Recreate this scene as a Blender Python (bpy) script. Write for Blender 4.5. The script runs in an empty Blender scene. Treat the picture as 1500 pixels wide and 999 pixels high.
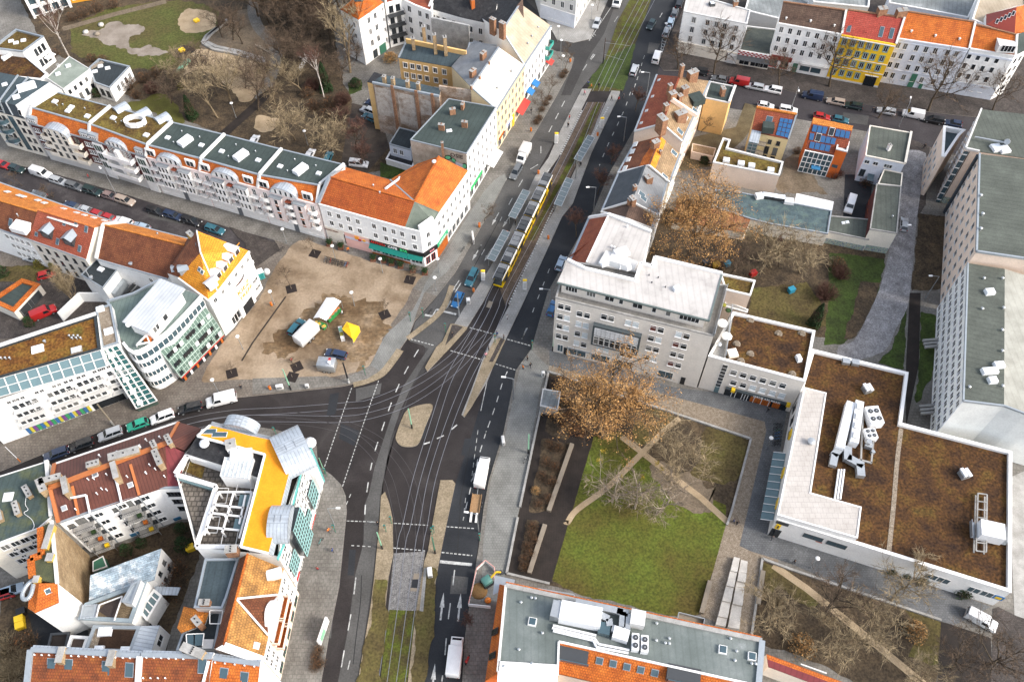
import bpy,bmesh,math,random
from mathutils import Vector,Matrix
random.seed(7)
SC=bpy.context.scene
COL=SC.collection
PI=math.pi
FPX,NAD,CX,CY,HC=1280.0,880.0,752.0,499.5,150.0
PIT=math.atan2(FPX,NAD)
CP,SP=math.cos(PIT),math.sin(PIT)
ZO={}
for _i,_l in enumerate('abcdefghijklmnoq'):
 ZO[_l]=((0,370,740,1100)[_i%4],(0,240,480,729)[_i//4],3.7)
ZO.update(A=(540,440,4.995),B=(340,540,3.74),C=(540,620,4.995),D=(680,0,4.29),E=(0,600,4.995),F=(220,590,4.29),J=(0,760,4.18),K=(220,760,4.18),L=(120,330,4.29),M=(820,80,4.29),N=(1120,500,2.4975),R=(800,360,3.75),S=(540,850,6.706),T=(700,230,4.54),U=(850,0,6.66),z=(0,0,1.0),V=(0,0,4.995),X=(0,140,4.995),Y=(200,180,4.29),Q=(480,0,4.995),P=(1260,80,4.995),H=(1020,140,4.29),I=(700,840,3.41))
def px(s):
 out,l=[],'z'
 for tok in s.split():
  if tok[0].isalpha():l,tok=tok[0],tok[1:]
  x,y=tok.split(',')
  o=ZO[l]
  out.append((o[0]+float(x)/o[2],o[1]+float(y)/o[2]))
 return out
def G(x,y,h=0.0):
 u,v=(x-CX)/FPX,(y-CY)/FPX
 d=(u,CP-v*SP,-SP-v*CP)
 t=(h-HC)/d[2]
 return Vector((d[0]*t,d[1]*t,h))
def W(s,h=0.0):return[G(x,y,h)for x,y in px(s)]
def W1(s,h=0.0):return W(s,h)[0]
def on_plane(s,a,b,c):
 n=(b-a).cross(c-a)
 x,y=px(s)[0]
 u,v=(x-CX)/FPX,(y-CY)/FPX
 d=Vector((u,CP-v*SP,-SP-v*CP));o=Vector((0,0,HC))
 return o+d*(n.dot(a-o)/n.dot(d))
MATS={}
def lin(h):
 return tuple(((c/255)/12.92 if c/255<=.04045 else((c/255+.055)/1.055)**2.4)for c in(int(h[0:2],16),int(h[2:4],16),int(h[4:6],16)))
def mat(name,stops,scale=.6,rough=.85,fine=.25,pat=None,bump=0.0,detail=6,fscale=6.0,metal=0.0,spec=.3,coord='pos',dist=0.0,coat=0):
 """stops: one colour or [(pos, colour)...] spread by a large noise; fine: strength of fine grain; pat: brick / seam / grid on the metre UVs"""
 if name in MATS:return MATS[name]
 m=bpy.data.materials.new(name);m.use_nodes=True
 nt=m.node_tree;N=nt.nodes;Lk=nt.links.new
 b=N['Principled BSDF']
 b.inputs['Roughness'].default_value=rough
 b.inputs['Metallic'].default_value=metal
 b.inputs['Specular IOR Level'].default_value=spec
 if coat:b.inputs['Coat Weight'].default_value=coat
 if coord=='pos':
  src=N.new('ShaderNodeNewGeometry').outputs['Position']
 else:
  src=N.new('ShaderNodeTexCoord').outputs['Object']
 if not isinstance(stops,list):stops=[(.3,tuple(c*.85 for c in stops)),(.7,tuple(min(c*1.12,.95)for c in stops))]
 def tone(c):
  l=.3*c[0]+.6*c[1]+.1*c[2];g=.72+.28*min(1,max(0,(l-.22)/.3))
  return tuple(x*g for x in c)
 stops=[(p,tone(c))for p,c in stops]
 nz=N.new('ShaderNodeTexNoise');nz.inputs['Scale'].default_value=scale;nz.inputs['Detail'].default_value=detail
 nz.inputs['Roughness'].default_value=.62;nz.inputs['Distortion'].default_value=dist
 Lk(src,nz.inputs['Vector'])
 cr=N.new('ShaderNodeValToRGB');e=cr.color_ramp.elements
 while len(e)<len(stops):e.new(.5)
 for k,(p,c)in enumerate(stops):e[k].position=p;e[k].color=(*c,1)
 Lk(nz.outputs['Fac'],cr.inputs['Fac'])
 col=cr.outputs['Color']
 def mul(col,fac_out,lo,hi):
  mr=N.new('ShaderNodeMapRange');mr.inputs['From Min'].default_value=.3;mr.inputs['From Max'].default_value=.7
  mr.inputs['To Min'].default_value=lo;mr.inputs['To Max'].default_value=hi
  Lk(fac_out,mr.inputs['Value'])
  mx=N.new('ShaderNodeMix');mx.data_type='RGBA';mx.blend_type='MULTIPLY';mx.inputs['Factor'].default_value=1
  Lk(col,mx.inputs['A']);Lk(mr.outputs['Result'],mx.inputs['B'])
  return mx.outputs['Result']
 fo=None
 if fine:
  n2=N.new('ShaderNodeTexNoise');n2.inputs['Scale'].default_value=fscale;n2.inputs['Detail'].default_value=4
  Lk(src,n2.inputs['Vector']);fo=n2.outputs['Fac']
  col=mul(col,fo,1-fine,1+fine)
 hsrc=fo
 if pat:
  uv=N.new('ShaderNodeUVMap');kind=pat[0]
  if kind=='brick':
   _,w,h,mcol,var=pat[:5]
   bt=N.new('ShaderNodeTexBrick');bt.inputs['Scale'].default_value=1
   bt.inputs['Brick Width'].default_value=w;bt.inputs['Row Height'].default_value=h
   bt.inputs['Mortar Size'].default_value=pat[5]if len(pat)>5 else .02
   bt.inputs['Color1'].default_value=(1-var,)*3+(1,);bt.inputs['Color2'].default_value=(1+var,)*3+(1,)
   bt.inputs['Mortar'].default_value=(mcol,)*3+(1,)
   Lk(uv.outputs['UV'],bt.inputs['Vector'])
   mx=N.new('ShaderNodeMix');mx.data_type='RGBA';mx.blend_type='MULTIPLY';mx.inputs['Factor'].default_value=1
   Lk(col,mx.inputs['A']);Lk(bt.outputs['Color'],mx.inputs['B']);col=mx.outputs['Result'];hsrc=bt.outputs['Color']
  elif kind in('seam','course'):
   _,per,amt=pat[:3]
   sep=N.new('ShaderNodeSeparateXYZ');Lk(uv.outputs['UV'],sep.inputs[0])
   ma=N.new('ShaderNodeMath');ma.operation='PINGPONG';ma.inputs[1].default_value=per/2
   Lk(sep.outputs['X' if kind=='seam' else 'Y'],ma.inputs[0])
   mr=N.new('ShaderNodeMapRange');mr.inputs['From Min'].default_value=0;mr.inputs['From Max'].default_value=per*.18
   mr.inputs['To Min'].default_value=1-amt;mr.inputs['To Max'].default_value=1
   Lk(ma.outputs[0],mr.inputs['Value'])
   mx=N.new('ShaderNodeMix');mx.data_type='RGBA';mx.blend_type='MULTIPLY';mx.inputs['Factor'].default_value=1
   Lk(col,mx.inputs['A']);Lk(mr.outputs['Result'],mx.inputs['B']);col=mx.outputs['Result'];hsrc=mr.outputs['Result']
 Lk(col,b.inputs['Base Color'])
 if bump and hsrc is not None:
  bp=N.new('ShaderNodeBump');bp.inputs['Strength'].default_value=bump;bp.inputs['Distance'].default_value=.08
  Lk(hsrc,bp.inputs['Height']);Lk(bp.outputs['Normal'],b.inputs['Normal'])
 MATS[name]=m
 return m
def flat(name,c,rough=.5,metal=0.0,spec=.5,fine=.06,coat=0):
 return mat(name,[(.3,tuple(x*.93 for x in c)),(.7,tuple(min(x*1.05,.95)for x in c))],scale=1.3,rough=rough,fine=fine,fscale=9,metal=metal,spec=spec,coord='obj',coat=coat)
def emis(name,c,s):
 m=flat(name,c);b=m.node_tree.nodes['Principled BSDF']
 b.inputs['Emission Color'].default_value=(*c,1);b.inputs['Emission Strength'].default_value=s
 return m
WLOC={}
def wl(o):return WLOC.get(o.name,Vector((0,0,0)))
class MB:
 def __init__(s):s.v=[];s.f=[];s.m=[];s.sm=[]
 def add(s,pts,faces,mi=0,smooth=False):
  o=len(s.v);s.v+=[Vector(p)for p in pts]
  for f in faces:s.f.append([o+i for i in f]);s.m.append(mi);s.sm.append(smooth)
  return s
 def poly(s,pts,mi=0):return s.add(pts,[list(range(len(pts)))],mi)
 def box(s,c,size,rz=0.0,mi=0,taper=1.0):
  cx,cy,cz=c;sx,sy,sz=size[0]/2,size[1]/2,size[2]/2
  ca,sa=math.cos(rz),math.sin(rz);P=[]
  for z in(-1,1):
   k=taper if z>0 else 1
   for x,y in((-1,-1),(1,-1),(1,1),(-1,1)):
    X,Y=x*sx*k,y*sy*k
    P.append((cx+X*ca-Y*sa,cy+X*sa+Y*ca,cz+z*sz))
  return s.add(P,[(3,2,1,0),(4,5,6,7),(0,1,5,4),(1,2,6,5),(2,3,7,6),(3,0,4,7)],mi)
 def prism(s,poly,z0,z1,mi=0,cap=True,side_mi=None,bottom=False):
  n=len(poly);poly=ccw(poly)
  P=[(p[0],p[1],z0)for p in poly]+[(p[0],p[1],z1)for p in poly]
  s.add(P,[(i,(i+1)%n,n+(i+1)%n,n+i)for i in range(n)],mi if side_mi is None else side_mi)
  if cap:s.add(P[n:],[list(range(n))],mi)
  if bottom:s.add(P[:n],[list(range(n))[::-1]],mi)
  return s
 def slab3(s,pts,t,mi=0):
  """a flat polygon in space with thickness t hanging below it along its normal"""
  pts=[Vector(p)for p in pts];n=nrm(pts)
  if n.z<0:pts=pts[::-1];n=-n
  k=len(pts);low=[p-n*t for p in pts]
  s.add(pts+low,[list(range(k)),[k+i for i in range(k)][::-1]]+[(i,k+i,k+(i+1)%k,(i+1)%k)for i in range(k)],mi)
  return s
 def tube(s,a,b,r0,r1=None,n=6,mi=0,caps=True,smooth=True):
  a,b=Vector(a),Vector(b);r1=r0 if r1 is None else r1
  d=(b-a)
  if d.length<1e-6:return s
  d.normalize();u=d.orthogonal().normalized();w=d.cross(u)
  P=[]
  for c,r in((a,r0),(b,r1)):
   for i in range(n):
    t=2*PI*i/n;P.append(c+(u*math.cos(t)+w*math.sin(t))*r)
  s.add(P,[(i,(i+1)%n,n+(i+1)%n,n+i)for i in range(n)],mi,smooth)
  if caps:s.add(P[:n],[list(range(n))[::-1]],mi);s.add(P[n:],[list(range(n))],mi)
  return s
 def bar(s,a,b,w,h,mi=0):
  """rectangular bar from a to b, w wide (level), h high, b and a at its centre"""
  a,b=Vector(a),Vector(b);d=(b-a).normalized()
  u=Vector((d.y,-d.x,0));u=u.normalized()if u.length>1e-4 else Vector((1,0,0));v=u.cross(d)
  P=[c+u*(i*w/2)+v*(j*h/2)for c in(a,b)for i,j in((-1,-1),(1,-1),(1,1),(-1,1))]
  return s.add(P,[(3,2,1,0),(4,5,6,7),(0,1,5,4),(1,2,6,5),(2,3,7,6),(3,0,4,7)],mi)
 def sphere(s,c,r,n=8,mi=0,sz=1.0):
  P=[];F=[];rings=max(3,n//2)
  for j in range(rings+1):
   t=PI*j/rings
   for i in range(n):
    a=2*PI*i/n
    P.append((c[0]+r*math.sin(t)*math.cos(a),c[1]+r*math.sin(t)*math.sin(a),c[2]+r*sz*math.cos(t)))
  for j in range(rings):
   for i in range(n):
    F.append((j*n+i,(j+1)*n+i,(j+1)*n+(i+1)%n,j*n+(i+1)%n))
  return s.add(P,F,mi,True)
 def build(s,name,mats,parent=None,bevel=0.0,bseg=1):
  if not isinstance(mats,(list,tuple)):mats=[mats]
  off=wl(parent)if parent else Vector((0,0,0))
  me=bpy.data.meshes.new(name)
  me.from_pydata([tuple(p-off)for p in s.v],[],s.f)
  for i,p in enumerate(me.polygons):p.material_index=s.m[i];p.use_smooth=s.sm[i]
  for m in mats:me.materials.append(m)
  if bevel:
   bm=bmesh.new();bm.from_mesh(me)
   bmesh.ops.remove_doubles(bm,verts=bm.verts,dist=.0005)
   bmesh.ops.recalc_face_normals(bm,faces=bm.faces)
   bmesh.ops.bevel(bm,geom=list(bm.edges),offset=bevel,segments=bseg,profile=.6,affect='EDGES',clamp_overlap=True)
   for f in bm.faces:f.smooth=True
   bm.to_mesh(me);bm.free()
  uvs(me)
  o=bpy.data.objects.new(name,me);COL.objects.link(o)
  if parent:o.parent=parent;WLOC[o.name]=off.copy()
  return o
def nrm(pts):
 n=Vector((0,0,0))
 for i,p in enumerate(pts):
  q=pts[(i+1)%len(pts)]
  n+=Vector(((p.y-q.y)*(p.z+q.z),(p.z-q.z)*(p.x+q.x),(p.x-q.x)*(p.y+q.y)))
 return n.normalized()
def uvs(me):
 L=me.uv_layers.new(name='UVMap');z=Vector((0,0,1));dat=L.data;vs=me.vertices
 for p in me.polygons:
  n=p.normal
  if abs(n.z)>.985:
   e=me.edges[me.loops[p.loop_start].edge_index].vertices if len(p.vertices)==4 else None
   u=Vector((1,0,0));v=Vector((0,1,0))
   if e:
    d=vs[e[1]].co-vs[e[0]].co
    if d.length>.01:u=d.normalized();v=z.cross(u)
  else:
   u=z.cross(n).normalized();v=n.cross(u)
  for li in p.loop_indices:
   c=vs[me.loops[li].vertex_index].co
   dat[li].uv=(c.dot(u),c.dot(v))
def area2(p):return sum(p[i][0]*p[(i+1)%len(p)][1]-p[(i+1)%len(p)][0]*p[i][1]for i in range(len(p)))
def ccw(p):return list(p)if area2(p)>0 else list(p)[::-1]
def inset(poly,d):
 poly=ccw(poly);n=len(poly);out=[]
 for i in range(n):
  a,b,c=Vector(poly[i-1][:2]),Vector(poly[i][:2]),Vector(poly[(i+1)%n][:2])
  e1,e2=(b-a).normalized(),(c-b).normalized()
  n1,n2=Vector((-e1.y,e1.x)),Vector((-e2.y,e2.x))
  m=n1+n2
  k=max(m.dot(n1),.35*m.length)if m.length>1e-4 else 1
  m=m/k if m.length>1e-4 else n1
  q=b+m*d
  out.append(Vector((q.x,q.y,0)))
 return out
def smooth(pts,k=6,closed=False):
 n=len(pts);out=[]
 for i in range(n if closed else n-1):
  g=(lambda j:pts[j%n])if closed else(lambda j:pts[min(max(j,0),n-1)])
  p0,p1,p2,p3=g(i-1),g(i),g(i+1),g(i+2)
  for j in range(k):
   t=j/k
   out.append(.5*((2*p1)+(p2-p0)*t+(2*p0-5*p1+4*p2-p3)*t*t+(3*p1-p0-3*p2+p3)*t**3))
 if not closed:out.append(pts[-1].copy())
 return out
def offset_line(pts,d):
 out=[]
 for i in range(len(pts)):
  a,b=pts[max(i-1,0)],pts[min(i+1,len(pts)-1)]
  t=(b-a);t.z=0;t.normalize()
  out.append(pts[i]+Vector((-t.y,t.x,0))*d)
 return out
def tag(o,label=None,cat=None,group=None,kind=None):
 if label:o['label']=label
 if cat:o['category']=cat
 if group:o['group']=group
 if kind:o['kind']=kind
 return o
def thing(name,label,cat,loc=(0,0,0),rz=0.0,group=None):
 o=bpy.data.objects.new(name,None);COL.objects.link(o)
 o.empty_display_size=.3
 o.location=loc;o.rotation_euler=(0,0,rz)
 WLOC[o.name]=Vector(loc)if rz==0 else Vector((0,0,0))
 return tag(o,label,cat,group)
def struct(o):o['kind']='structure';return o
def kids(o):return[c for c in o.children]
def copy_tree(o,parent=None):
 c=o.copy();COL.objects.link(c);c.parent=parent
 for ch in list(o.children):copy_tree(ch,c)
 return c
def recolor(o,slot,m):
 o.material_slots[slot].link='OBJECT';o.material_slots[slot].material=m
def put(proto,used,loc,rz=0.0,sc=1.0,label=None,group=None):
 """first call moves the prototype itself, later calls copy it with its parts"""
 o=proto if proto.name not in used else copy_tree(proto)
 used.add(proto.name)
 o.location=loc;o.rotation_euler=(0,0,rz)
 o.scale=(sc,sc,sc)if not isinstance(sc,tuple)else sc
 if label:o['label']=label
 if group:o['group']=group
 return o
USED=set()
def child(o,name):
 return[c for c in o.children if c.name.split('.')[0]==name]
GLASS=flat('window_glass',(.018,.024,.03),rough=.12,spec=.6,fine=.2)
GLASS2=flat('window_glass_grey',(.05,.06,.068),rough=.12,spec=.6,fine=.3);CURT=flat('curtained_glass',(.20,.20,.19),rough=.25,spec=.5,fine=.4)
GLASSB=flat('blue_glass',(.07,.12,.145),rough=.12,spec=.6)
GLASST=flat('teal_glass',(.15,.24,.26),rough=.15,spec=.6)
GLASSG=flat('green_glass',(.16,.24,.20),rough=.2,spec=.6)
WHITE=flat('white_paint',(.78,.77,.75),rough=.6)
WHITEM=flat('white_metal',(.74,.75,.76),rough=.35)
OFFW=flat('grey_white_render',(.60,.59,.57),rough=.8)
BLACK=flat('black_plastic',(.02,.02,.022),rough=.5)
DARK=flat('dark_metal',(.06,.065,.07),rough=.45)
ZINC=flat('zinc_sheet',(.36,.40,.43),rough=.4,metal=.3)
ZINCL=mat('zinc_seamed',(.42,.46,.50),rough=.4,pat=('seam',.6,.35),metal=.2,fine=.08)
STEEL=flat('galvanised_steel',(.45,.47,.48),rough=.35,metal=.6)
GREENM=flat('green_painted_steel',(.06,.22,.14),rough=.5)
GREENL=flat('pale_green_steel',(.25,.50,.33),rough=.5)
ORANGE=flat('orange_plastic',(.80,.22,.02),rough=.45)
YELLOW=flat('yellow_paint',(.85,.55,.02),rough=.4)
RED=flat('red_paint',(.55,.03,.025),rough=.35)
BLUE=flat('blue_paint',(.03,.22,.55),rough=.35)
PTEAL=flat('pale_teal_paint',(.34,.58,.56),rough=.4)
TEAL=flat('teal_paint',(.14,.46,.44),rough=.4)
RUBBER=flat('rubber',(.02,.02,.02),rough=.9)
def wallm(name,c,fine=.07,**k):
 return mat(name,[(.25,tuple(x*.86 for x in c)),(.5,c),(.75,tuple(min(x*1.05,.9)for x in c))],scale=.35,rough=.9,fine=fine,fscale=3.5,**k)
WALLW=wallm('white_render',(.84,.83,.80))
WALLC=wallm('cream_render',(.76,.70,.60))
WALLG=wallm('greige_render',(.66,.61,.545))
WALLB=wallm('pale_blue_render',(.62,.65,.71))
WALLY=wallm('yellow_render',(.85,.52,.03))
WALLO=wallm('ochre_render',(.72,.46,.19))
WALLP=wallm('pink_render',(.80,.69,.65))
WALLPE=wallm('peach_render',(.74,.60,.49))
WALLSL=wallm('slab_render',(.74,.75,.72))
WALLMR=wallm('maroon_render',(.13,.04,.035))
WALLOR=wallm('orange_render',(.72,.16,.03))
FIREW=mat('bare_brick',[(.3,(.20,.13,.09)),(.45,(.36,.25,.17)),(.6,(.50,.42,.35)),(.75,(.34,.20,.13))],scale=.25,rough=.95,fine=.25,pat=('brick',.5,.22,.7,.2,.03),bump=.4)
FIREL=mat('tan_brick',[(.3,(.30,.20,.11)),(.55,(.42,.30,.17)),(.75,(.50,.38,.24))],scale=.4,rough=.95,fine=.25,pat=('brick',.45,.2,.75,.18,.02),bump=.4)
CHIM=mat('chimney_brick',[(.3,(.30,.14,.08)),(.7,(.46,.26,.15))],scale=2,rough=.95,fine=.25,pat=('brick',.25,.12,.6,.2,.02))
def tiles(name,a,b,c,moss=0.35):
 return mat(name,[(.28,a),(.5,b),(.72,c)],scale=.55,rough=.75,fine=.2,fscale=4,pat=('brick',.4,.45,.6,.13,.05),bump=.7,spec=.35)
TILEO=tiles('orange_tiles',(.48,.105,.016),(.62,.155,.020),(.70,.20,.03))
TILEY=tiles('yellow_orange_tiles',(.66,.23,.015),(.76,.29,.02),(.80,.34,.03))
TILEB=tiles('brown_and_shaded_tiles',(.14,.045,.022),(.23,.075,.032),(.30,.11,.045))  # brown roofs, and orange tiles darkened for slopes away from the sun
TILER=tiles('red_tiles',(.26,.055,.026),(.36,.085,.038),(.42,.12,.05))
TILERED=tiles('bright_red_tiles',(.40,.05,.035),(.48,.075,.05),(.52,.10,.07))
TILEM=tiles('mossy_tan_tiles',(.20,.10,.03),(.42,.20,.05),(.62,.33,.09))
TILET=tiles('tan_tiles',(.24,.15,.08),(.36,.24,.13),(.46,.32,.18))
TILEDB=tiles('dark_brown_tiles',(.09,.055,.04),(.15,.09,.065),(.2,.13,.09))
TILEBM=tiles('mossy_red_tiles',(.16,.05,.02),(.30,.08,.025),(.42,.14,.03))
METBR=mat('brown_seamed_metal',[(.3,(.12,.042,.030)),(.7,(.17,.062,.043))],scale=.4,rough=.5,fine=.12,pat=('seam',.55,.45))
METMR=mat('maroon_metal',(.22,.04,.045),rough=.5,fine=.1,pat=('seam',.9,.25))
SLATE=mat('blue_slate',[(.3,(.045,.06,.075)),(.7,(.075,.092,.11))],scale=.5,rough=.6,fine=.15,pat=('course',.4,.3))
SLATEG=mat('grey_slate',[(.3,(.22,.23,.24)),(.7,(.30,.31,.32))],scale=.5,rough=.7,fine=.15,pat=('course',.4,.25))
def felt(name,c,c2=None,**k):
 c2=c2 or tuple(x*1.35 for x in c)
 return mat(name,[(.25,tuple(x*.75 for x in c)),(.5,c),(.75,c2)],scale=.22,rough=.85,fine=.14,fscale=3,pat=('seam',1.1,.18),**k)
FELTG=felt('green_grey_felt',(.058,.078,.072))
FELTD=felt('dark_felt',(.038,.048,.054))
FELTB=felt('blue_grey_felt',(.065,.092,.105))
FELTL=felt('pale_grey_felt',(.26,.28,.28),(.40,.42,.42))
FELTS=felt('slab_felt',(.115,.128,.108))
FELTBK=mat('black_tar_felt',[(.3,(.02,.02,.022)),(.6,(.045,.045,.048)),(.8,(.12,.12,.12))],scale=1.2,rough=.8,fine=.3)
TANF=mat('tan_felt',[(.3,(.38,.31,.22)),(.7,(.50,.42,.32))],scale=.3,rough=.9,fine=.12,pat=('seam',.9,.14))
CREAMF=mat('cream_felt',[(.3,(.60,.52,.43)),(.7,(.72,.64,.55))],scale=.3,rough=.9,fine=.08,pat=('seam',1.0,.1))
WHITEF=mat('white_roof_sheet',[(.25,(.37,.345,.325)),(.45,(.47,.445,.42)),(.75,(.52,.495,.47))],scale=.3,rough=.7,fine=.06,pat=('seam',1.2,.12))
SLABP=mat('white_roof_slabs',[(.3,(.42,.385,.35)),(.7,(.50,.465,.43))],scale=.4,rough=.8,fine=.06,pat=('brick',1.0,1.0,.72,.03,.03))
MOSS=mat('moss_sedum',[(.25,(.022,.012,.009)),(.40,(.056,.027,.012)),(.52,(.098,.045,.014)),(.62,(.125,.068,.016)),(.72,(.075,.056,.014)),(.85,(.15,.11,.03))],scale=.28,detail=12,rough=.95,fine=.6,fscale=2.2,bump=.9)
MOSSO=mat('orange_sedum',[(.3,(.08,.03,.010)),(.45,(.17,.068,.014)),(.58,(.22,.11,.02)),(.7,(.15,.11,.02)),(.85,(.075,.06,.018))],scale=.3,detail=12,rough=.95,fine=.5,fscale=2.4,bump=.9)
MOSSG=mat('green_sedum',[(.3,(.07,.040,.014)),(.45,(.125,.078,.02)),(.6,(.16,.115,.026)),(.75,(.19,.15,.03)),(.85,(.13,.11,.03))],scale=.3,detail=12,rough=.95,fine=.45,fscale=2.4,bump=.9)
GRAVEL=mat('gravel',[(.3,(.22,.17,.12)),(.7,(.36,.30,.23))],scale=2,rough=.95,fine=.5,fscale=7)
ASPH=mat('asphalt_brown',[(.3,(.020,.016,.015)),(.5,(.032,.026,.025)),(.64,(.046,.039,.037)),(.82,(.08,.071,.067))],scale=.16,dist=.6,detail=10,rough=.85,fine=.22,fscale=4,spec=.35)
ASPHG=mat('asphalt_grey',[(.3,(.075,.072,.068)),(.55,(.11,.107,.102)),(.75,(.14,.136,.13))],scale=.15,detail=8,rough=.9,fine=.18,fscale=3)
ASPHM=mat('asphalt_mid',[(.3,(.045,.042,.041)),(.6,(.065,.062,.06)),(.8,(.09,.086,.083))],scale=.15,detail=8,rough=.9,fine=.2,fscale=3)
ASPHB=mat('asphalt_dark_and_shaded',[(.3,(.020,.022,.026)),(.55,(.032,.035,.04)),(.7,(.05,.053,.058)),(.82,(.075,.077,.082))],scale=.12,detail=8,rough=.85,fine=.18,fscale=4,spec=.35)  # dark asphalt; its navy also holds the shade on the right carriageway
PAVE=mat('grey_paving',[(.3,(.17,.155,.135)),(.55,(.24,.225,.20)),(.75,(.30,.28,.25))],scale=.25,rough=.9,fine=.18,fscale=3,pat=('brick',.7,.7,.75,.08,.05))
PAVEL=mat('pale_paving',[(.3,(.28,.27,.25)),(.7,(.38,.37,.35))],scale=.3,rough=.9,fine=.15,pat=('brick',.6,.6,.8,.06,.04))
PAVET=mat('tan_paving',[(.3,(.24,.19,.12)),(.7,(.36,.29,.20))],scale=.4,rough=.9,fine=.3,fscale=4)
PAVEB=mat('blue_setts',[(.3,(.12,.125,.13)),(.55,(.18,.185,.19)),(.75,(.25,.255,.26))],scale=.25,rough=.8,fine=.25,pat=('brick',.5,.4,.75,.12,.04))
PAVED=mat('dark_setts',[(.3,(.06,.052,.046)),(.7,(.12,.10,.09))],scale=.4,rough=.9,fine=.3,pat=('brick',.4,.3,.6,.25,.03))
COBBLE=mat('cobbles',[(.3,(.24,.23,.23)),(.55,(.34,.33,.33)),(.75,(.44,.43,.43))],scale=.4,rough=.9,fine=.35,fscale=4,pat=('brick',.3,.25,.75,.15,.03))
KERB=flat('kerb_stone',(.34,.31,.27),rough=.9)
SAND=mat('plaza_sand',[(.25,(.13,.085,.05)),(.40,(.25,.18,.115)),(.52,(.36,.275,.19)),(.8,(.43,.345,.25))],scale=.09,detail=9,rough=.95,fine=.14,fscale=2.5,dist=.4)
SANDW=mat('wet_sand_tracks',[(.35,(.36,.27,.18)),(.47,(.27,.185,.105)),(.6,(.17,.105,.052))],scale=.14,detail=8,rough=.9,fine=.3,fscale=1.2,pat=('brick',1.4,.5,.8,.2,.14))
SANDP=mat('playground_sand',[(.3,(.34,.25,.15)),(.7,(.48,.37,.24))],scale=.3,rough=.95,fine=.2)
SOIL=mat('soil_leaves',[(.25,(.035,.026,.018)),(.45,(.075,.055,.035)),(.6,(.12,.085,.05)),(.8,(.17,.12,.07))],scale=.3,detail=10,rough=.95,fine=.45,fscale=3,bump=.5)
SOILL=mat('bare_earth',[(.3,(.15,.115,.075)),(.7,(.25,.195,.14))],scale=.3,detail=8,rough=.95,fine=.25,fscale=3)
GRASS=mat('winter_grass',[(.22,(.09,.062,.018)),(.38,(.11,.092,.02)),(.5,(.11,.118,.018)),(.62,(.115,.15,.02)),(.8,(.15,.225,.025))],scale=.075,detail=12,rough=.95,fine=.42,fscale=2.6,bump=.6)
GRASSB=mat('brown_grass',[(.25,(.06,.042,.022)),(.42,(.10,.075,.03)),(.56,(.13,.105,.035)),(.75,(.13,.14,.03))],scale=.14,detail=12,rough=.95,fine=.42,fscale=2.6,bump=.6)
GRASSG=mat('green_grass',[(.3,(.035,.05,.015)),(.5,(.055,.08,.018)),(.7,(.075,.12,.022))],scale=.3,detail=10,rough=.95,fine=.4,fscale=3,bump=.6)
GRASST=mat('track_grass',[(.25,(.055,.042,.022)),(.45,(.085,.072,.022)),(.6,(.10,.115,.016)),(.8,(.13,.19,.02))],scale=.4,detail=10,rough=.95,fine=.45,fscale=3,bump=.6)
BALLAST=mat('ballast',[(.3,(.10,.075,.055)),(.7,(.19,.14,.105))],scale=.8,rough=.95,fine=.5,fscale=5)
BALLG=mat('grey_ballast',[(.3,(.15,.145,.14)),(.7,(.28,.27,.26))],scale=1.5,rough=.95,fine=.5,fscale=6)
DECK=mat('dark_deck',[(.3,(.022,.017,.014)),(.7,(.045,.034,.028))],scale=.5,rough=.8,fine=.2,pat=('seam',.3,.3))
RAIL=flat('rail_steel',(.38,.37,.38),rough=.35,metal=.7)
RAILD=flat('rail_groove',(.10,.09,.09),rough=.5,metal=.3)
PAINT=mat('road_paint',[(.3,(.20,.20,.19)),(.5,(.44,.44,.42)),(.7,(.58,.58,.56))],scale=1.6,rough=.7,fine=.25,fscale=9)
BARK=mat('bark',[(.3,(.07,.052,.036)),(.7,(.14,.105,.07))],scale=2,rough=.95,fine=.3)
BARKT=mat('tan_bark',[(.3,(.20,.15,.09)),(.7,(.34,.26,.16))],scale=2,rough=.95,fine=.25)
BARKP=mat('pale_bark',[(.3,(.27,.22,.165)),(.7,(.46,.39,.31))],scale=2,rough=.9,fine=.25)
TWIG=mat('brown_twigs',[(.3,(.10,.068,.045)),(.7,(.20,.14,.095))],scale=.8,rough=.95,fine=.3)
TWIGT=mat('tan_twigs',[(.3,(.24,.18,.105)),(.7,(.42,.33,.20))],scale=.8,rough=.95,fine=.3)
TWIGR=mat('reddish_twigs',[(.3,(.11,.055,.04)),(.7,(.19,.10,.075))],scale=.8,rough=.95,fine=.3)
LEAFO=mat('orange_leaves',[(.3,(.26,.125,.04)),(.5,(.46,.245,.085)),(.72,(.64,.39,.16))],scale=.5,rough=.8,fine=.4,fscale=4)
LEAFR=mat('russet_leaves',[(.3,(.14,.06,.025)),(.7,(.28,.13,.05))],scale=.5,rough=.8,fine=.4,fscale=4)
LEAFG=mat('dark_green_leaves',[(.3,(.018,.045,.014)),(.7,(.045,.09,.028))],scale=.6,rough=.8,fine=.4,fscale=4)
LEAFY=mat('yellow_green_leaves',[(.3,(.14,.14,.02)),(.7,(.30,.27,.03))],scale=.6,rough=.8,fine=.4,fscale=4)
WOODB=flat('bench_wood',(.30,.25,.19),rough=.8)
CONC=mat('concrete',[(.3,(.28,.27,.25)),(.7,(.42,.41,.39))],scale=.5,rough=.9,fine=.15)
STONE=mat('pale_stone',[(.3,(.44,.41,.37)),(.7,(.58,.55,.50))],scale=.6,rough=.85,fine=.12)
SKIN=flat('skin',(.50,.32,.22),rough=.6)
HAIR=flat('hair',(.05,.03,.02),rough=.8)
WCACHE={}
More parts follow.
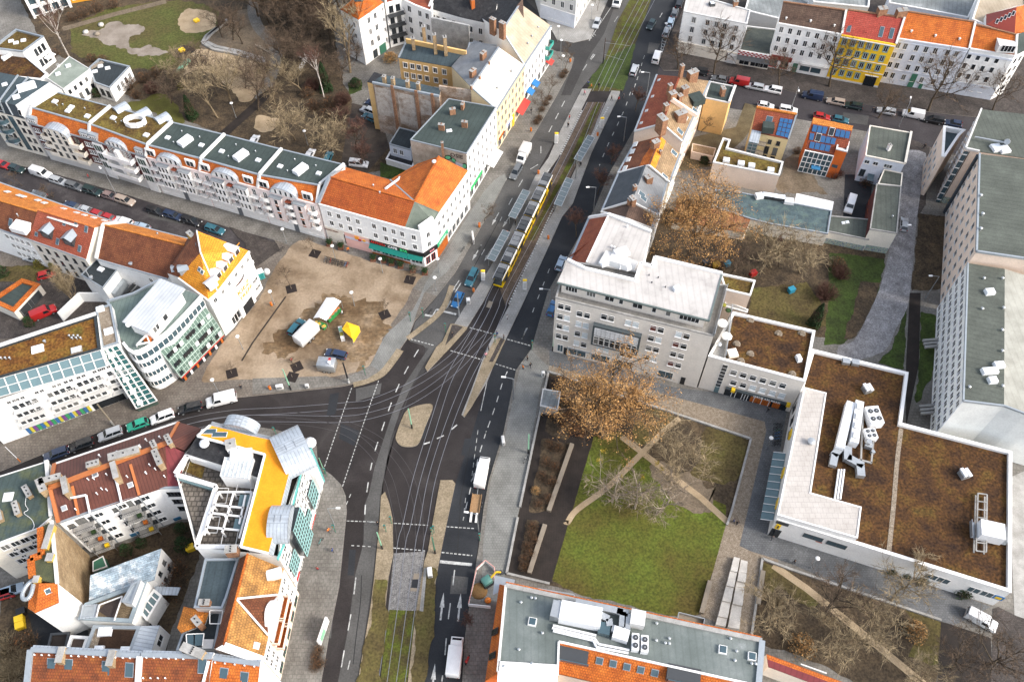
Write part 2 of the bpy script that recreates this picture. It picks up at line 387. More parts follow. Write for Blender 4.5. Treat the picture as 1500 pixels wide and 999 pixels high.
def win_mesh(w,h,frame,glass,cols=2,rows=1,sill=True,trim=None,bar=.07):
 key=(round(w,2),round(h,2),frame.name,glass.name,cols,rows,sill,trim.name if trim else None)
 if key in WCACHE:return WCACHE[key]
 m=MB();d=.05
 def bx(x0,x1,z0,z1,y0=-d,y1=.02,mi=0):m.box(((x0+x1)/2,(y0+y1)/2,(z0+z1)/2),(x1-x0,y1-y0,z1-z0),0,mi)
 W2,H2=w/2,h/2
 bx(-W2,W2,H2-bar,H2);bx(-W2,W2,-H2,-H2+bar)
 bx(-W2,-W2+bar,-H2+bar,H2-bar);bx(W2-bar,W2,-H2+bar,H2-bar)
 for i in range(1,cols):
  x=-W2+w*i/cols;bx(x-bar/2,x+bar/2,-H2+bar,H2-bar,-d+.004)
 for j in range(1,rows):
  z=H2-h*(j/rows if rows>2 else .32);bx(-W2+bar,W2-bar,z-bar/2,z+bar/2,-d+.008)
 if trim:
  t=.16
  bx(-W2-t,W2+t,H2,H2+t,-.09,.02,1);bx(-W2-t,-W2,-H2,H2,-.07,.02,1);bx(W2,W2+t,-H2,H2,-.07,.02,1)
 if sill:bx(-W2-.08,W2+.08,-H2-.1,-H2,-.16,.02,1)
 f=MB();f.poly([(-W2+.01,-.012,-H2+.01),(W2-.01,-.012,-H2+.01),(W2-.01,-.012,H2-.01),(-W2+.01,-.012,H2-.01)])
 fo=m.build('window',[frame,trim or frame]);po=f.build('pane',[glass])
 r=(fo.data,po.data)
 bpy.data.objects.remove(fo);bpy.data.objects.remove(po)
 WCACHE[key]=r
 return r
NWIN={};WRND=random.Random(21)
def window(root,loc,rz,w=1.1,h=1.6,frame=None,glass=None,cols=2,rows=1,sill=True,trim=None,name='window',rx=0.0,parent=None):
 if glass is None or(glass is GLASS and w<2):glass=WRND.choice((GLASS,GLASS,GLASS,GLASS2,GLASS2,CURT))
 fm,pm=win_mesh(w,h,frame or WHITE,glass,cols,rows,sill,trim)
 par=parent or root
 o=bpy.data.objects.new(name,fm);COL.objects.link(o);o.parent=par
 o.location=Vector(loc)-wl(root);o.rotation_euler=(rx,0,rz)
 p=bpy.data.objects.new('pane',pm);COL.objects.link(p);p.parent=o
 NWIN[root.name]=NWIN.get(root.name,0)+1
 return o
class Face:
 """a facade from A (left, seen from outside) to B (right); metres along it and above the ground"""
 def __init__(s,root,A,B,h=None):
  s.root=root;s.A=Vector((A[0],A[1],0));s.B=Vector((B[0],B[1],0))
  s.L=(s.B-s.A).length;s.u=(s.B-s.A).normalized();s.n=Vector((s.u.y,-s.u.x,0));s.rz=math.atan2(s.u.y,s.u.x);s.h=h
 def at(s,t,z,out=0.0):return s.A+s.u*t+s.n*out+Vector((0,0,z))
 def win(s,ts,zs,w=1.1,h=1.6,skip=(),**k):
  """ts: fractions of the facade length, or a count"""
  if isinstance(ts,int):ts=[(i+.5)/ts for i in range(ts)]
  for i,t in enumerate(ts):
   for j,z in enumerate(zs):
    if(i,j)in skip:continue
    window(s.root,s.at(t*s.L,z),s.rz,w,h,**k)
 def box(s,t0,t1,z0,z1,d,m,name,out=0.0,mb=None,mi=0):
  """box on the facade from metre t0 to t1 that stands d proud"""
  b=mb or MB()
  c=s.at((t0+t1)/2,(z0+z1)/2,d/2+out)
  b.box(c,(t1-t0,abs(d),z1-z0),s.rz,mi)
  return b if mb else b.build(name,m,s.root)
 def ledges(s,zs,m,d=.14,hh=.18,name='ledge',a=0.0,b=None):
  k=MB()
  for z in zs:s.box(a,s.L if b is None else b,z-hh/2,z+hh/2,d,m,name,mb=k,out=-.02)
  return k.build(name,m,s.root)
 def balcony(s,t,z,w=2.4,d=1.2,slab=None,rail=None,solid=False,name='balcony',curve=0):
  k=MB()
  c=s.at(t,z,d/2-.02);k.box(c,(w,d,.18),s.rz,0)
  hgt=1.0
  if curve:
   P=[];n=10
   for i in range(n+1):
    a=PI*i/n;P.append(s.at(t-math.cos(a)*w/2,z+.09,.1+math.sin(a)*d))
   for i in range(n):
    k.bar(P[i]+Vector((0,0,hgt/2 if solid else hgt)),P[i+1]+Vector((0,0,hgt/2 if solid else hgt)),.06,hgt if solid else .07,1)
    if not solid:k.bar(P[i],P[i]+Vector((0,0,hgt)),.04,.04,1)
  else:
   for(a,b,e)in(((t-w/2),(t+w/2),d),):
    if solid:
     k.box(s.at(t,z+.09+hgt/2,d-.05),(w,.08,hgt),s.rz,1)
     for sx in(-1,1):k.box(s.at(t+sx*(w/2-.04),z+.09+hgt/2,d/2-.06),(.08,d-.12,hgt),s.rz,1)
    else:
     k.box(s.at(t,z+.09+hgt,d-.05),(w,.06,.07),s.rz,1)
     n=max(3,int(w/.3))
     for i in range(n+1):k.box(s.at(t-w/2+w*i/n,z+.09+hgt/2,d-.05),(.035,.035,hgt),s.rz,1)
     for sx in(-1,1):k.box(s.at(t+sx*(w/2-.03),z+.09+hgt,d/2-.05),(.06,d-.1,.07),s.rz,1)
  return k.build(name,[slab or CONC,rail or DARK],s.root)
 def text(s,txt,t,z,size,m,out=.12,name='lettering',sp=1.0):
  return lettering(s.root,txt,s.at(t,z,out),s.rz,size,m,name)
def lettering(root,txt,loc,rz,size,m,name='lettering',rx=PI/2,parent=None,bold=.012):
 cu=bpy.data.curves.new(name,'FONT');cu.body=txt;cu.size=size;cu.extrude=.03;cu.offset=bold*size
 cu.align_x='CENTER';cu.align_y='CENTER';cu.resolution_u=2
 t=bpy.data.objects.new(name,cu);COL.objects.link(t);cu.materials.append(m)
 me=bpy.data.meshes.new_from_object(t.evaluated_get(bpy.context.evaluated_depsgraph_get()))
 bpy.data.objects.remove(t)
 o=bpy.data.objects.new(name,me);COL.objects.link(o)
 o.parent=parent or root;o.location=Vector(loc)-wl(root);o.rotation_euler=(rx,0,rz)
 return o
def cen(P):return sum((Vector((p[0],p[1],0))for p in P),Vector((0,0,0)))/len(P)
def house(name,label,cat,base,group=None):
 return thing(name,label,cat,cen(base),0,group)
def walls(root,loop,m,name='wall',drop=.12,z0=0.0):
 """walls under a closed loop of roof-edge points (each with its own height)"""
 b=MB();n=len(loop);loop=[Vector(p)for p in loop]
 if area2(loop)<0:loop=loop[::-1]
 for i in range(n):
  p,q=loop[i],loop[(i+1)%n]
  b.poly([(p.x,p.y,z0),(q.x,q.y,z0),(q.x,q.y,q.z-drop),(p.x,p.y,p.z-drop)],0)
 return b.build(name,m,root)
def roof(root,faces,m,t=.22,name='roof',mats=None,parent=None):
 b=MB()
 for f in faces:b.slab3(f,t,0)
 o=b.build(name,m,root)
 return o
def strip(root,a,b,w,h,m,name='cornice'):
 return MB().bar(a,b,w,h).build(name,m,root)
def rim(root,pts,w,h,m,name='cornice',dz=0.0,closed=False):
 b=MB();pts=[Vector(p)+Vector((0,0,dz))for p in pts]
 for i in range(len(pts)-(0 if closed else 1)):b.bar(pts[i],pts[(i+1)%len(pts)],w,h)
 return b.build(name,m,root)
def flat_roof(root,poly,h,deck,edge=None,pw=.35,ph=.5,name='roof',z=None):
 """deck sheet inside a parapet; h is the parapet's top"""
 poly=ccw(poly);n=len(poly)
 inn=inset(poly,pw)
 out=inset(poly,-.06)
 b=MB()
 for i in range(n):
  j=(i+1)%n
  O0,O1,I0,I1=out[i],out[j],inn[i],inn[j]
  up=lambda p,zz:(p.x,p.y,zz)
  b.poly([up(O0,h),up(O1,h),up(I1,h),up(I0,h)])
  b.poly([up(O0,h-.3),up(O1,h-.3),up(O1,h),up(O0,h)])
  b.poly([up(I1,h-ph-.05),up(I0,h-ph-.05),up(I0,h),up(I1,h)])
  b.poly([up(O1,h-.3),up(O0,h-.3),up(I0,h-.3),up(I1,h-.3)])
 par=b.build('parapet',edge or ZINC,root)
 r=MB().poly([(p.x,p.y,h-ph)for p in inset(poly,pw-.05)]).build(name,deck,root)
 return r
def block(root,poly,h,wm,deck,edge=None,pw=.35,ph=.5,z0=0.0,wname='wall',rname='roof'):
 p=[Vector((q[0],q[1],h))for q in poly]
 walls(root,p,wm,wname,.02,z0)
 return flat_roof(root,poly,h,deck,edge,pw,ph,rname)
def skylight(root,p,w=1.2,d=1.2,rz=0.0,h=.35,name='skylight',m=None,g=None):
 b=MB().box((p[0],p[1],p[2]+h/2),(w,d,h),rz,0,.92)
 o=b.build(name,m or WHITEM,root)
 MB().box((p[0],p[1],p[2]+h+.04),(w*.8,d*.8,.08),rz,0,.8).build('dome',g or flat('dome_glass',(.72,.76,.80),rough=.2),o)
 return o
def chimney(root,p,w=.6,d=1.6,h=1.6,rz=0.0,m=None,base=1.5,pots=2,name='chimney'):
 b=MB().box((p[0],p[1],p[2]+(h-base)/2),(w,d,h+base),rz,0)
 b.box((p[0],p[1],p[2]+h+.05),(w+.14,d+.14,.1),rz,1)
 o=b.build(name,[m or CHIM,CONC],root)
 k=MB();ca,sa=math.cos(rz),math.sin(rz)
 for i in range(pots):
  y=(i-(pots-1)/2)*d/max(pots,1)
  k.tube((p[0]-sa*y,p[1]+ca*y,p[2]+h+.08),(p[0]-sa*y,p[1]+ca*y,p[2]+h+.3),.13,.11,6,0)
 if pots:k.build('chimney_pot',CHIM if m is None else BLACK,o)
 return o
def vent(root,p,r=.14,h=.7,m=None,name='vent_pipe'):
 b=MB().tube(p,(p[0],p[1],p[2]+h),r,r,7).tube((p[0],p[1],p[2]+h),(p[0],p[1],p[2]+h+.12),r*1.5,r*.6,7)
 return b.build(name,m or STEEL,root)
def roofwin(root,plane,s,w=.9,h=1.3,frame=None,glass=None,name='roof_window'):
 """a window lying in a roof plane given by three points"""
 a,b,c=[Vector(p)for p in plane[:3]]
 n=nrm([a,b,c]);n=n if n.z>0 else-n
 p=on_plane(s,a,b,c)+n*.06
 u=Vector((0,0,1)).cross(n).normalized();v=n.cross(u)
 k=MB()
 def bx(x0,x1,y0,y1,mi,t):
  q=[p+u*x+v*y for x,y in((x0,y0),(x1,y0),(x1,y1),(x0,y1))]
  k.slab3([i+n*t for i in q],t+.1,mi)
 bx(-w/2,w/2,-h/2,h/2,0,.05)
 o=k.build(name,frame or ZINC,root)
 k=MB();bx(-w/2+.08,w/2-.08,-h/2+.1,h/2-.1,0,.08)
 k.build('pane',glass or GLASSB,o)
 return o
def dormer(root,plane,s,w=1.6,h=1.5,d=2.2,wm=None,rm=None,name='dormer',facing=None,arched=False):
 """a small house-shaped dormer standing out of a roof plane"""
 a,b,c=[Vector(p)for p in plane[:3]]
 n=nrm([a,b,c]);n=n if n.z>0 else-n
 p=on_plane(s,a,b,c)
 f=Vector((n.x,n.y,0)).normalized();u=Vector((-f.y,f.x,0))
 rz=math.atan2(u.y,u.x)
 k=MB();c0=p-f*(d/2)+Vector((0,0,h/2))
 k.box(c0,(w,d,h),rz,0)
 top=p+Vector((0,0,h));R=[]
 if arched:
  nn=7
  prof=[(-(w/2+.15)*math.cos(PI*i/nn),.1+.5*math.sin(PI*i/nn))for i in range(nn+1)]
 else:prof=[(-w/2-.2,0),(0,w*.33),(w/2+.2,0)]
 for(x,z)in prof:R.append((top+u*x+f*.2+Vector((0,0,z)),top+u*x-f*(d+.6)+Vector((0,0,z))))
 for i in range(len(R)-1):k.slab3([R[i][0],R[i+1][0],R[i+1][1],R[i][1]],.08,1)
 k.poly([r[0]-f*.2 for r in R],0)
 o=k.build(name,[wm or WHITE,rm or ZINC],root)
 window(root,p+Vector((0,0,h*.52))+f*.02,rz,w*.7,h*.75,DARK,GLASS,2,1,False,parent=o)
 return o
def pavement_poly(name,pts,z0,z1,m,side=None):
 return struct(MB().prism(pts,z0,z1,0,True,1).build(name,[m,side or KERB]))
SHN=0
JAG={'winter_grass':.35,'brown_grass':.5,'green_grass':.4,'park_lawn':.8,'olive_lawn':.8,'bare_earth':.9,'worn_earth':1.5,'wet_sand_tracks':2.2,'soil_leaves':.4,'playground_sand':.7,'plaza_sand':.3}
def jag(pts,amp):
 from mathutils import noise
 pts=[Vector((p[0],p[1],0))for p in ccw(pts)];q=resample(pts+[pts[0]],.7)[:-1];n=len(q);out=[]
 for i in range(n):
  t=q[(i+1)%n]-q[i-1];t.normalize();k=noise.noise(q[i]*.22)*1.3+noise.noise(q[i]*.7)*.8+noise.noise(q[i]*2.1)*.4
  out.append(q[i]+Vector((-t.y,t.x,0))*k*amp)
 return out
def sheet(name,pts,z,m):
 global SHN
 SHN+=1;z+=.0003*SHN
 if m.name in JAG:pts=jag(pts,JAG[m.name])
 return struct(MB().poly([(p[0],p[1],z)for p in ccw(pts)]).build(name,m))
def ribbon(name,line,w,z,m,kind='structure'):
 global SHN
 SHN+=1;z+=.0003*SHN;a,b=offset_line(line,w/2),offset_line(line,-w/2);k=MB()
 for i in range(len(line)-1):
  k.poly([(b[i].x,b[i].y,z),(b[i+1].x,b[i+1].y,z),(a[i+1].x,a[i+1].y,z),(a[i].x,a[i].y,z)])
 o=k.build(name,m);o['kind']=kind
 return o
def resample(line,step):
 out=[line[0].copy()];acc=0
 for i in range(len(line)-1):
  a,b=line[i],line[i+1];L=(b-a).length;t=step-acc
  while t<=L:out.append(a+(b-a)*(t/L));t+=step
  acc=(acc+L)%step
 return out
def dashes(k,line,on,off,w,z):
 """painted dashes along a polyline into mesh builder k"""
 pts=resample(line,.25);n1,n2=max(1,round(on/.25)),round(off/.25)
 i=0
 while i+1<len(pts):
  j=min(i+n1,len(pts)-1);a,b=pts[i],pts[j]
  if(b-a).length>.1:
   t=(b-a).normalized();s=Vector((-t.y,t.x,0))*(w/2)
   k.poly([(p.x,p.y,z)for p in(a-s,b-s,b+s,a+s)])
  i=j+n2 if n2 else j
  if n2==0 and j==len(pts)-1:break
ZP=.12
sheet('ground',[(-2500,-2500),(2500,-2500),(2500,2500),(-2500,2500)],-.03,mat('ground_earth',[(.3,(.08,.072,.062)),(.7,(.15,.135,.115))],scale=.1,rough=.95,fine=.2,fscale=2))
sheet('road',W('-80,1100 -80,600 300,560 640,420 890,-80 1030,-80 960,140 800,480 720,1100'),0.0,ASPH)
sheet('street',W('-80,180 62,240 300,310 420,345 430,372 340,400 270,375 150,335 0,300 -80,275'),0.0,mat('asphalt_street',[(.3,(.035,.031,.033)),(.5,(.055,.048,.05)),(.64,(.10,.09,.09)),(.8,(.13,.12,.12))],scale=.16,detail=7,rough=.9,fine=.2,fscale=3))
sheet('street',W('945,90 1010,95 1091,108 1289,150 1435,165 1640,200 1640,262 1380,222 1251,192 1072,164 950,140'),0.0,mat('asphalt_purple',[(.3,(.045,.040,.043)),(.6,(.065,.058,.062)),(.8,(.09,.082,.085))],scale=.15,detail=8,rough=.9,fine=.2,fscale=3))
sheet('street',W('660,-60 740,-30 815,45 870,55 850,100 832,92 815,80 700,30'),.004,ASPHM)
LC=smooth(W('900,0 866,66 833,128 790,200 752,262 712,335 676,402 650,440 616,492',.0),5)
sheet('carriageway',W('934,-20 905,40 886,88 852,130 820,193 784,258 744,344 716,394 678,454 640,530 620,506 600,500 608,472 636,440 667,400 716,313 740,267 780,201 837,100 845,80 870,47 895,-20'),.006,ASPHG)
sheet('carriageway',W('900,-20 870,46 845,80 822,140 836,140 862,84 885,50 912,-20'),.010,ASPHM)
sheet('carriageway',W('A415,345 400,480 330,600 265,760 200,950 C170,60 110,420 B735,760 720,860 n610,300 540,700 470,1010 570,1010 645,580 660,430 690,130 700,0 B820,700 830,560 C170,150 205,40 A330,610 430,500 480,360'),.006,ASPHM)
sheet('carriageway',W('1010,-20 985,45 965,100 955,140 926,195 891,257 870,308 835,370 802,429 778,512 756,542 738,631 716,704 708,747 700,800 690,870 681,932 670,1040 612,1040 620,997 636,864 644,818 654,768 667,708 690,640 714,558 724,532 746,486 768,440 823,318 867,224 910,134 931,64 961,-20'),.006,ASPHB)  # navy puts building and tree shade into the road colour
sheet('carriageway',W('j990,60 900,190 815,320 755,470 705,620 660,760 630,900 n610,30 600,250 555,420 520,700 460,1010 565,1010 612,700 652,420 676,200 690,20 j695,900 720,750 750,600 800,450 870,300 945,170 1010,90'),.008,ASPHG)
for s,m in(('j560,330 700,300 690,360 560,400',0),('j480,520 580,560 550,640 470,600',1),('j420,360 470,350 450,470 400,480',1),('n400,600 440,600 425,760 385,760',0),('n525,280 560,280 550,420 515,420',1),('k40,60 130,85 120,150 20,130',1),('n1080,420 1170,430 1160,520 1070,520',0),('f1180,300 1230,250 1270,280 1210,350',1),('c330,700 380,700 350,800 300,790',1),('j1150,600 1250,600 1230,700 1130,690',1),('e820,240 1000,280 980,330 800,290',0),('c780,230 840,240 810,300 770,290',0),('j900,480 960,470 930,600 870,590',1),('d500,610 640,630 630,680 490,660',0)):sheet('asphalt_patch',W(s),.009,[ASPHG,ASPHB][m])
for s in('n590,420 585,560 560,760 545,900','j620,480 560,640 520,800','f1340,300 1200,560','c420,560 300,760','n1130,0 1110,300','j1180,640 1120,960','c760,300 640,560'):ribbon('tar_seam',smooth(W(s),4),.14,.009,RUBBER)
P1b=W('345,337 402,352 480,382 560,410 640,434 667,399.5 716,313 740,267 780.5,201 815.7,140.5 837,100 841,86 832,78 815,76 700,20 660,-80 -80,-80 -80,222 62,250 189,287 297,322')
pavement_poly('pavement',P1b,0,ZP,PAVE)
P1a=W('402,352 480,382 560,410 640,434 608,470 597,496 575,529 559,548 537.6,558 500,566.5 424,574.6 348,582.7 270,601 162,626 54,669 -60,715 -80,580 -80,285 0,300 150,340 270,378 340,402 375,391 410,367')
pavement_poly('pavement',P1a,0,ZP,mat('brown_paving',[(.3,(.15,.125,.105)),(.55,(.21,.18,.15)),(.75,(.26,.23,.195))],scale=.25,rough=.9,fine=.2,fscale=3,pat=('brick',.6,.6,.75,.1,.05)))
P2=W('740,-80 815.7,59 840,63.5 864,58 869.7,46 891,0 905,-60')
pavement_poly('pavement',P2,0,ZP,PAVEL)
P3=W('962,112 956,140 926,195 891,257 870,308 835,370 802,429 778,512 756,542 738,631 716,704 708,747 702,797 690,870 681,932 672,1080 1640,1080 1640,290 1380,224 1343,208 1251,190 1167,175 1072,160 985,135')
pavement_poly('pavement',P3,0,ZP,PAVE)
P4=W('1015,-60 1006,3 985,45 972,73 966,96 972,104 1010,104 1091,116 1170,138 1289,157 1435,173 1640,205 1640,-80')
pavement_poly('pavement',P4,0,ZP,PAVED)
P5=W('370,624 405,630 463,646 466,682 486,696 500,710 506.5,726 508,750 506,770 502,810 497,859 482,932 471,997 464,1080 -100,1080 -100,790 0,752 120,712 260,655')
pavement_poly('pavement',P5,0,ZP,PAVE)
def island(s,h=.16,m=None,k=3,name='traffic_island'):
 p=smooth(W(s,h),k,True)if k>1 else W(s,h)
 return pavement_poly(name,p,0,h,m or PAVET)
island('852.5,130.5 820,193.5 803.5,231 783.7,258.6 744,344.5 716.5,394 678,454 650,500 622.5,538 626,544 656,512 684,480 708,442 719.8,419 788,272 817.5,231 866.5,130.5',.2,PAVEL,1,'platform')
island('895.6,133 857,217 836,262 783.7,364.4 745,449 726,484 706,528 690,572 676,607 680,611 714,558 724,532 746,486 768,440 823,318 839,298 866.5,223.8 909.6,134',.2,PAVEL,1,'platform')
sheet('paving_strip',W('A600,170 540,300 495,340 412,490 430,518 580,365 715,215 725,195 700,190 640,175',.21),.21,PAVET)
sheet('paving_strip',W('A610,180 560,330 690,195 640,180',.214),.214,PAVED)
sheet('paving_strip',W('A920,290 835,450 690,845 705,850 760,770 925,460 1000,290 960,270',.21),.21,PAVET)
sheet('paving_strip',W('A965,280 880,450 910,450 995,285',.214),.214,PAVED)
island('632,592 633,600 624,622 614,648 604,654 588,653 580,644 581,634 591,608 600,598 620,592',.14,PAVET,3)
island('645,703 663,703 667,708 654,768 646,808 644,818 636,864 620,1010 596,1010 609,896 622,820 627,806 633,769',.14,PAVET,1)
island('564,720 558,726 556,764 548,845 543,886 532,951 522,1010 552,1010 569,846 576,812 575,758 570,736',.14,PAVET,1)
sheet('grass_verge',W('n660,435 645,580 600,820 565,1010 690,1010 735,605 720,600 735,440',.15),.15,GRASSB)
sheet('grass_verge',W('n925,610 990,610 985,700 930,1010 870,1010 880,700 890,612',.15),.15,GRASSB)
sheet('grass_verge',W('n945,380 1000,380 985,620 925,620 940,430',.15),.15,GRASSB)
sheet('tram_lane',W('934,-20 905.6,30 886,88 858,135 873,150 912,134 931,64 961,-20',.03),.03,GRASST)
sheet('grass_verge',W('U240,590 70,805 60,830 230,850 420,880 540,430 520,430 300,560',.034),.034,GRASSG)
sheet('tram_lane',W('860,149 840,190 820,231 775,315 728,410 741,449 752,428 845,240 893,149',.03),.03,BALLAST)
sheet('tram_lane',W('874,150 862,172 838,225 800,300 772,352 782,352 812,290 846,231 881,152',.034),.034,GRASST)
sheet('crossing',W('858,134 850,150 893,150 898,134',.05),.05,ASPH)
sheet('tram_lane',W('n765,300 735,605 890,612 935,290',.03),.03,BALLG)
sheet('tram_lane',W('n735,605 690,1010 835,1010 890,612',.03),.03,GRASST)
sheet('paving_strip',W('n930,380 905,612 925,615 945,380',.155),.155,PAVEL)
MB().prism(W('A880,5 860,50 890,58 912,14'),0,.08).build('switch_cover',WOODB);tag(bpy.data.objects['switch_cover'],'pale square cover plate between the rails in front of the tram','cover plate')
so=MB().prism(W('n875,410 870,440 900,440 905,410'),0,.10,0).prism(W('n856,488 854,505 890,507 893,490'),0,.10,0).prism(W('n866,442 858,486 892,488 900,442'),0,.05,1).build('switch_cover',[WOODB,BLACK])
tag(so,'dark and pale point machine cover between the lower tram rails','cover plate')
TL=smooth(W('560.8,997.6 575.5,896 588.2,796.6 596,768 611,700 635,622 655.5,560 676.5,520 697,483 714,450 723,428 773,331 824.5,231 865.4,148.6 905.9,64.6 939.3,.75 960,-40'),8)
TR=smooth(W('587.2,997.6 601.2,896 614.6,796.6 620.5,768 633,700 657.7,622 682.5,560 703,520 720,486 735,452 744,428 797,328 849,231 881.9,148.6 921.8,64.6 954.8,.75 975,-40'),8)
TL[0]=TL[0]+(TL[0]-TL[1])*4;TR[0]=TR[0]+(TR[0]-TR[1])*4
CU=[smooth(W(s),8)for s in('200,642 270,618 340,605.5 420,601 514,593.5 540,590 584,573 625,551 665,521 695,484 714,450','200,660 270,628 340,614 420,613 500,614 540,609 588,594 630,570 668,540 697,510 720,486','420,608 479,613.5 532.5,632 570,657.6 598,695 611.4,738 614,767 614.6,796','380,614 460,620 508.5,633.6 543,660 568.6,700 580.6,746 585,770 588,796')]
rb=MB()
def rail(k,line,z,w=.13,mi=0):
 for d in(-.72,.72):
  l=offset_line(line,d)
  a,b=offset_line(l,w/2),offset_line(l,-w/2)
  for i in range(len(l)-1):
   k.poly([(p.x,p.y,z)for p in(b[i],b[i+1],a[i+1],a[i])],mi)
   if z>.1:
    k.poly([(b[i].x,b[i].y,0),(b[i+1].x,b[i+1].y,0),(b[i+1].x,b[i+1].y,z),(b[i].x,b[i].y,z)],mi)
    k.poly([(a[i+1].x,a[i+1].y,0),(a[i].x,a[i].y,0),(a[i].x,a[i].y,z),(a[i+1].x,a[i+1].y,z)],mi)
for k_,ln in enumerate((TL,TR)):
 k=MB();rail(k,ln,.06,.1);o=k.build('tram_rails',RAIL);o['kind']='structure'
for i,ln in enumerate(CU):
 k=MB();rail(k,ln,.012+.004*i,.08);o=k.build('tram_rails',RAIL if i<2 else RAILD);o['kind']='structure'
k=MB()
for s,w in(('D740,700 600,985',.35),('D905,680 760,935',.35),('T560,215 380,610 205,985',.35),('T480,80 380,230',.3)):
 dashes(k,smooth(W(s),4),.45,.35,w,.222)
k.build('platform_marking',PAINT)['kind']='structure'
k=MB();z=.018
for s,on,off,w in(('B655,105 580,320 500,555',.5,.35,.16),('B803,65 720,300 605,645',.5,.35,.16),('A365,360 310,450 265,530 225,610 190,690 155,780 125,865 95,955 C58,165 33,250 12,345 B757,560 743,640 733,715 727,800',2.0,2.4,.22),('n560,430 545,560',3,30,.2),('n533,630 517,722',4.5,30,.2),('n497,825 480,925',4.5,30,.2),('n528,880 500,1000',1.5,3,.18),('A310,285 480,330',.5,.35,.2),('A1015,285 1195,335',.5,.35,.2),('A930,465 1115,522',.5,.35,.2),('A740,200 920,248',.5,.35,.2),('A600,368 840,437',.5,.35,.2),('C0,720 60,722',.5,.35,.18),('C185,730 440,745',.5,.35,.18),('C570,755 790,770',.5,.35,.2),('C180,910 420,932',.5,.35,.18),('C535,943 765,967',.5,.35,.22),('n510,125 665,130',.5,.35,.18),('n535,258 660,265',.5,.5,.16),('B625,745 655,675',.8,.8,.15),('A495,66 645,104',99,0,.5),('A412,106 468,118',99,0,.5),('A495,66 465,118',99,0,.25),('n1015,345 1190,362',99,0,.55),('A1015,520 980,600 925,780 850,990 C868,35 800,260 740,500 690,710',1.4,1.4,.18),('A870,575 820,810',99,0,.14),('C800,50 750,430',.9,.7,.12),('n1095,390 1085,480',99,0,.2),('n1072,570 1060,662',99,0,.2),('n1050,760 1042,858',99,0,.2),('n1030,960 1025,1000',99,0,.2),('n1155,0 1140,130',1,1,.12),('A1155,205 1122,282',99,0,.18),('g120,890 90,950',99,0,.18),('g240,570 165,760 140,830',1.2,2.5,.16),('D822,345 745,445',2.4,3,.2),('D632,635 510,875',2.4,2.6,.2),('D482,920 T410,40 340,90 270,200 205,320',2.4,4,.2),('T160,400 145,430',99,0,.16),('T20,590 0,625',99,0,.2),('T45,615 22,655',99,0,.15),('f1130,645 1095,700',3,2,.2),('f1075,740 1045,790',99,0,.2),('A605,8 565,65',99,0,.18),('U630,545 605,605 585,690 545,805 505,930',1.6,1.6,.16),('c680,500 640,610 555,790 510,900',1.6,2.6,.16),('U800,130 775,175',99,0,.18),('U130,530 25,690',2.2,2.6,.2),('U310,60 190,310 150,370 80,405',99,0,.14),('U370,160 330,220',99,0,.12),('U800,380 770,520 780,560',99,0,.12),('U840,390 785,560',99,0,.12),('B1050,413 1090,400',99,0,.3),('B1122,383 1165,363',99,0,.25),('C605,45 650,8',99,0,.28)):
 dashes(k,smooth(W(s),4)if s.count(',')>2 else W(s),on,off,w,z)
for t in range(4):
 dashes(k,W('U%d,%d %d,%d'%(115+t*0-12*t,310+22*t,150-18*t,350+16*t)),9,0,.16,z)
for t in range(6):
 dashes(k,W('U%d,%d %d,%d'%(798-5*t,400+26*t,835-9*t,415+26*t)),9,0,.16,z)
def arrow(k,tail,tip,w=.16,hw=.42,hl=2.6):
 a,b=W1(tail),W1(tip);d=(b-a).normalized();s=Vector((-d.y,d.x,0));c=b-d*hl
 for P in((a-s*w,c-s*w,c+s*w,a+s*w),(c-s*hw,b,c+s*hw)):k.poly([(p.x,p.y,z)for p in P])
arrow(k,'n1018,662','n1036,512');arrow(k,'n1113,668','n1129,515');arrow(k,'n977,1005','n989,895')
for a,b in(('T70,690 ','T42,690'),):
 pass
for tail,tip in(('f1335,265','f1296,335'),('f1240,440','f1190,525'),('f1120,632','f1070,705'),('f1300,455','f1255,530'),('f1400,275','f1355,345')):
 arrow(k,tail,tip,.1,.36,1.8)
k.build('road_marking',PAINT)['kind']='structure'
zz=ZP+.004
sheet('plaza',smooth(W('437,353 480,362 540,382 600,398 621,402 611,413 594,445 565,488 543,534 521,545 478,552 424,553 370,556 311,559 297,552 334,494 385,432 397,402',zz),3,True),zz,SAND)
sheet('plaza_tracks',smooth(W('f480,690 640,760 740,860 j730,20 640,190 560,235 460,120 300,100 200,150 i1440,130 f60,990 200,850 330,760',zz),3,True),zz+.001,SANDW)
ribbon('gutter',W('f180,720 0,970 i1310,180',zz+.008),.35,zz+.008,DECK)
for s in('f250,410 150,470 f0,610 e1340,480 e1290,420 1480,350',):
 sheet('paving_strip',W('e1330,430 1290,400 1240,340 f130,430 150,468 20,560 -30,520',zz),zz,PAVED)
sheet('pavement_tiles',smooth(W('f1310,90 1200,230 1010,540 940,640 870,790 j720,40 640,200 570,245 600,260 690,240 780,130 850,40 f930,700 1050,590 1160,440 1380,80',zz),2,True),zz+.004,mat('grey_green_paving',[(.3,(.20,.20,.185)),(.7,(.30,.30,.28))],scale=.25,rough=.9,fine=.15,pat=('brick',.5,.5,.75,.07,.04)))
sheet('pavement_tiles',W('j0,275 400,262 480,285 560,245 640,205 690,235 620,278 480,312 200,342 0,362',zz+.004),zz+.008,PAVE)
for s,w in(('j545,305 620,285 700,248 760,178 800,120',1.6),('j840,60 f1020,800 1080,660',1.2)):
 ribbon('kerb_strip',smooth(W(s,zz),5),w,zz+.006,PAVET)
zg=ZP+.006
park=W('803.5,545 999.5,610 1100.8,643.5 1071,747.6 1064,769.5 1026.5,899 983,902 805,856 740,841 761.6,742',zg)
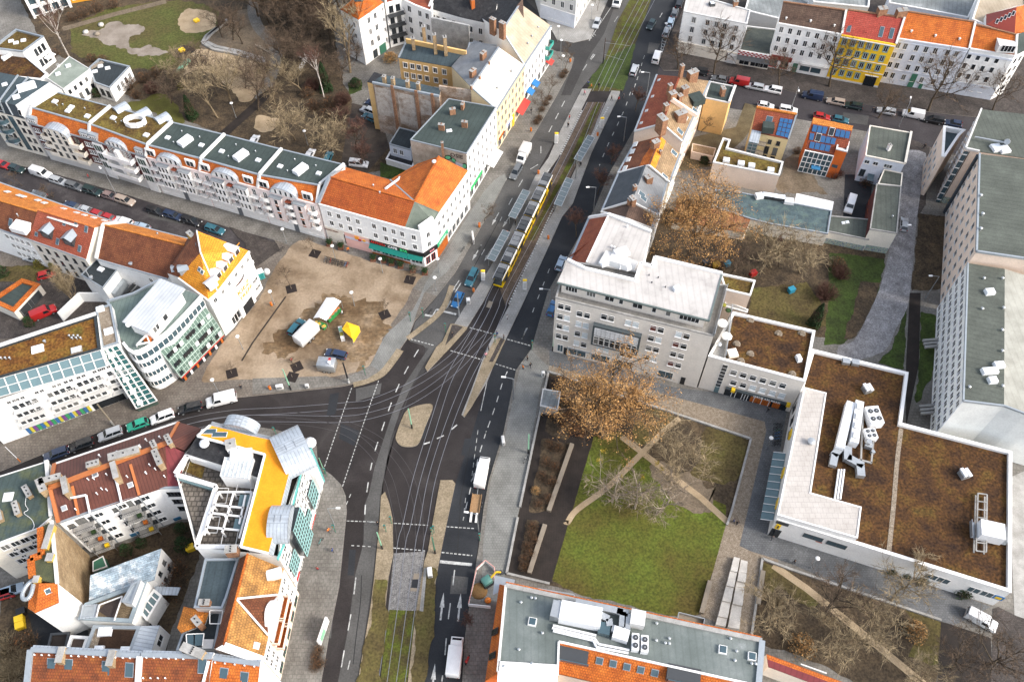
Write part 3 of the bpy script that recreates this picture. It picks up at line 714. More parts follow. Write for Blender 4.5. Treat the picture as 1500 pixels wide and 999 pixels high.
sheet('park_soil',park,zg,SOIL)
lawn=W('k480,590 430,760 o345,130 250,450 430,530 900,640 1060,625 1195,150 k1200,960 1050,900 760,690 620,560',zg+.004)
sheet('lawn',lawn,zg+.004,GRASS)
sheet('lawn',smooth(W('k1090,540 1325,605 1240,840 1100,830 1000,790 1060,700',zg+.004),3,True),zg+.004,GRASSB)
sheet('lawn',smooth(W('k760,440 930,490 880,560 740,640 690,560',zg+.004),3,True),zg+.004,GRASSB)
sheet('bare_patch',smooth(W('k800,740 960,760 1090,870 1150,850 1110,930 1100,1000 1030,1000 940,960 860,890 780,800',zg+.008),3,True),zg+.008,SOILL)
sheet('pavement_tiles',W('k140,120 235,210 190,330 80,970 o0,415 -10,480 n1330,560 1240,560 1250,250 j1290,830 1375,560 1445,235',zg),zg,MATS['grey_green_paving'])
ribbon('path',W('k630,590 760,690 900,800 1060,920 o1205,130',zg),1.2,zg+.012,SANDP)
ribbon('path',smooth(W('k330,1050 o340,130 k390,985 560,860 750,670 850,570 945,490',zg),4),1.1,zg+.014,SANDP)
for q in('k240,205 900,370 1410,510 1335,605 960,480 235,240','k1410,510 1420,560 o1270,260 1195,150 k1225,990 1335,605','o1195,150 1270,260 1480,300 1480,370 1390,330 1360,520 1340,750 1060,640'):sheet('gravel_strip',W(q,zg),zg+.004,GRAVEL)
for i,q in enumerate(('k240,120 500,170 900,320 1200,360 1480,440 1480,480 1410,510 900,370 240,205','k1405,500 1480,460 l200,420 110,940 q130,190 0,290 o1270,260 k1415,560','q0,290 130,190 560,330 900,440 1300,590 1100,690 880,620 500,480 200,350')):sheet('dark_paving',W(q,zg),zg+.008+.002*i,PAVEB)
sheet('deck',W('k232,255 300,290 390,340 400,500 480,590 o345,130 250,460 10,412 k82,970 175,480',zg),zg+.010,DECK)
sheet('planted_bed',W('k200,600 360,630 240,1000 130,1000',zg),zg+.014,SOIL);sheet('planted_bed',W('o115,118 195,130 112,402 62,388',zg),zg+.014,SOIL)
sheet('planted_bed',W('k270,300 500,360 470,560 350,580 330,620 220,560',zg),zg+.014,SOIL)
sheet('garden',W('q60,330 200,385 1030,665 1010,1010 560,1010 420,920 0,760',zg),zg+.004,SOIL)
sheet('lawn',W('q830,590 1025,668 1010,900 850,860 900,700',zg),zg+.008,GRASSB)
sheet('lawn',W('q65,350 200,400 400,560 330,600 150,480 60,560',zg),zg+.008,GRASSB)
ribbon('path',W('q120,365 300,490 550,690 780,880 950,1020',zg),1.3,zg+.012,SANDP)
sheet('deck',W('q1030,670 1100,690 1300,760 1310,1010 1010,1010',zg),zg+.012,DECK)
sheet('road',W('q1310,600 1340,590 1440,640 1500,660 1500,1010 1300,1010 1310,760',zg),zg+.014,PAVED)
sheet('road',W('1478,700 1500,690 1520,1010 1490,1010',zg),zg+.010,CONC)
drive=smooth(W('1321,225 1356,225 1352,260 1343,321 1337,390 1329.7,448 1312,482 1294,515 1235,530 1228,508 1251,499 1272,460 1283.8,434.6 1294.6,402 1310,330 1318,280',zg),3,True)
sheet('drive',W('1322,200 1362,215 1356,300 1343,321 1310,330',zg),zg+.004,PAVED)
sheet('garden_soil',W('940,300 1300,350 1290,420 1240,500 1060,470 1050,400 930,380',zg),zg,SOIL)
sheet('lawn',W('h0,680 300,640 450,860 350,910 0,830',zg+.004),zg+.004,GRASSB)
sheet('lawn',W('h420,480 730,515 700,690 500,980 400,980 420,700',zg+.006),zg+.006,GRASSG)
sheet('lawn',W('h600,640 715,640 680,720 560,950 500,950',zg+.006),zg+.010,SOIL)
sheet('drive',drive,zg+.014,COBBLE)
sheet('lawn',W('h910,270 1070,290 1035,690 865,690',zg),zg+.006,SOIL)
sheet('lawn',W('h840,790 l830,230 690,190 h760,1000',zg),zg+.006,GRASSG)
sheet('lawn',W('h920,800 1005,820 l985,260 895,410 920,50',zg),zg+.010,GRASSG)
sheet('path',W('h860,700 920,700 l910,200 840,540 l840,200',zg),zg+.014,DECK)
sheet('yard',W('h510,60 660,60 640,330 500,290',zg),zg+.006,ASPHB)
sheet('garden_soil',W('c960,760 1250,690 1300,560 1420,590 1290,760 1130,900 940,930',zg),zg+.006,mat('garden_brown',[(.3,(.10,.075,.04)),(.7,(.20,.16,.09))],scale=.4,rough=.95,fine=.4))
sheet('yard',W('d170,900 300,780 330,960 h420,170 130,150',zg),zg+.006,SOILL)
sheet('park_grass',W('0,-60 470,-60 500,110 530,190 620,240 500,260 280,180 140,120 60,60',zg),zg,SOIL)
sheet('lawn',smooth(W('a420,130 640,40 960,10 1160,50 1180,160 1090,260 930,380 650,360 420,310 380,180',zg),3,True),zg+.006,GRASSG if False else mat('park_lawn',[(.25,(.085,.06,.025)),(.42,(.11,.095,.03)),(.56,(.10,.105,.026)),(.72,(.11,.13,.03))],scale=.09,detail=11,rough=.95,fine=.35,fscale=2))
sheet('bare_patch',smooth(W('a460,190 560,150 660,125 790,140 700,230 800,260 900,290 780,310 640,260 560,230',zg),3,True),zg+.010,mat('worn_earth',[(.3,(.22,.18,.14)),(.7,(.36,.31,.26))],scale=.25,detail=8,rough=.95,fine=.2))
sheet('sand_circle',smooth(W('a960,120 990,65 1070,50 1150,75 1180,120 1140,165 1060,180 990,160',zg),4,True),zg+.014,SANDP)
sheet('bark_circle',smooth(W('a940,290 980,250 1040,255 1055,280 1000,310 950,315',zg),4,True),zg+.014,DECK)
sheet('sand_area',smooth(W('a960,370 1060,270 1270,300 1430,340 1350,560 1200,440 1080,380 980,420',zg),3,True),zg+.012,SANDP)
sheet('bare_patch',smooth(W('a1100,240 1240,110 1330,60 1480,200 1480,340 1260,280 1110,260',zg),3,True),zg+.016,SOILL)
ribbon('path',smooth(W('a1380,0 1370,60 1400,150 1470,230 b130,300 100,420 40,540',zg),4),3.0,zg+.020,PAVE)
ribbon('path',W('a340,160 620,80 900,10',zg),2.0,zg+.014,SOILL)
ribbon('path',W('a1200,740 1290,660 1380,580 1480,480',zg),2.5,zg+.022,DECK)
sheet('lawn',smooth(W('a660,590 800,530 900,520 1000,650 950,670 800,600',zg),3,True),zg+.006,mat('olive_lawn',[(.3,(.09,.08,.02)),(.7,(.15,.15,.03))],scale=.3,rough=.95,fine=.35))  # olive grass, mottled at random
sheet('sand_circle',smooth(W('b0,660 40,625 110,630 150,660 100,710 20,705',zg),3,True),zg+.014,SANDP)
sheet('lawn',W('b690,880 870,910 800,980 690,960',zg),zg+.008,GRASSG)
sheet('lawn',W('b510,450 590,430 600,490 530,510',zg),zg+.008,GRASSG)
sheet('yard',W('b540,560 690,600 740,800 600,960 480,880',zg),zg+.004,mat('yard_dark',[(.3,(.05,.04,.033)),(.7,(.10,.08,.065))],scale=.4,rough=.95,fine=.3))
sheet('yard',W('e0,560 430,560 560,700 520,820 330,930 0,950',zg),zg+.004,PAVED)
sheet('garden',W('e0,560 330,540 200,640 0,640',zg),zg+.008,GRASSB)
sheet('yard',W('m480,330 950,140 1080,120 1080,330 950,640 900,830 480,420',zg),zg+.004,SOIL)
sheet('yard',W('m0,520 130,520 300,700 150,1000 0,1000',zg),zg+.004,SOIL)
sheet('yard',W('m150,620 480,720 480,830 200,800',zg),zg+.008,ASPHB)
# ================================================================ buildings, north-west side
def lerp(a,b,t):return a+(b-a)*t
def tri(*p):return[Vector(q)for q in p]
def vault(root,F,t0,t1,z0,rise,d,wm,rm,out=.25,n=8,name='arched_dormer',wins=4,back=.3):
 """arched gable flush with the facade under a round zinc roof running back from it"""
 k=MB();c=(t0+t1)/2;r=(t1-t0)/2
 arc=[(c-r*math.cos(PI*i/n),z0+rise*math.sin(PI*i/n)**.8)for i in range(n+1)]
 k.poly([F.at(t,z,out)for t,z in arc][::1]+[],0)
 for i in range(n):
  (a,za),(b,zb)=arc[i],arc[i+1]
  k.slab3([F.at(a,za+.12,out+back),F.at(b,zb+.12,out+back),F.at(b,zb+.12,-d),F.at(a,za+.12,-d)],.14,1)
 o=k.build(name,[wm,rm],root)
 for i in range(wins):
  t=c+(i-(wins-1)/2)*(t1-t0)/(wins+1.2)
  window(root,F.at(t,z0+rise*.36,out+.02),F.rz,.62,rise*.5+.25,WHITE,GLASS,1,1,False,parent=o)
 return o
RE=W('43,180 X655,318 Y60,213 Y398,303 Y764,408 Y1135,512',11.6)
RFd=W('V230,790 X660,212 Y72,142 Y408,228 Y775,330 Y1152,395',14.4)
RBk=W('V392,672 V812,785 Y226,0 Y556,78 Y914,170 f498,8',14.4)
row=[('maroon town house with cream bay and mossy brown roof beside the dark slate house',WALLMR,MOSSG),('maroon town house with white bays and an oval white roof frame on mossy roof',WALLMR,MOSSG),('pink terrace house with green grey flat roof joining the maroon houses',WALLP,FELTG),('middle pink terrace house of the three with grey flat roofs',WALLP,FELTG),('pink terrace house with orange panels on its bays beside the orange cafe roof',WALLP,FELTG)]
for i,(lab,wm_,deck_)in enumerate(row):
 eL,eR,fL,fR,bL,bR=RE[i],RE[i+1],RFd[i],RFd[i+1],RBk[i],RBk[i+1]
 r=house('terrace_house',lab,'house',[eL,eR,bR,bL],'terrace along the north side of the side street')
 low=[Vector((p.x,p.y,14.2))for p in(bR,bL)]
 walls(r,[eL,eR]+low,wm_)
 k=MB();k.slab3([fL,fR,bR,bL],.2,0);k.build('roof',deck_,r)
 k=MB();k.slab3([eL,eR,fR,fL],.2,0);k.build('mansard',TILEO,r)
 rim(r,[fL+Vector((0,0,.1)),fR+Vector((0,0,.1))],.35,.3,ZINC,'gutter')
 rim(r,[bL,bR],.3,.3,ZINC,'gutter')
 rim(r,[eL+Vector((0,0,-.1)),eR+Vector((0,0,-.1))],.5,.3,ZINC if i<2 else WALLP,'cornice')
 rim(r,[eR+Vector((0,0,.3)),fR+Vector((0,0,.35)),bR+Vector((0,0,.35))],.55,.6,OFFW,'fire_wall')
 if i==0:rim(r,[eL+Vector((0,0,.3)),fL+Vector((0,0,.35)),bL+Vector((0,0,.35))],.55,.6,OFFW,'fire_wall')
 F=Face(r,eL,eR);L=F.L
 deckz=14.42
 if i>=2:
  F.ledges([3.4],WALLW,.12)
  F.box(.2,L-.2,.1,3.2,.06,WALLW,'ground_floor')
  vault(r,F,L*.22,L*.68,11.5,2.3,3.2,WALLW,ZINCL)
  for t in(.1,.84):
   k=F.box(L*t-1.2,L*t+1.2,11.7,13.9,.35,None,'',mb=MB(),out=-.6);o=k.build('roof_terrace_window',WHITE,r)
   window(r,F.at(L*t,12.8,-.2),F.rz,1.9,1.7,WHITE,GLASS,2,1,False,parent=o)
  for z in(4.6,7.0,9.4):
   for t in(.09,.5,.9):
    F.win([t],[z+.3],1.0,1.9,cols=2)
    F.balcony(L*t,z-.75,2.2,1.0,WALLW,STEEL if i<4 else WALLW,solid=(i==4),curve=1)
  for a,b in((.2,.4),(.6,.8)):
   k=F.box(L*a,L*b,3.4,10.6,.8,None,'',mb=MB());k.build('bay',WALLW if i<4 else WALLP,r)
   k=F.box(L*a-.1,L*b+.1,10.6,10.75,1.0,None,'',mb=MB());k.build('bay_roof',ZINC,r)
   for z in(4.9,7.3,9.4):
    for j in range(3 if i<4 else 1):
     tt=L*lerp(a,b,(j+.5)/(3 if i<4 else 1))
     window(r,F.at(tt,z,.81),F.rz,.62 if i<4 else .9,1.6,WHITE,GLASS,1,1,True)
   if i==4:
    k=MB()
    for z in(3.9,6.1,8.4):F.box(L*(a+b)/2-.45,L*(a+b)/2+.45,z-.35,z+.35,.06,None,'',mb=k,out=.8)
    k.build('orange_panel',TILEO,r)
  F.win([.06,.14,.26,.34,.66,.74,.88,.95],[1.9],.9,1.7,cols=1)
  F.box(L*.46,L*.54,.1,2.7,.1,flat('door_grey',(.2,.22,.24)),'door')
  k=MB();F.box(L*.46,L*.55,10.2,10.3,.9,None,'',mb=k);k.build('bay_canopy',TILER,r)
  mid=lerp(lerp(fL,fR,.52),lerp(bL,bR,.52),.42);rz=F.rz
  o=MB().box((mid.x,mid.y,deckz+.45),(3.2,1.8,.9),rz+PI/2-.3,0).box((mid.x,mid.y,deckz+.98),(2.9,1.5,.14),rz+PI/2-.3,0).build('stairwell_hatch',WHITEM,r)
  for a,b in((.18,.42),(.8,.45)):
   p=lerp(lerp(fL,fR,a),lerp(bL,bR,a),b);skylight(r,(p.x,p.y,deckz-.02),1.1,1.0,rz,.3)
  for a,b in((.35,.3),(.66,.7),(.3,.75)):
   p=lerp(lerp(fL,fR,a),lerp(bL,bR,a),b);vent(r,(p.x,p.y,deckz-.1),.12,.5)
 else:
  rz=F.rz
  F.ledges([3.3],WALLC,.14)
  k=F.box(.1,L-.1,.1,3.1,.08,None,'',mb=MB());k.build('ground_floor',OFFW,r)
  F.win([.08,.2,.5,.62,.74,.9],[1.6],1.5,1.9,cols=2,sill=False)
  for t in((.07,.93)if i==0 else(.09,.9)):
   k=F.box(L*t-1.1,L*t+1.1,11.7,13.3,1.0,None,'',mb=MB(),out=-.9);o=k.build('box_dormer',ZINC,r)
   for j in(-1,0,1):window(r,F.at(L*t+j*.65,12.4,.11),F.rz,.55,.95,WHITE,GLASS,1,2,False,parent=o)
   for z in(4.8,7.2,9.6):
    if i:continue
    for j in(-1,0,1):window(r,F.at(L*t+j*.62,z,.02),F.rz,.55,1.3,WHITE,GLASS,1,1,True)
  if i==0:
   k=F.box(L*.3,L*.66,3.2,11.2,1.0,None,'',mb=MB());k.build('bay',WALLC,r)
   vault(r,F,L*.27,L*.69,11.0,2.0,4,WALLC,ZINCL,1.05,wins=3)
   for z in(4.6,6.8,9.0,10.9):
    for t in(.36,.48,.59):window(r,F.at(L*t,z,1.02),F.rz,.8,1.4,DARK,GLASS,2,1,False)
   for z in(3.4,5.9,8.4):
    F.balcony(L*.24,z,2.6,1.1,WALLC,WALLC,True);F.balcony(L*.73,z,3.0,1.3,WALLC,WALLC,True)
    F.win([.22,.74],[z+1.3],1.4,1.9,frame=DARK,sill=False)
  else:
   for a,b in((.03,.2),(.8,.97)):
    k=F.box(L*a,L*b,.2,10.9,.35,None,'',mb=MB());k.build('bay',WALLW,r)
    for z in(4.4,7.0,9.6):
     for j in(0,1,2):window(r,F.at(L*lerp(a,b,.22+.28*j),z,.36),F.rz,.55,1.7,GLASSG,GLASS,1,3,False)
   vault(r,F,L*.3,L*.68,11.7,1.8,3,WALLW,ZINCL,.1,wins=4)
   for z in(3.6,6.2,8.8):
    F.balcony(L*.5,z,L*.5,1.7,WALLW,WALLW,True);F.win([.33,.42,.58,.67],[z+1.3],1.0,1.9,frame=WHITE,sill=False)
    k=F.box(L*.47,L*.53,z,z+2.5,1.2,None,'',mb=MB());k.build('bay',WALLW,r)
   c=lerp(lerp(fL,fR,.55),lerp(bL,bR,.55),.62);n=10;k=MB()
   for q in range(n):
    a0,a1=2*PI*q/n,2*PI*(q+1)/n
    k.bar((c.x+2.3*math.cos(a0),c.y+1.6*math.sin(a0),15),(c.x+2.3*math.cos(a1),c.y+1.6*math.sin(a1),15),.5,1.1)
   k.build('roof_patio_wall',WHITE,r)
   for t in(.15,.5,.82):
    q=lerp(bL,bR,t)+Vector((.3,.5,-.6));k=MB()
    k.tube(q-Vector((1.2,1.2,0)),q+Vector((1.0,1.0,0)),1.5,1.5,12);k.build('round_stair_roof',ZINCL,r)
  for a,b in((.5,.5),(.52,.3),(.2,.55),(.85,.3)):
   if i==1 and a in(.5,.52):continue
   p=lerp(lerp(fL,fR,a),lerp(bL,bR,a),b);skylight(r,(p.x,p.y,deckz-.02),1.2,1.1,rz,.35)
  for a,b in((.3,.4),(.36,.5),(.7,.6)):
   p=lerp(lerp(fL,fR,a),lerp(bL,bR,a),b);vent(r,(p.x,p.y,deckz-.1),.12,.5)
eL,eR=W('V-120,790 V182,872',12.0);fL,fR=W('V-120,720 V112,772',15.0);bL,bR=W('V-60,520 V362,604',15.0)
r=house('town_house','beige town house with dark slate mansard and blue grey flat roof at left edge','house',[eL,eR,bR,bL])
walls(r,[eL,eR]+[Vector((p.x,p.y,14.8))for p in(bR,bL)],WALLC)
MB().slab3([fL,fR,bR,bL],.2).build('roof',FELTB,r);MB().slab3([eL,eR,fR,fL],.2).build('mansard',SLATE,r)
e2,f2,b2=W('V190,870',12.0)[0],W('V240,790',14.6)[0],W('V450,658',14.6)[0]
MB().slab3([eR,e2,f2,fR],.3).slab3([fR,f2,b2,bR],.3).build('fire_wall',OFFW,r)
walls(r,[eR,e2,b2,bR],OFFW,'side_wall')
F=Face(r,eL,eR);L=F.L
F.box(L*.55,L*.68,1,11.5,.08,GLASSB,'stair_glazing')
F.win([.78,.92,.3,.42],[2.2,5,7.8,10.4],.9,1.3,frame=DARK)
for z in(3.6,6.6,9.4):F.balcony(L*.36,z,3.4,1.6,ZINC,GLASSB,True,curve=1)
k=MB()
for t in(.52,.72):k.bar(lerp(eL,eR,t)+Vector((0,0,.15)),lerp(fL,fR,t)+Vector((0,0,.3)),.3,.3);k.bar(lerp(fL,fR,t)+Vector((0,0,.3)),lerp(bL,bR,t*.9)+Vector((0,0,.3)),.3,.3)
k.build('roof_rib',ZINC,r)
skylight(r,W('V195,640',15.0)[0],4.2,2.6,.5,.5);skylight(r,W('V35,622',15.0)[0],1.3,.9,.5,.3);skylight(r,W('V120,715',15.0)[0],1.6,1.3,.5,.4);skylight(r,W('V238,710',15.0)[0],1.2,.8,.5,.3)
roofwin(r,[eL,eR,fR],'V148,825',.9,1.5,WHITE,GLASS);roofwin(r,[eL,eR,fR],'V8,790',.9,1.5,WHITE,GLASS)
r=house('modern_house','white modern house with moss roof and skylights nearest the left park corner','house',W('V0,320 V115,215 V315,265 V165,375',8))
p=W('V-60,350 V115,213 V318,265 V165,378',8.0);block(r,p,8.0,WALLW,MOSSG,ZINC)
for s in('V82,305','V118,318','V172,300'):skylight(r,W(s,7.5)[0],1.3,1.0,.3,.3)
F=Face(r,p[3],p[2]);F.win([.45,.62,.8],[5.6,2.4],.9,1.9,frame=DARK,glass=GLASS);F.box(F.L*.6,F.L*.98,2.9,3.1,1.6,WHITE,'balcony')
r=house('modern_house','white modern house with two brown moss roof terraces beside the slate house','house',W('V0,350 V185,405 V0,560',7))
p=W('V-80,440 V0,345 V190,405 V350,540 V300,585 V60,560 V-80,560',6.5);block(r,p,6.5,WALLW,MOSS,WHITE,.5)
k=MB().bar(W1('V20,440',6.6),W1('V100,385',6.6),.5,.7);k.build('parapet',WHITE,r);skylight(r,W1('V28,425',6.0),1.2,1,.3,.3)
r=house('modern_house','white two storey house with pale green grey roof behind the terrace','house',W('V335,570 V505,415 V655,505 V460,650',7))
p=W('V340,570 V505,413 V657,505 V462,652',7.0);block(r,p,7.0,WALLW,mat('pale_green_felt',[(.3,(.22,.26,.22)),(.7,(.32,.36,.31))],scale=.3,rough=.85,fine=.1),OFFW,.12,.12)
F=Face(r,p[3],p[2]);F.win([.14,.34,.55,.76],[5.2],.8,1.3,frame=DARK,trim=WHITE);F.win([.4,.62,.85],[2.3],.9,1.9,frame=DARK)
for s in('V500,485','V425,545'):skylight(r,W1(s,6.9),1.3,1.1,.5,.3)
chimney(r,W1('V430,490',6.9),.5,.5,.7,0,WHITE,.1,0,'vent_stack')
r=house('modern_house','low white house with dark flat roof and wooden terrace strip by the park','house',W('V650,490 V720,430 V945,485 V800,640',4.5))
p=W('V652,492 V722,430 V948,484 V800,642 V690,602',4.8);block(r,p,4.8,WALLW,FELTD,ZINC,.3)
F=Face(r,p[3],p[2]);F.win([.3,.48,.66,.85],[2.6],1.0,1.9,frame=WHITE,sill=False);Face(r,p[4],p[3]).win([.3,.7],[2.2],1.2,2,frame=DARK)
for s in('V735,488','V788,503','V695,527'):skylight(r,W1(s,4.3),1.3,1.0,.3,.3)
MB().box(W1('V695,485',4.5),(1.0,4.6,.2),-.75).build('wooden_deck',WOODB,r)
r=house('modern_house','white house with deep loggias at the top left edge','house',W('V180,125 V520,50 V520,-100 V100,-100',0))
A,B=W('V250,130 V525,45',0);back=Vector((-4,12,0));p=[A,B,B+back,A+back]
block(r,p,9.0,WALLW,FELTG,WHITE)
F=Face(r,A,B)
for z in(1.6,4.8,7.6):
 F.win([.12,.42,.62,.86],[z],2.0,2.2,frame=DARK,glass=GLASSB if z<7 else GLASS,sill=False)
for t in(.02,.27,.52,.74,.97):F.box(F.L*t-.35,F.L*t+.35,.0,8.7,1.0,WHITE,'pilaster')
F.box(0,F.L,3.0,3.3,.95,WHITE,'balcony');F.box(0,F.L,6.0,6.3,.95,WHITE,'balcony')
r=house('garden_house','orange house front at the top edge behind the park hedge','house',W('110,5 200,-5 200,-30',0))
A,B=W('V530,30 V740,-5',0);p=[A,B,B+Vector((-2,10,0)),A+Vector((-2,10,0))]
block(r,p,7,wallm('garden_orange',(.72,.33,.03)),FELTG,WHITE);Face(r,A,B).win(3,[2.0,5.0],1.6,1.8)
H0,HR=12.2,16.6
e0,eA,e1,e2=W('f358,213 f826,343 f908,362 f982,312',H0);eR2,e3=W('f1012,262 f1168,38',H0)
r0,rN=W('f418,72 f878,205',HR);V_=W1('f745,87',H0);b0=W1('f500,18',H0);r3=W1('b1010,848',HR);bl=W1('b893,888',H0)
cafe=r=house('cafe_building','white corner building with long orange tiled roofs and green cafe fascia on plaza','building',[e0,e1,e3,b0])
walls(r,[e0,eA,e1,e2,eR2,e3,r3,bl,V_,b0],WALLW)
rr=roof(r,[[e0,eA,rN,r0]],TILER if False else tiles('shaded_orange_tiles',(.40,.085,.02),(.52,.115,.022),(.58,.15,.03)))  # orange tiles darkened to paint the shade on this slope
roof(r,[[r0,rN,V_,b0],[rN,eR2,e3,r3]],TILEO,name='roof')
roof(r,[[rN,r3,bl,V_]],TILEO,name='roof')
roof(r,[[rN,eA,e1,e2,eR2]],mat('verdigris_felt',[(.3,(.13,.16,.13)),(.7,(.20,.23,.19))],scale=.5,rough=.8,fine=.12),name='corner_roof')
rim(r,[e0,eA,e1,e2,eR2,e3],.5,.35,WALLW,'cornice',-.2);rim(r,[e0,r0,b0],.7,.6,ZINC,'fire_wall',.15);rim(r,[r0,rN],.3,.22,TILEO,'ridge_tiles',.05);rim(r,[r3,rN],.3,.22,TILEO,'ridge_tiles',.05)
rim(r,[rN,V_],.3,.12,ZINC,'valley_flashing',.06)
MB().prism([q for q in(e1+Vector((0,0,0)),e2,e2+Vector((-.5,.5,0)),e1+Vector((-.4,.4,0)))],H0,H0+1.1).build('corner_parapet',WALLW,r)
F1=Face(r,e0,eA);L=F1.L
tw=[(408-360)/470,(460-360)/470,(513-360)/470,(566-360)/470,(655-360)/470,(713-360)/470,(761-360)/470,(808-360)/470]
F1.win(tw,[9.6,6.6],.95,1.5,trim=WALLW);F1.ledges([4.9],WALLC,.12);F1.ledges([11.4],WALLW,.12)
Face(r,eA,e1).win([.5],[9.4,6.4],.95,1.5,trim=WALLW);FC=Face(r,e1,e2);FC.win([.5],[9.4,6.4],.95,1.5,trim=WALLW)
F2=Face(r,e2,e3);F2.win([.12,.24,.36,.48,.6,.72,.84,.95],[9.6,6.6],.95,1.5,trim=WALLW);F2.ledges([4.9],WALLC,.12)
PINK=flat('shop_pink',(.80,.48,.42));FASC=flat('fascia_black',(.015,.015,.016));AWG=flat('awning_green',(.0,.22,.17))
F1.box(.2,L*.22,.05,4.7,.06,WALLC,'shop_front');F1.win([.075,.125],[2.2],2.1,2.6,frame=WHITE,cols=1,sill=False);F1.win([.21],[2.4],1.2,3.0,cols=2,rows=3,frame=DARK,sill=False)
F1.box(L*.235,L*.535,.05,4.7,.10,PINK,'shop_front');F1.win([.29,.36,.41,.46],[1.7],1.5,2.4,frame=WHITE,cols=2,sill=False)
F1.box(L*.24,L*.53,3.0,3.7,.14,flat('fascia_lilac',(.60,.60,.70)),'fascia')
k=MB();cP=F1.at(L*.385,4.0,.2)
F1.box(L*.385-.5,L*.385+.5,3.6,4.6,.12,None,'',mb=k,out=.1);k.build('shop_emblem',flat('emblem_orange',(.85,.33,.03)),r)
k=MB();F1.box(L*.40-.05,L*.40+.75,3.3,3.9,.14,None,'',mb=k,out=.1);k.build('shop_emblem',RED,r)
k=MB();F1.box(L*.47-.35,L*.47+.35,3.5,4.1,.12,None,'',mb=k,out=.1);k.build('shop_emblem',flat('emblem_amber',(.8,.4,.03)),r)
F1.text('BACKWAREN',L*.075,4.1,.55,flat('brown_letters',(.3,.1,.05)),.1)
F1.box(L*.545,L*.998,3.9,4.9,.3,FASC,'fascia')
FA_=Face(r,eA,e1);FA_.box(0,FA_.L,3.9,4.9,.3,FASC,'fascia');FC.box(0,FC.L,3.6,4.9,.3,FASC,'fascia')
k=MB();k.slab3([F1.at(L*.545,3.9,.3),F1.at(L*.998,3.9,.3),F1.at(L*.998,3.2,1.3),F1.at(L*.545,3.2,1.3)],.06);k.slab3([FA_.at(0,3.9,.3),FA_.at(FA_.L,3.9,.3),FA_.at(FA_.L,3.2,1.0),FA_.at(0,3.2,1.3)],.06);k.build('awning',AWG,r)
F1.text('ANTON',L*.64,4.4,.95,flat('red_letters',(.85,.04,.03)),.33);F1.text('CAFE',L*.815,4.4,.95,flat('white_letters',(.9,.9,.9)),.33);F1.text('BAR',L*.945,4.4,.95,flat('green_letters',(.05,.75,.25)),.33)
F1.text('·',L*.735,4.4,.9,WHITE,.33);F1.text('·',L*.88,4.4,.9,WHITE,.33)
FC.text('BAR',FC.L*.6,4.3,.7,flat('pink_letters',(.85,.3,.35)),.33)
F1.box(L*.545,L,.05,.6,.1,TILEO,'plinth');F1.win([.6,.71,.74,.79,.88,.96],[1.9],1.8,1.9,frame=WHITE,cols=2,sill=False)
FA_.win([.5],[1.9],2.6,1.9,frame=WHITE,cols=3,sill=False);FC.win([.3,.7],[1.7],1.2,2.3,frame=RED,cols=2,sill=False)
F2.box(.1,F2.L*.3,3.6,4.7,.3,flat('fascia_green',(.03,.45,.22)),'fascia');F2.text('CAFE BAR',F2.L*.15,4.15,.75,WHITE,.33)
F2.box(.1,F2.L*.3,.05,3.5,.1,TILEO,'shop_front');F2.win([.07,.15,.24,.38,.5,.62,.74,.88],[1.9],1.5,2.2,frame=WHITE,cols=2,sill=False)
for s in('f655,122','f690,160'):vent(r,on_plane(s,r0,rN,b0),.15,.5)
a_,b_=on_plane('f722,140',r0,rN,b0),on_plane('f800,95',r0,rN,b0)
MB().tube(a_+Vector((0,0,.3)),b_+Vector((0,0,.9)),.28,.28,8).sphere(b_+Vector((0,0,.9)),.45,8).build('flue_pipe',WHITEM,r)
o=MB().tube(on_plane('f985,8',rN,eR2,r3),on_plane('f985,8',rN,eR2,r3)+Vector((0,0,1.0)),.05).build('antenna_mast',STEEL,r)
MB().sphere(on_plane('f985,8',rN,eR2,r3)+Vector((0,0,1.1)),.5,10,0,.6).build('dish',WHITEM,o)
roofwin(r,[rN,r3,bl],'f853,128',.9,1.1)
p=W('b855,757 b1160,832 b1320,580 b1062,535',15.2)
r=house('town_house','white town house with green flat roof and painted mural above orange roof','house',p)
block(r,p,15.2,WALLW,FELTG,ZINC,.15,.2)
Fs=Face(r,p[0],p[1]);Fs.box(0,Fs.L,.1,15.0,.06,mat('old_render',[(.3,(.34,.27,.20)),(.6,(.48,.40,.32)),(.8,(.55,.48,.40))],scale=.5,rough=.95,fine=.2),'side_wall')
k=MB()
for t,z,w_,h_,q in((.66,12.6,1.6,1.3,.3),(.76,12.2,1.1,1.2,-.2),(.95,11.2,1.2,1.6,.2)):
 c=Fs.at(Fs.L*t,z,.09);n_=9
 k.poly([c+Fs.u*(w_*.6*math.cos(2*PI*i/n_))+Vector((0,0,h_*.6*math.sin(2*PI*i/n_+q)))for i in range(n_)],0)
 k.poly([c+Fs.n*.02+Fs.u*(w_*.42*math.cos(2*PI*i/n_))+Vector((0,0,h_*.42*math.sin(2*PI*i/n_+q)))for i in range(n_)],1)
k.poly([Fs.at(Fs.L*t,z,.10)for t,z in((.79,12.0),(.94,11.6),(.93,10.2),(.8,10.6))],2)
k.build('mural',[BLACK,flat('mural_green',(.15,.55,.28)),flat('mural_grey',(.55,.52,.58))],r)
Fs.text('OSIE',Fs.L*.82,13.7,1.5,flat('graffiti_brown',(.06,.03,.02)),.08)
Fr=Face(r,p[1],p[2]);Fr.win(7,[12.9,10.1,7.3,4.9],.85,1.5,trim=WALLW,frame=OFFW);Fr.ledges([3.5,14.4],WALLW,.2);Fr.win(6,[1.7],1.8,2.2,frame=WHITE,cols=2,sill=False)
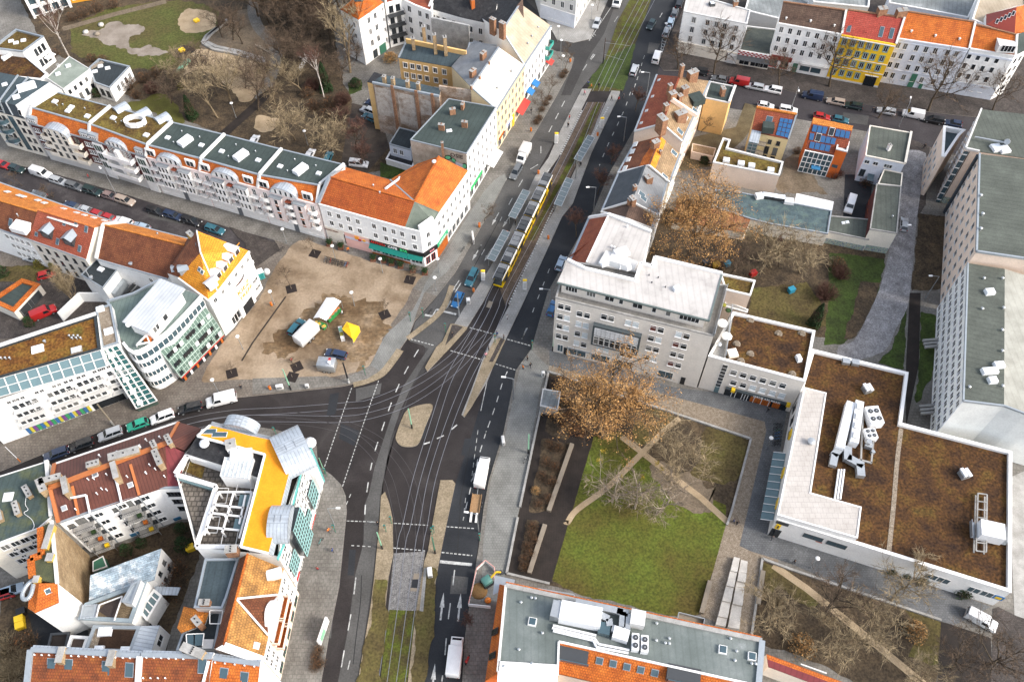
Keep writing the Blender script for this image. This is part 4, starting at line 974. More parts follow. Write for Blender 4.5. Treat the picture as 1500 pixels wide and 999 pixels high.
F_=Fr;F_.box(F_.L*.05,F_.L*.45,2.9,3.6,.25,flat('shop_sign_green',(.05,.5,.15)),'fascia')
k=MB().slab3([Fr.at(Fr.L*.6,3.3,.1),Fr.at(Fr.L*.95,3.3,.1),Fr.at(Fr.L*.95,2.7,2.0),Fr.at(Fr.L*.6,2.7,2.0)],.06);k.build('awning',WHITE,r)
for s,rz in(('b1085,620',.3),('b1140,590',1.3),('b1025,705',-.2),('b1150,690',-.2)):
 chimney(r,W1(s,15.0),1.3 if 's' else .6,.6,1.6 if s<'b12' else 1.2,rz,None,.1,2)
skylight(r,W1('b1065,710',15.0),1.3,.9,.2,.12);chimney(r,W1('b1030,810',15.2),.5,.5,2.0,0,None,8,1)
p2=W('b740,780 b855,812 b890,715 b795,690',5.4);r=house('annex','small white annex with blue grey roof below the brick firewall','annex',p2)
block(r,p2,5.4,WALLB,FELTD,ZINC,.2,.2);Face(r,p2[0],p2[1]).win([.25,.55],[3.6],1.0,1.5)
p3=W('b722,860 b865,908 b865,890 b735,845',2.4);MB()
q=W('b722,862 b866,905 b890,850 b745,820',2.0);block(r,q,2.0,WALLW,FELTBK,WHITE,.3,.3,wname='porch_wall',rname='porch_roof')
a,b,c,d=W('Q328,608 Q815,708',15.3)+W('Q830,650 Q400,548',14.2)
r=house('rear_building','narrow rear building with patched bare brick firewall and blue grey roof','building',[a,b,c,d])
walls(r,[a,b,c,d],FIREW);roof(r,[[a,b,c,d]],FELTB);rim(r,[a,b],.45,.5,ZINC,'parapet',.1)
e_=W('Q290,600 Q328,608 Q400,548 Q340,528',14.6);walls(r,e_,WALLO,'end_wall');roof(r,[e_],FELTBK,name='hip_roof')
F=Face(r,a,b);k=MB()
for t in(.3,.66,.9):F.box(F.L*t-.35,F.L*t+.35,.2,15.8,.35,None,'',mb=k)
k.build('chimney_shaft',CHIM,r)
for t in(.17,.3,.52,.68):chimney(r,lerp(a,b,t)+F.n*-.8,.7,.9,2.0,F.rz,FIREL,.2,1)
k=MB();
for t0,t1,z0,z1 in((.02,.28,6,14.3),(.36,.62,4.5,14),(.7,.88,9,13.5)):F.box(F.L*t0,F.L*t1,z0,z1,.05,None,'',mb=k)
k.build('old_plaster',mat('patchy_plaster',[(.3,(.30,.22,.16)),(.5,(.46,.40,.34)),(.7,(.52,.47,.41))],scale=.6,rough=.95,fine=.3),r)
e_=W('Q815,625 Q1030,665 Q1075,655',15.6);A2,B2=W('Q815,630 Q1072,668',15.6)
k=MB().bar(Vector((A2.x,A2.y,7.9)),Vector((B2.x,B2.y,7.9)),.5,15.6);k.build('brick_wall',FIREW,r)
a,b,c,d=W('Q520,425 Q1000,508',11.5)+W('Q1015,402 Q575,312',13.2)
r=house('rear_building','yellow rear wing with blue grey lean to roof and tall brick chimneys','building',[a,b,c,d])
walls(r,[a,b,c,d],WALLO);roof(r,[[a,b,c,d]],FELTB);rim(r,[a,d],.35,.3,ZINC,'gutter',.1)
F=Face(r,a,b);F.win([.09,.2,.3,.41,.55,.69,.9],[9.6,6.6,3.6],1.0,1.5,trim=WALLC)
k=MB().bar(Vector((d.x,d.y,13.6)),Vector((c.x,c.y,13.6)),.5,1.4);k.build('parapet',WALLO,r)
for s,hh in(('Q630,355',3.0),('Q790,385',5.2),('Q865,398',5.0),('Q710,300',4.2)):chimney(r,W1(s,13.0),.8,1.0,hh,.2,FIREL,.3,2)
a,b=W('Q750,225 Q1030,285',13.4);k=MB().bar(Vector((a.x,a.y+5,7)),Vector((b.x,b.y+5,7)),.5,13.4);k.build('party_wall',mat('grey_plaster',[(.3,(.3,.3,.29)),(.7,(.46,.46,.45))],scale=.5,rough=.95,fine=.2),r)
ev=W('Q92,72 Q226,147 Q408,20 Q300,-60',14.0);top=W('Q195,12 Q262,8 Q255,-10 Q190,-8',17.6)
r=house('tower_house','white tower house with orange hip roof standing at the park edge','house',ev)
walls(r,ev,WALLW);roof(r,[[ev[0],ev[1],top[1],top[0]],[ev[1],ev[2],top[2],top[1]],[ev[2],ev[3],top[3],top[2]],[ev[3],ev[0],top[0],top[3]]],TILEO);roof(r,[top],FELTB,name='roof_top')
F=Face(r,ev[1],ev[2]);F.win([.36,.62],[12.0,8.6,5.2],1.0,1.8,trim=WALLW);F.win([.92],[12.4,9.4,6.4,3.2],.6,1.2);F.win([.42],[1.6],1.6,2.2,frame=DARK);F.box(F.L*.6,F.L*.85,.2,2.8,.2,GREENM,'door')
Face(r,ev[0],ev[1]).win([.3,.7],[11.6,8.2,5.0],.8,1.5)
p=[ev[2],W1('Q470,-10',14),W1('Q600,60',14),W1('Q770,110',14),W1('Q790,-60',14),W1('Q420,-80',14)]
p=W('Q420,30 Q545,-5 Q640,40 Q760,85 Q800,-120 Q420,-140',13.5)
r=house('town_house','white courtyard house with dark balconies behind the tower house','house',p);block(r,p,13.5,WALLW,TILER,WALLW)
F=Face(r,p[0],p[1]);
F2=Face(r,p[2],p[3]);F2.win([.25,.7],[11.5,8.2,5,2],1.1,1.7);F3=Face(r,p[1],p[2]);F3.win([.5],[11.5,8.2,5],1.2,1.8)
F.win([.3,.7],[11.5,8.2,5,2],1.2,1.9,frame=DARK)
for z in(10.1,6.9,3.7):F.balcony(F.L*.5,z,4.5,1.6,DARK,DARK)
p=W('Q742,62 Q980,130 Q1140,165 Q1215,165',12.5);bk=W('Q790,-60 Q1240,20',15.5)
r=house('rear_building','white rear building with old black tarred roof and orange chimney','building',p+bk)
walls(r,[p[0],p[1],p[2],p[3],bk[1],bk[0]],WALLW);roof(r,[[p[0],p[1],p[2],p[3],bk[1],bk[0]]],FELTBK)
Face(r,p[0],p[1]).win([.12,.26,.45,.75],[10.2,7.0,4],1.0,1.6);Face(r,p[1],p[2]).win([.4,.85],[9.6,6],1.0,1.8);chimney(r,W1('Q1060,40',14.5),.9,1.6,2,.3,flat('orange_chimney',(.62,.17,.04)),1)
rim(r,[p[0],bk[0]],.6,.5,WALLW,'fire_wall',.2)
def avenue(lab,ridge,eave,back,he,hr,tm,bm_,wm_,nw,gab=None):
 (ra,rb_),(ea,eb),(ba,bb)=W(ridge,hr),W(eave,he),W(back,he)
 r=house('town_house',lab,'house',[ea,eb,bb,ba],'old houses along the avenue')
 walls(r,[ea,eb,rb_,bb,ba,ra],wm_)
 roof(r,[[ra,rb_,eb,ea]],tm);roof(r,[[ra,rb_,bb,ba]],bm_,name='rear_roof')
 F=Face(r,ea,eb);F.ledges([he-.6],wm_,.3,.35);F.ledges([3.5],wm_,.15)
 F.win(nw,[z for z in(5,8,11)if z<he-1.2],.95,1.6,trim=wm_,frame=OFFW)
 F.win(max(3,nw-2),[1.7],1.7,2.3,frame=WHITE,cols=2,sill=False)
 rim(r,[ea,eb],.4,.25,ZINC,'gutter',.02);rim(r,[ra,rb_],.4,.2,ZINC,'ridge_flashing',.1)
 rim(r,[ea,ra],.35,.3,ZINC,'verge',.12)
 return r,F,(ra,rb_,ea,eb,ba,bb)
WALLCY=wallm('cream_yellow_render',(.76,.60,.36))
r,F,P_=avenue('cream yellow town house with pale cream roof and red shop awning','D45,552 D218,300','D203,692 D380,412','D-80,420 D60,255',12.9,17.0,CREAMF,SLATEG,WALLCY,8)
k=MB().slab3([F.at(F.L*.66,3.4,.1),F.at(F.L*.98,3.4,.1),F.at(F.L*.98,2.7,2.0),F.at(F.L*.66,2.7,2.0)],.06);k.build('awning',flat('awning_red',(.70,.06,.04)),r)
F.box(F.L*.3,F.L*.52,2.9,3.7,.3,WHITE,'fascia');F.text('MARKT',F.L*.41,3.3,.7,flat('blue_letters',(.05,.12,.5)),.33);F.box(F.L*.05,F.L*.22,2.9,3.5,.3,TILEO,'fascia')
F.box(F.L*.535,F.L*.6,0,3.6,.2,YELLOW,'shop_entrance')
for s in('D120,370','D55,480'):chimney(r,on_plane(s,P_[0],P_[1],P_[4]),1.6,.9,1.8,.9,None,.8,3)
for s in('D98,498','D157,405','D45,560'):chimney(r,on_plane(s,P_[0],P_[1],P_[2]),.4,.4,.9,.9,None,.2,0)
for s in('D298,455','D210,560'):vent(r,on_plane(s,P_[0],P_[1],P_[2]),.2,.6)
r,F,P_=avenue('white town house with tan shingled roof and blue shop awnings','D238,197 D352,25','D378,412 D545,165','D90,100 D230,-60',12.0,17.6,TANF,FELTBK,WALLW,8)
for t,cm in((.06,BLUE),(.26,BLUE),(.82,flat('awning_red',(.7,.06,.04)))):
 k=MB().slab3([F.at(F.L*t,3.2,.1),F.at(F.L*(t+.13),3.2,.1),F.at(F.L*(t+.13),2.5,1.8),F.at(F.L*t,2.5,1.8)],.06);k.build('awning',cm,r)
k=MB();k.slab3([on_plane('D330,40',P_[0],P_[1],P_[2]),on_plane('D375,120',P_[0],P_[1],P_[2]),on_plane('D368,20',P_[0],P_[1],P_[2])+Vector((0,0,1.2))],.2);k.build('roof_gable',TILEDB,r)
for s in('D240,210','D180,185'):chimney(r,on_plane(s,P_[0],P_[1],P_[4]),.9,1.5,3.0,.9,None,1.5,2)
for s in('D400,280','D425,235','D465,180'):vent(r,on_plane(s,P_[0],P_[1],P_[2]),.18,.5)
for z in(4.2,7.2):F.balcony(F.L*.88,z,3,1.2,CONC,flat('balcony_teal',(.05,.4,.33)),True)
p=W('D0,240 D190,300 D0,420 D-100,330',13.5);
r=house('rear_building','grey rear wing with white sheet roof and brick chimney stack','building',W('Q1030,310 Q1230,330 Q1000,480',12));p=W('Q1000,478 Q1130,470 Q1235,330 Q1035,312',13.0)
block(r,p,13.0,WALLO,WHITEF,ZINC,.2,.2);chimney(r,W1('Q1140,445',13),1.6,1.2,1.6,.2,None,.5,3)
A,B,C_=W('c190,95 c375,155 c500,-60',0.12)
h=13.5;p=[A,B,C_,C_+Vector((-14,10,0)),A+Vector((-3,18,0))]
r=house('corner_house','grey white corner house with shop front at the top of the avenue','house',p);block(r,p,h,OFFW,FELTG,OFFW)
F=Face(r,A,B);F.box(0,F.L,.1,4.2,.12,WALLB,'shop_front');F.win([.3,.48,.62,.8],[1.9],1.4,1.8,frame=WHITE);F.win(4,[6.2,9.2,12],1.0,1.8,trim=OFFW);F.ledges([4.3],WALLW,.2)
F=Face(r,B,C_);F.win(6,[2,6.2,9.2,12],1.0,1.8,trim=OFFW)
# ================================================================ buildings, south side of the side street and the plaza's west side
def gable(lab,ridge,eS,eN,he,hr,tS,tN,wm_,cat='house',group=None,name='town_house'):
 """ridge, south eave and north eave, each left to right"""
 (ra,rb_),(sa,sb),(na,nb)=W(ridge,hr),W(eS,he),W(eN,he)
 r=house(name,lab,cat,[sa,sb,nb,na],group)
 walls(r,[sa,sb,rb_,nb,na,ra],wm_)
 roof(r,[[sa,sb,rb_,ra]],tS);roof(r,[[na,nb,rb_,ra]],tN,name='street_roof')
 rim(r,[ra,rb_],.35,.22,tN,'ridge_tiles',.06);rim(r,[sa,sb],.3,.2,ZINC,'gutter',0);rim(r,[na,nb],.3,.2,ZINC,'gutter',0)
 return r,Face(r,sa,sb),(sa,sb,rb_,ra),(na,nb,rb_,ra)
g_='old houses on the south side of the side street'
TILEMID=tiles('ochre_and_sunlit_tiles',(.50,.15,.025),(.64,.22,.035),(.70,.26,.05))  # ochre roofs, and tiles brightened for slopes toward the sun
r,F,S,N_=gable('leftmost old house with orange brown tiled roof and white yard wall','e-120,165 205,262','e-120,315 155,410','e-120,60 335,222',9.5,14.0,TILEB,TILEMID,WALLW,group=g_)  # south slope browner to carry its shade, north slope brighter as if sunlit
F.win([.5,.6,.7,.8,.92],[7.6,4.6,1.9],.9,1.4)
for s in('e40,152','e105,172','e125,178','e205,198','e240,212'):roofwin(r,N_,s,1.0,1.2,OFFW,flat('pale_glass',(.5,.52,.52)))
roofwin(r,S,'e58,318',.9,1.6);c=on_plane('e125,340',*S[:3])
k=MB();k.box(c+Vector((0,-.6,.4)),(3.6,2.6,1.3),-.3);k.build('dormer',WHITE,r);vent(r,on_plane('e100,285',*S[:3]),.12,.8)
TILEPINK=tiles('shaded_rose_tiles',(.34,.075,.04),(.44,.105,.055),(.48,.13,.07))  # darkened for the slope in shade
r,F,S,N_=gable('old house with red tiled roof two zinc dormers and cream gable','e205,250 512,345','e155,410 465,520','e335,222 625,318',9.5,14.6,TILEPINK,tiles('sunlit_rose_tiles',(.60,.16,.035),(.70,.21,.05),(.74,.25,.07)),WALLC,group=g_)  # same roof, dark tiles for the shaded slope, orange for the lit one
F.win([.12,.27,.42,.58,.74,.9],[7.4,4.4,1.9],.8,1.5,frame=DARK)
for s in('e258,405','e378,445'):dormer(r,S,s,2.4,1.9,2.6,DARK,ZINC)
for s in('e198,382','e313,422','e432,460','e230,278','e350,318','e412,325','e468,355'):roofwin(r,S,s,.8,1.4 if s>'e3' else .9)
for s in('e345,243','e415,265','e458,278','e508,292','e565,308'):roofwin(r,N_,s,1.0,1.0,OFFW,flat('pale_glass',(.5,.52,.52)))
k=MB().bar(on_plane('e262,288',*S[:3])+Vector((0,0,.2)),on_plane('e425,340',*S[:3])+Vector((0,0,.2)),.8,.12);k.build('roof_walkway',OFFW,r)
window(r,lerp(S[1],W1('e625,318',9.5),.45)+Vector((.1,0,-.6)),math.atan2((W1('e625,318',9.5)-S[1]).y,(W1('e625,318',9.5)-S[1]).x),.9,1.6,DARK)
r,F,S,N_=gable('long plain house with brown tiled roof between red roof and orange tower roof','e562,332 1000,442','e525,517 908,625','e680,320 1025,408',9.5,14.2,TILEB,TILEMID,WALLW,group=g_)  # shade on the south slope and sun on the north painted in
rim(r,[S[0],S[3],N_[0]],.6,.6,OFFW,'fire_wall',.25)
F.win([.72,.85],[7.2],.9,1.4);vent(r,on_plane('e710,545',*S[:3]),.3,.4);vent(r,on_plane('e855,382',*N_[:3]),.15,.4)
HE,HT=12.7,17.8
A_,B_=W('L722,35 L746,172',HT);eR,eM,eF,eLf,eBk,eTop=W('L1047,160 L851,412 L795,464 L608,326 L536,300 L660,88',HE)
r=house('corner_house','white corner house with yellow orange hipped roof and dormers facing the plaza','house',[eR,eM,eF,eLf,eBk,eTop])
walls(r,[eR,eM,eF,eLf,eBk,eTop],WALLW)
kn=[on_plane(s,A_,eR,eM)for s in('L990,110','L818,332')]
roof(r,[[A_,B_,eM,eR]],TILEY);roof(r,[[B_,eLf,eF,eM]],TILEY,name='front_roof');roof(r,[[A_,B_,eLf,eBk],[A_,eTop,eBk]],TILEB,name='shade_side_roof');roof(r,[[A_,eR,eTop]],TILEY,name='hip_roof')  # brown tiles stand in for shade on slopes facing away from the sun
rim(r,[eR,eM,eF,eLf],.6,.4,WALLW,'cornice',-.25);rim(r,[A_,B_,eM],.28,.18,OFFW,'ridge_flashing',.08);rim(r,kn,.2,.08,TILEY,'roof_kink',.03)
F=Face(r,eM,eR);L=F.L
for s in('L868,330','L908,285','L943,233','L982,185'):dormer(r,[A_,eR,eM],s,1.5,1.5,2.2,WHITE,OFFW)
dormer(r,[B_,eLf,eF],'L795,405',1.5,1.5,2.0,WHITE,OFFW)
for s in('L580,300','L620,300'):dormer(r,[A_,B_,eLf],s,1.6,1.4,2.0,ZINC,ZINC)
for s in('L740,278','L757,295'):roofwin(r,[B_,eLf,eF],s,.8,.9,WHITE,GLASSB)
roofwin(r,[A_,B_,eLf],'L712,130',1.2,1.0,WHITE,GLASSB)
F.win([.1,.3,.52,.72,.9],[11.0],.8,1.2,frame=OFFW,trim=WALLW);F.ledges([9.6,9.1],WALLW,.35,.28);F.ledges([3.6],WALLW,.15)
k=MB();n=10
for i in range(n):
 a0,a1=PI*i/n,PI*(i+1)/n
 p0,p1=(F.at(L*.47-2.6*math.cos(a0),9.4,1.3*math.sin(a0)),F.at(L*.47-2.6*math.cos(a1),9.4,1.3*math.sin(a1)))
 k.bar(p0,p1,.12,1.0,0);k.bar(p0+Vector((0,0,-.5)),p1+Vector((0,0,-.5)),.4,.15,0)
k.poly([F.at(L*.47-2.6*math.cos(PI*i/n),8.95,1.3*math.sin(PI*i/n))for i in range(n+1)],1);k.build('bow_balcony',[WALLW,TILER],r)
F.box(L*.25,L*.7,.1,8.8,.5,WALLW,'bay');ORL=flat('orange_letters',(.85,.30,.02))
F.text('KIEZ',L*.52,6.9,2.0,ORL,.56);F.text('TREFF',L*.54,5.0,1.7,ORL,.56)
F.win([.37],[6.8],.6,1.0,frame=DARK);F.win([.86,.92],[4.4,2],.9,.9,frame=OFFW);F.box(L*.34,L*.62,.1,2.8,.1,GLASS,'shop_window',out=.5);F.win([.1,.18],[1.8],1.8,2.3,frame=WHITE)
F0=Face(r,eF,eM);F0.win([.5],[11.0],.9,1.3,frame=OFFW,trim=WALLW);F0.ledges([9.6,9.1],WALLW,.35,.28)
chimney(r,W1('L690,75',16),.9,1.8,1.0,.8,flat('yellow_chimney',(.5,.33,.08)),1.5,1)
p=W('L-5,310 L88,215 L232,262 L130,392',7.5);r=house('annex','white annex with dark green flat roof behind the curved office building','annex',p)
block(r,p,7.5,WALLW,FELTD,ZINC,.15,.15);skylight(r,W1('L120,280',7.3),1.3,1.1,-.4,.35);k=MB().tube(W1('L55,338',7.4),W1('L20,280',9.6),.12,.12,7);k.build('flue_pipe',STEEL,r);vent(r,W1('L62,335',7.4),.3,.6)
Face(r,p[3],p[2]).box(1,5.5,1.5,4.5,.9,ZINC,'outside_stair')
p=W('e310,805 e440,690 e580,700 e520,820 e350,860',3.2);r=house('yard_wall','white yard walls round the bare poplar behind the moss roof','wall',p);k=MB()
pts=W('e312,808 e425,700 e560,700 e600,745',3.0)
for a,b in zip(pts,pts[1:]):k.bar(Vector((a.x,a.y,1.5)),Vector((b.x,b.y,1.5)),.35,3.0)
k.build('wall',WALLW,r)
p=W('L165,470 L320,345 L400,415 L230,520',3);r=house('stair_tower','small outside stairs with dark railings between the white annex and office','stairs',p)
k=MB()
for i in range(9):k.box(W1('L310,420',.2+.3*i)+Vector((.4*i-2,.25*i,.3*i)),(.5,2.2,.15),.5,0)
k.bar(W1('L255,450',2.5),W1('L330,370',4.0),.1,1.0,1).bar(W1('L285,465',2.5),W1('L360,385',4.0),.1,1.0,1);k.build('steps',[CONC,DARK],r)
HCB=13.4
front=W('L752,450 L640,572 L540,672 L450,742',HCB);curve=W('L400,775 L360,795 L325,800 L292,782 L262,742',HCB)
rear=W('L232,690 L165,480 L325,432 L492,345 L640,400 L700,420',HCB)
foot=[Vector((p.x,p.y,0))for p in front+curve+rear]
r=house('office_building','white office building with rounded corner ribbon windows and green glazed front on the plaza','building',foot)
crv=smooth([front[-1]]+curve,4);outl=front[:-1]+crv+rear
walls(r,outl,WALLW);MB().poly([(p.x,p.y,HCB-.3)for p in ccw(outl)]).build('roof',mat('green_deck_felt',[(.3,(.14,.19,.17)),(.7,(.21,.27,.25))],scale=.3,rough=.8,fine=.1,pat=('seam',.8,.2)),r)
rim(r,front+curve,.5,.5,WALLW,'parapet',.1);rim(r,rear[:5],.4,.5,ZINC,'rear_parapet',.1)
line=front[:-1]+crv
def band(z0,z1,out,m,name,pts=line,sub=None):
 k=MB();o=offset_line(pts,out)
 for i in range(len(o)-1):
  a,b=o[i],o[i+1];k.poly([(b.x,b.y,z0),(a.x,a.y,z0),(a.x,a.y,z1),(b.x,b.y,z1)]);
  k.poly([(a.x,a.y,z1),(pts[i].x,pts[i].y,z1),(pts[i+1].x,pts[i+1].y,z1),(b.x,b.y,z1)])
  k.poly([(a.x,a.y,z0),(b.x,b.y,z0),(pts[i+1].x,pts[i+1].y,z0),(pts[i].x,pts[i].y,z0)])
 return k.build(name,m,r)
test=offset_line(line,1.0)[0]-line[0];sgn=-1 if test.dot(cen(foot)-Vector((line[0].x,line[0].y,0)))>0 else 1
def mull(z0,z1,out,pts,step,m,parent=None,name='mullions'):
 k=MB();q=resample(offset_line(pts,sgn*out),step)
 for p in q:k.box((p.x,p.y,(z0+z1)/2),(.14,.14,z1-z0),.7)
 return k.build(name,m,r)
band(10.9,12.4,sgn*.06,GLASSB,'ribbon_window');mull(10.9,12.4,.10,line,1.15,WHITE)
cl=[front[-1]]+crv
for z in(1.0,4.3,7.6):band(z+.9,z+2.2,sgn*.06,GLASSB,'ribbon_window',cl);mull(z+.9,z+2.2,.1,cl,.8,WHITE);band(z+2.5,z+2.8,sgn*.35,WHITEM,'sun_blade',cl);band(z-.1,z+.1,sgn*.2,WHITEM,'sun_blade',cl)
gl=MB();mb_=MB();gp_=front[:4];ga,gb=Vector((gp_[3].x,gp_[3].y,0)),Vector((gp_[0].x,gp_[0].y,0))
FG=Face(r,ga,gb);L=FG.L
if FG.n.dot(cen(foot)-ga)>0:FG.n=-FG.n
for j,(z0,z1,o0,o1)in enumerate(((7.6,10.4,1.1,.15),(4.8,7.6,1.7,1.1),(2.6,4.8,2.1,1.7))):
 gl.poly([FG.at(.3,z0,o0),FG.at(L-.3,z0,o0),FG.at(L-.3,z1,o1),FG.at(.3,z1,o1)])
 n=16
 for i in range(n+1):
  t=.3+(L-.6)*i/n;mb_.bar(FG.at(t,z0,o0+.05),FG.at(t,z1,o1+.05),.09,.09)
 mb_.bar(FG.at(.3,z0,o0+.05),FG.at(L-.3,z0,o0+.05),.14,.14);zm=(z0+z1)/2;om=(o0+o1)/2;mb_.bar(FG.at(.3,zm,om+.05),FG.at(L-.3,zm,om+.05),.08,.08)
gl.poly([FG.at(.3,2.6,0),FG.at(.3,10.4,.15),FG.at(.3,7.6,1.1),FG.at(.3,2.6,2.1)]);gl.poly([FG.at(L-.3,2.6,0),FG.at(L-.3,10.4,.15),FG.at(L-.3,7.6,1.1),FG.at(L-.3,2.6,2.1)])
o=gl.build('glazed_front',GLASSG,r);mb_.build('glazing_bars',flat('green_glazing_bar',(.40,.50,.44)),o)
random.seed(3)
for j,(z,oo)in enumerate(((8.6,.8),(5.9,1.48),(3.5,1.98))):
 for i in range(14):
  if random.random()<.75:k=MB().box(FG.at(1+(L-2)*i/13,z,oo+.1),(.8,.12,1.2),FG.rz);k.build('open_pane',WHITE if random.random()<.5 else GLASS,o)
FG.box(.4,L-.4,2.1,2.6,2.2,RED,'fascia');FG.box(.5,L-.5,.1,2.1,1.6,GLASS,'shop_window')
for i in range(7):FG.box(1+L*i/7.3,1.5+L*i/7.3,.1,2.1,1.75,WHITE if i%2 else TILEO,'shop_panel')
pr=W('L492,333 L648,400 L418,676 L252,606',17.0);pw_=[Vector((p.x,p.y,0))for p in inset(pr,.7)]
k=MB().prism(pw_,HCB-.3,16.6,0);k.build('penthouse_wall',WALLW,r);k=MB().slab3(pr,.3);k.build('penthouse_roof',mat('pale_seamed_metal',[(.3,(.42,.44,.46)),(.7,(.52,.54,.56))],scale=.3,rough=.45,fine=.06,pat=('seam',.7,.25)),r)
FP=Face(r,*[p for p in(pw_[0],pw_[1])])
pc=[Vector((p.x,p.y,0))for p in inset(pr,.68)]
for i in range(4):
 f=Face(r,pc[i],pc[(i+1)%4])
 if f.n.x>.3 and f.n.y<0:f.win([.12,.2,.42,.46],[15.2],.6,1.4,frame=DARK,sill=False)
k=MB().tube(W1('L290,625',HCB),W1('L290,625',17.5),.45,.45,8);k.build('flue_pipe',WHITEM,r)
k=MB();
for s in('L345,750 L405,690','L345,750 L425,735','L405,690 L425,735'):a,b=W(s,14.6);k.bar(a,b,.25,.25)
k.bar(W1('L345,750',14.6),W1('L345,762',13.2),.25,.25).bar(W1('L425,735',14.6),W1('L430,748',13.2),.25,.25);k.build('terrace_frame',WHITE,r)
k=MB().box(W1('L415,715',13.6),(1.2,1.2,.8));k.build('terrace_planter',TILEO,r)
HF=12.6
fa,fb=W('i-160,455 i578,192',HF);sa,sb=W('i-160,350 i562,150',15.2);ra,rb_=W('i-160,318 i545,118',16.0);ba,bb=W('e-160,1040 e522,815',16.0);rc=W1('e525,770',16.0)
r=house('office_building','long white office building with orange moss roof and glazed top terrace','building',[fa,fb,bb,ba])
walls(r,[fa,fb,bb,ba],WALLW);pp=[Vector((p.x,p.y,16))for p in(ra,rb_,bb,ba)]
k=MB().prism([(p.x,p.y)for p in pp],HF,15.6,0);k.build('top_storey',WALLW,r);flat_roof(r,pp,16.1,MOSSO,FELTD,.5,.4)
MB().poly([(p.x,p.y,HF+.01)for p in ccw([fa,fb,rb_,ra])]).build('terrace',CONC,r)
rim(r,[ba,bb],.7,.3,OFFW,'rear_parapet',.2)
Fg=Face(r,ra,rb_);k=MB().slab3([Fg.at(0,15.9,0),Fg.at(Fg.L,15.9,0),Fg.at(Fg.L,HF+1,2.2),Fg.at(0,HF+1,2.2)],.06);o=k.build('terrace_glazing',GLASST,r)
k=MB()
for i in range(13):t=Fg.L*i/12;k.bar(Fg.at(t,16,.05),Fg.at(t,HF+1.02,2.28),.18,.14)
for q in(.0,.5,1):k.bar(Fg.at(0,lerp(15.95,HF+1,q),.05+2.2*q),Fg.at(Fg.L,lerp(15.95,HF+1,q),.05+2.2*q),.12,.12)
k.build('glazing_bars',OFFW,o)
F=Face(r,fa,fb);L=F.L;rim(r,[fa,fb],.5,.35,WHITE,'parapet',.05)
ts=lambda x:L*(x+160)/738
for x in(40,85,190,285,350,420,510,560):F.win([ts(x-14)/L,ts(x+14)/L],[11.4],.75,.85,frame=OFFW,sill=False)
for x in(55,245,410,580):
 for z in(9.4,6.9,4.5):
  for j in range(4):window(r,F.at(ts(x-8-(10.5-z)*5)+(j-1.5)*1.15+1.5,z,.02),F.rz,1.0,1.5,WHITE,GLASS,1,1,False)
  F.balcony(ts(x-8-(10.5-z)*5)+1.5,z-1.0,5.0,.9,OFFW,OFFW)
for x in(120,320,480):
 for z in(8.8,6.2):F.win([ts(x-12-(10-z)*4)/L+.02,ts(x+14-(10-z)*4)/L+.02],[z],.9,1.1,frame=OFFW,sill=False)
F.box(L*.2,L-1,2.9,3.1,.5,WHITE,'canopy');k=MB()
for i in range(11):
 t0=L*(.2+.5*i/11);F.box(t0+.1,t0+L*.5/11-.1,.3,2.8,.1,None,'',mb=k)
k.build('shop_window',GLASSG,r);F.box(L*.72,L*.97,.3,2.8,.12,GLASS,'shop_window');random.seed(5)
for i in range(18):
 k=MB();t0=L*(.2+.5*(i+.2)/18);F.box(t0,t0+.5,.6,2.4,.14,None,'',mb=k);k.build('window_poster',[flat('poster_blue',(.05,.2,.5)),flat('poster_yellow',(.6,.5,.05)),flat('poster_purple',(.25,.08,.35)),flat('poster_green',(.05,.4,.15))][i%4],r)
F.text('APOTHEKE',L*.78,3.35,.7,STEEL,.3);F.text('STADTTEIL',L*.55,3.35,.6,STEEL,.3)
for s in('i380,50','i395,62','i10,170'):
 for d in(0,1,2):vent(r,W1(s,15.7)+Vector((d*.8,0,0)),.15,.6)
skylight(r,W1('i205,118',15.7),2.2,1.6,.35,.4);vent(r,W1('i245,78',15.7),.2,.5);skylight(r,W1('e415,1010',15.7),2.0,1.4,.35,.3,'roof_hatch',CONC)
p=W('e518,782 e600,760 i640,80 i552,108',15.0);r=house('glass_link','gravel roofed link with slanting teal glass stair between two white office buildings','building',p)
block(r,p,15.0,WALLW,GRAVEL,ZINC,.3,.3);skylight(r,W1('e545,790',14.7),1.5,1.3,.4,.4);skylight(r,W1('e590,910',14.7),1.7,1.4,.4,.4)
q=[W1('i548,124',14.2),W1('i638,96',14.2),W1('i852,398',1.2),W1('i742,440',1.2)];k=MB().slab3(q,.12);o=k.build('slanted_glazing',GLASST if False else flat('dark_teal_glass',(.03,.12,.12),rough=.15,spec=.6),r);k=MB();n=13
for i in range(n+1):k.bar(lerp(q[0],q[3],i/n)+Vector((0,0,.12)),lerp(q[1],q[2],i/n)+Vector((0,0,.12)),.14,.1)
for t in(0,.3,.62,1):k.bar(lerp(q[0],q[1],t)+Vector((0,0,.15)),lerp(q[3],q[2],t)+Vector((0,0,.15)),.3 if t!=.3 else .5,.2)
k.build('glazing_bars',OFFW,o)
for i in range(5):MB().box(lerp(q[0],q[3],.1+i*.2)+Vector((1.2,.2,.15)),(1.1,1.3,.12),.5).build('open_pane',WHITE,o);walls(r,q,GLASSG,'side_glazing',.2)
p=W('e0,755 e-40,700 e115,625 e212,650 e60,795',3.2);r=house('garage_building','flat roofed garages with orange tiled edge in the left yard','garage',p)
p=W('e-60,740 e118,622 e214,650 e72,800',3.4);block(r,p,3.4,WALLC,FELTG,TILEO,.9,.35)
f=Face(r,*[q for q in(p[3],p[2])]);f.win([.3,.7],[1.4],2.4,2.2,frame=OFFW,sill=False,cols=1);f.box(1,f.L-1,.1,2.4,.05,DARK,'garage_door')
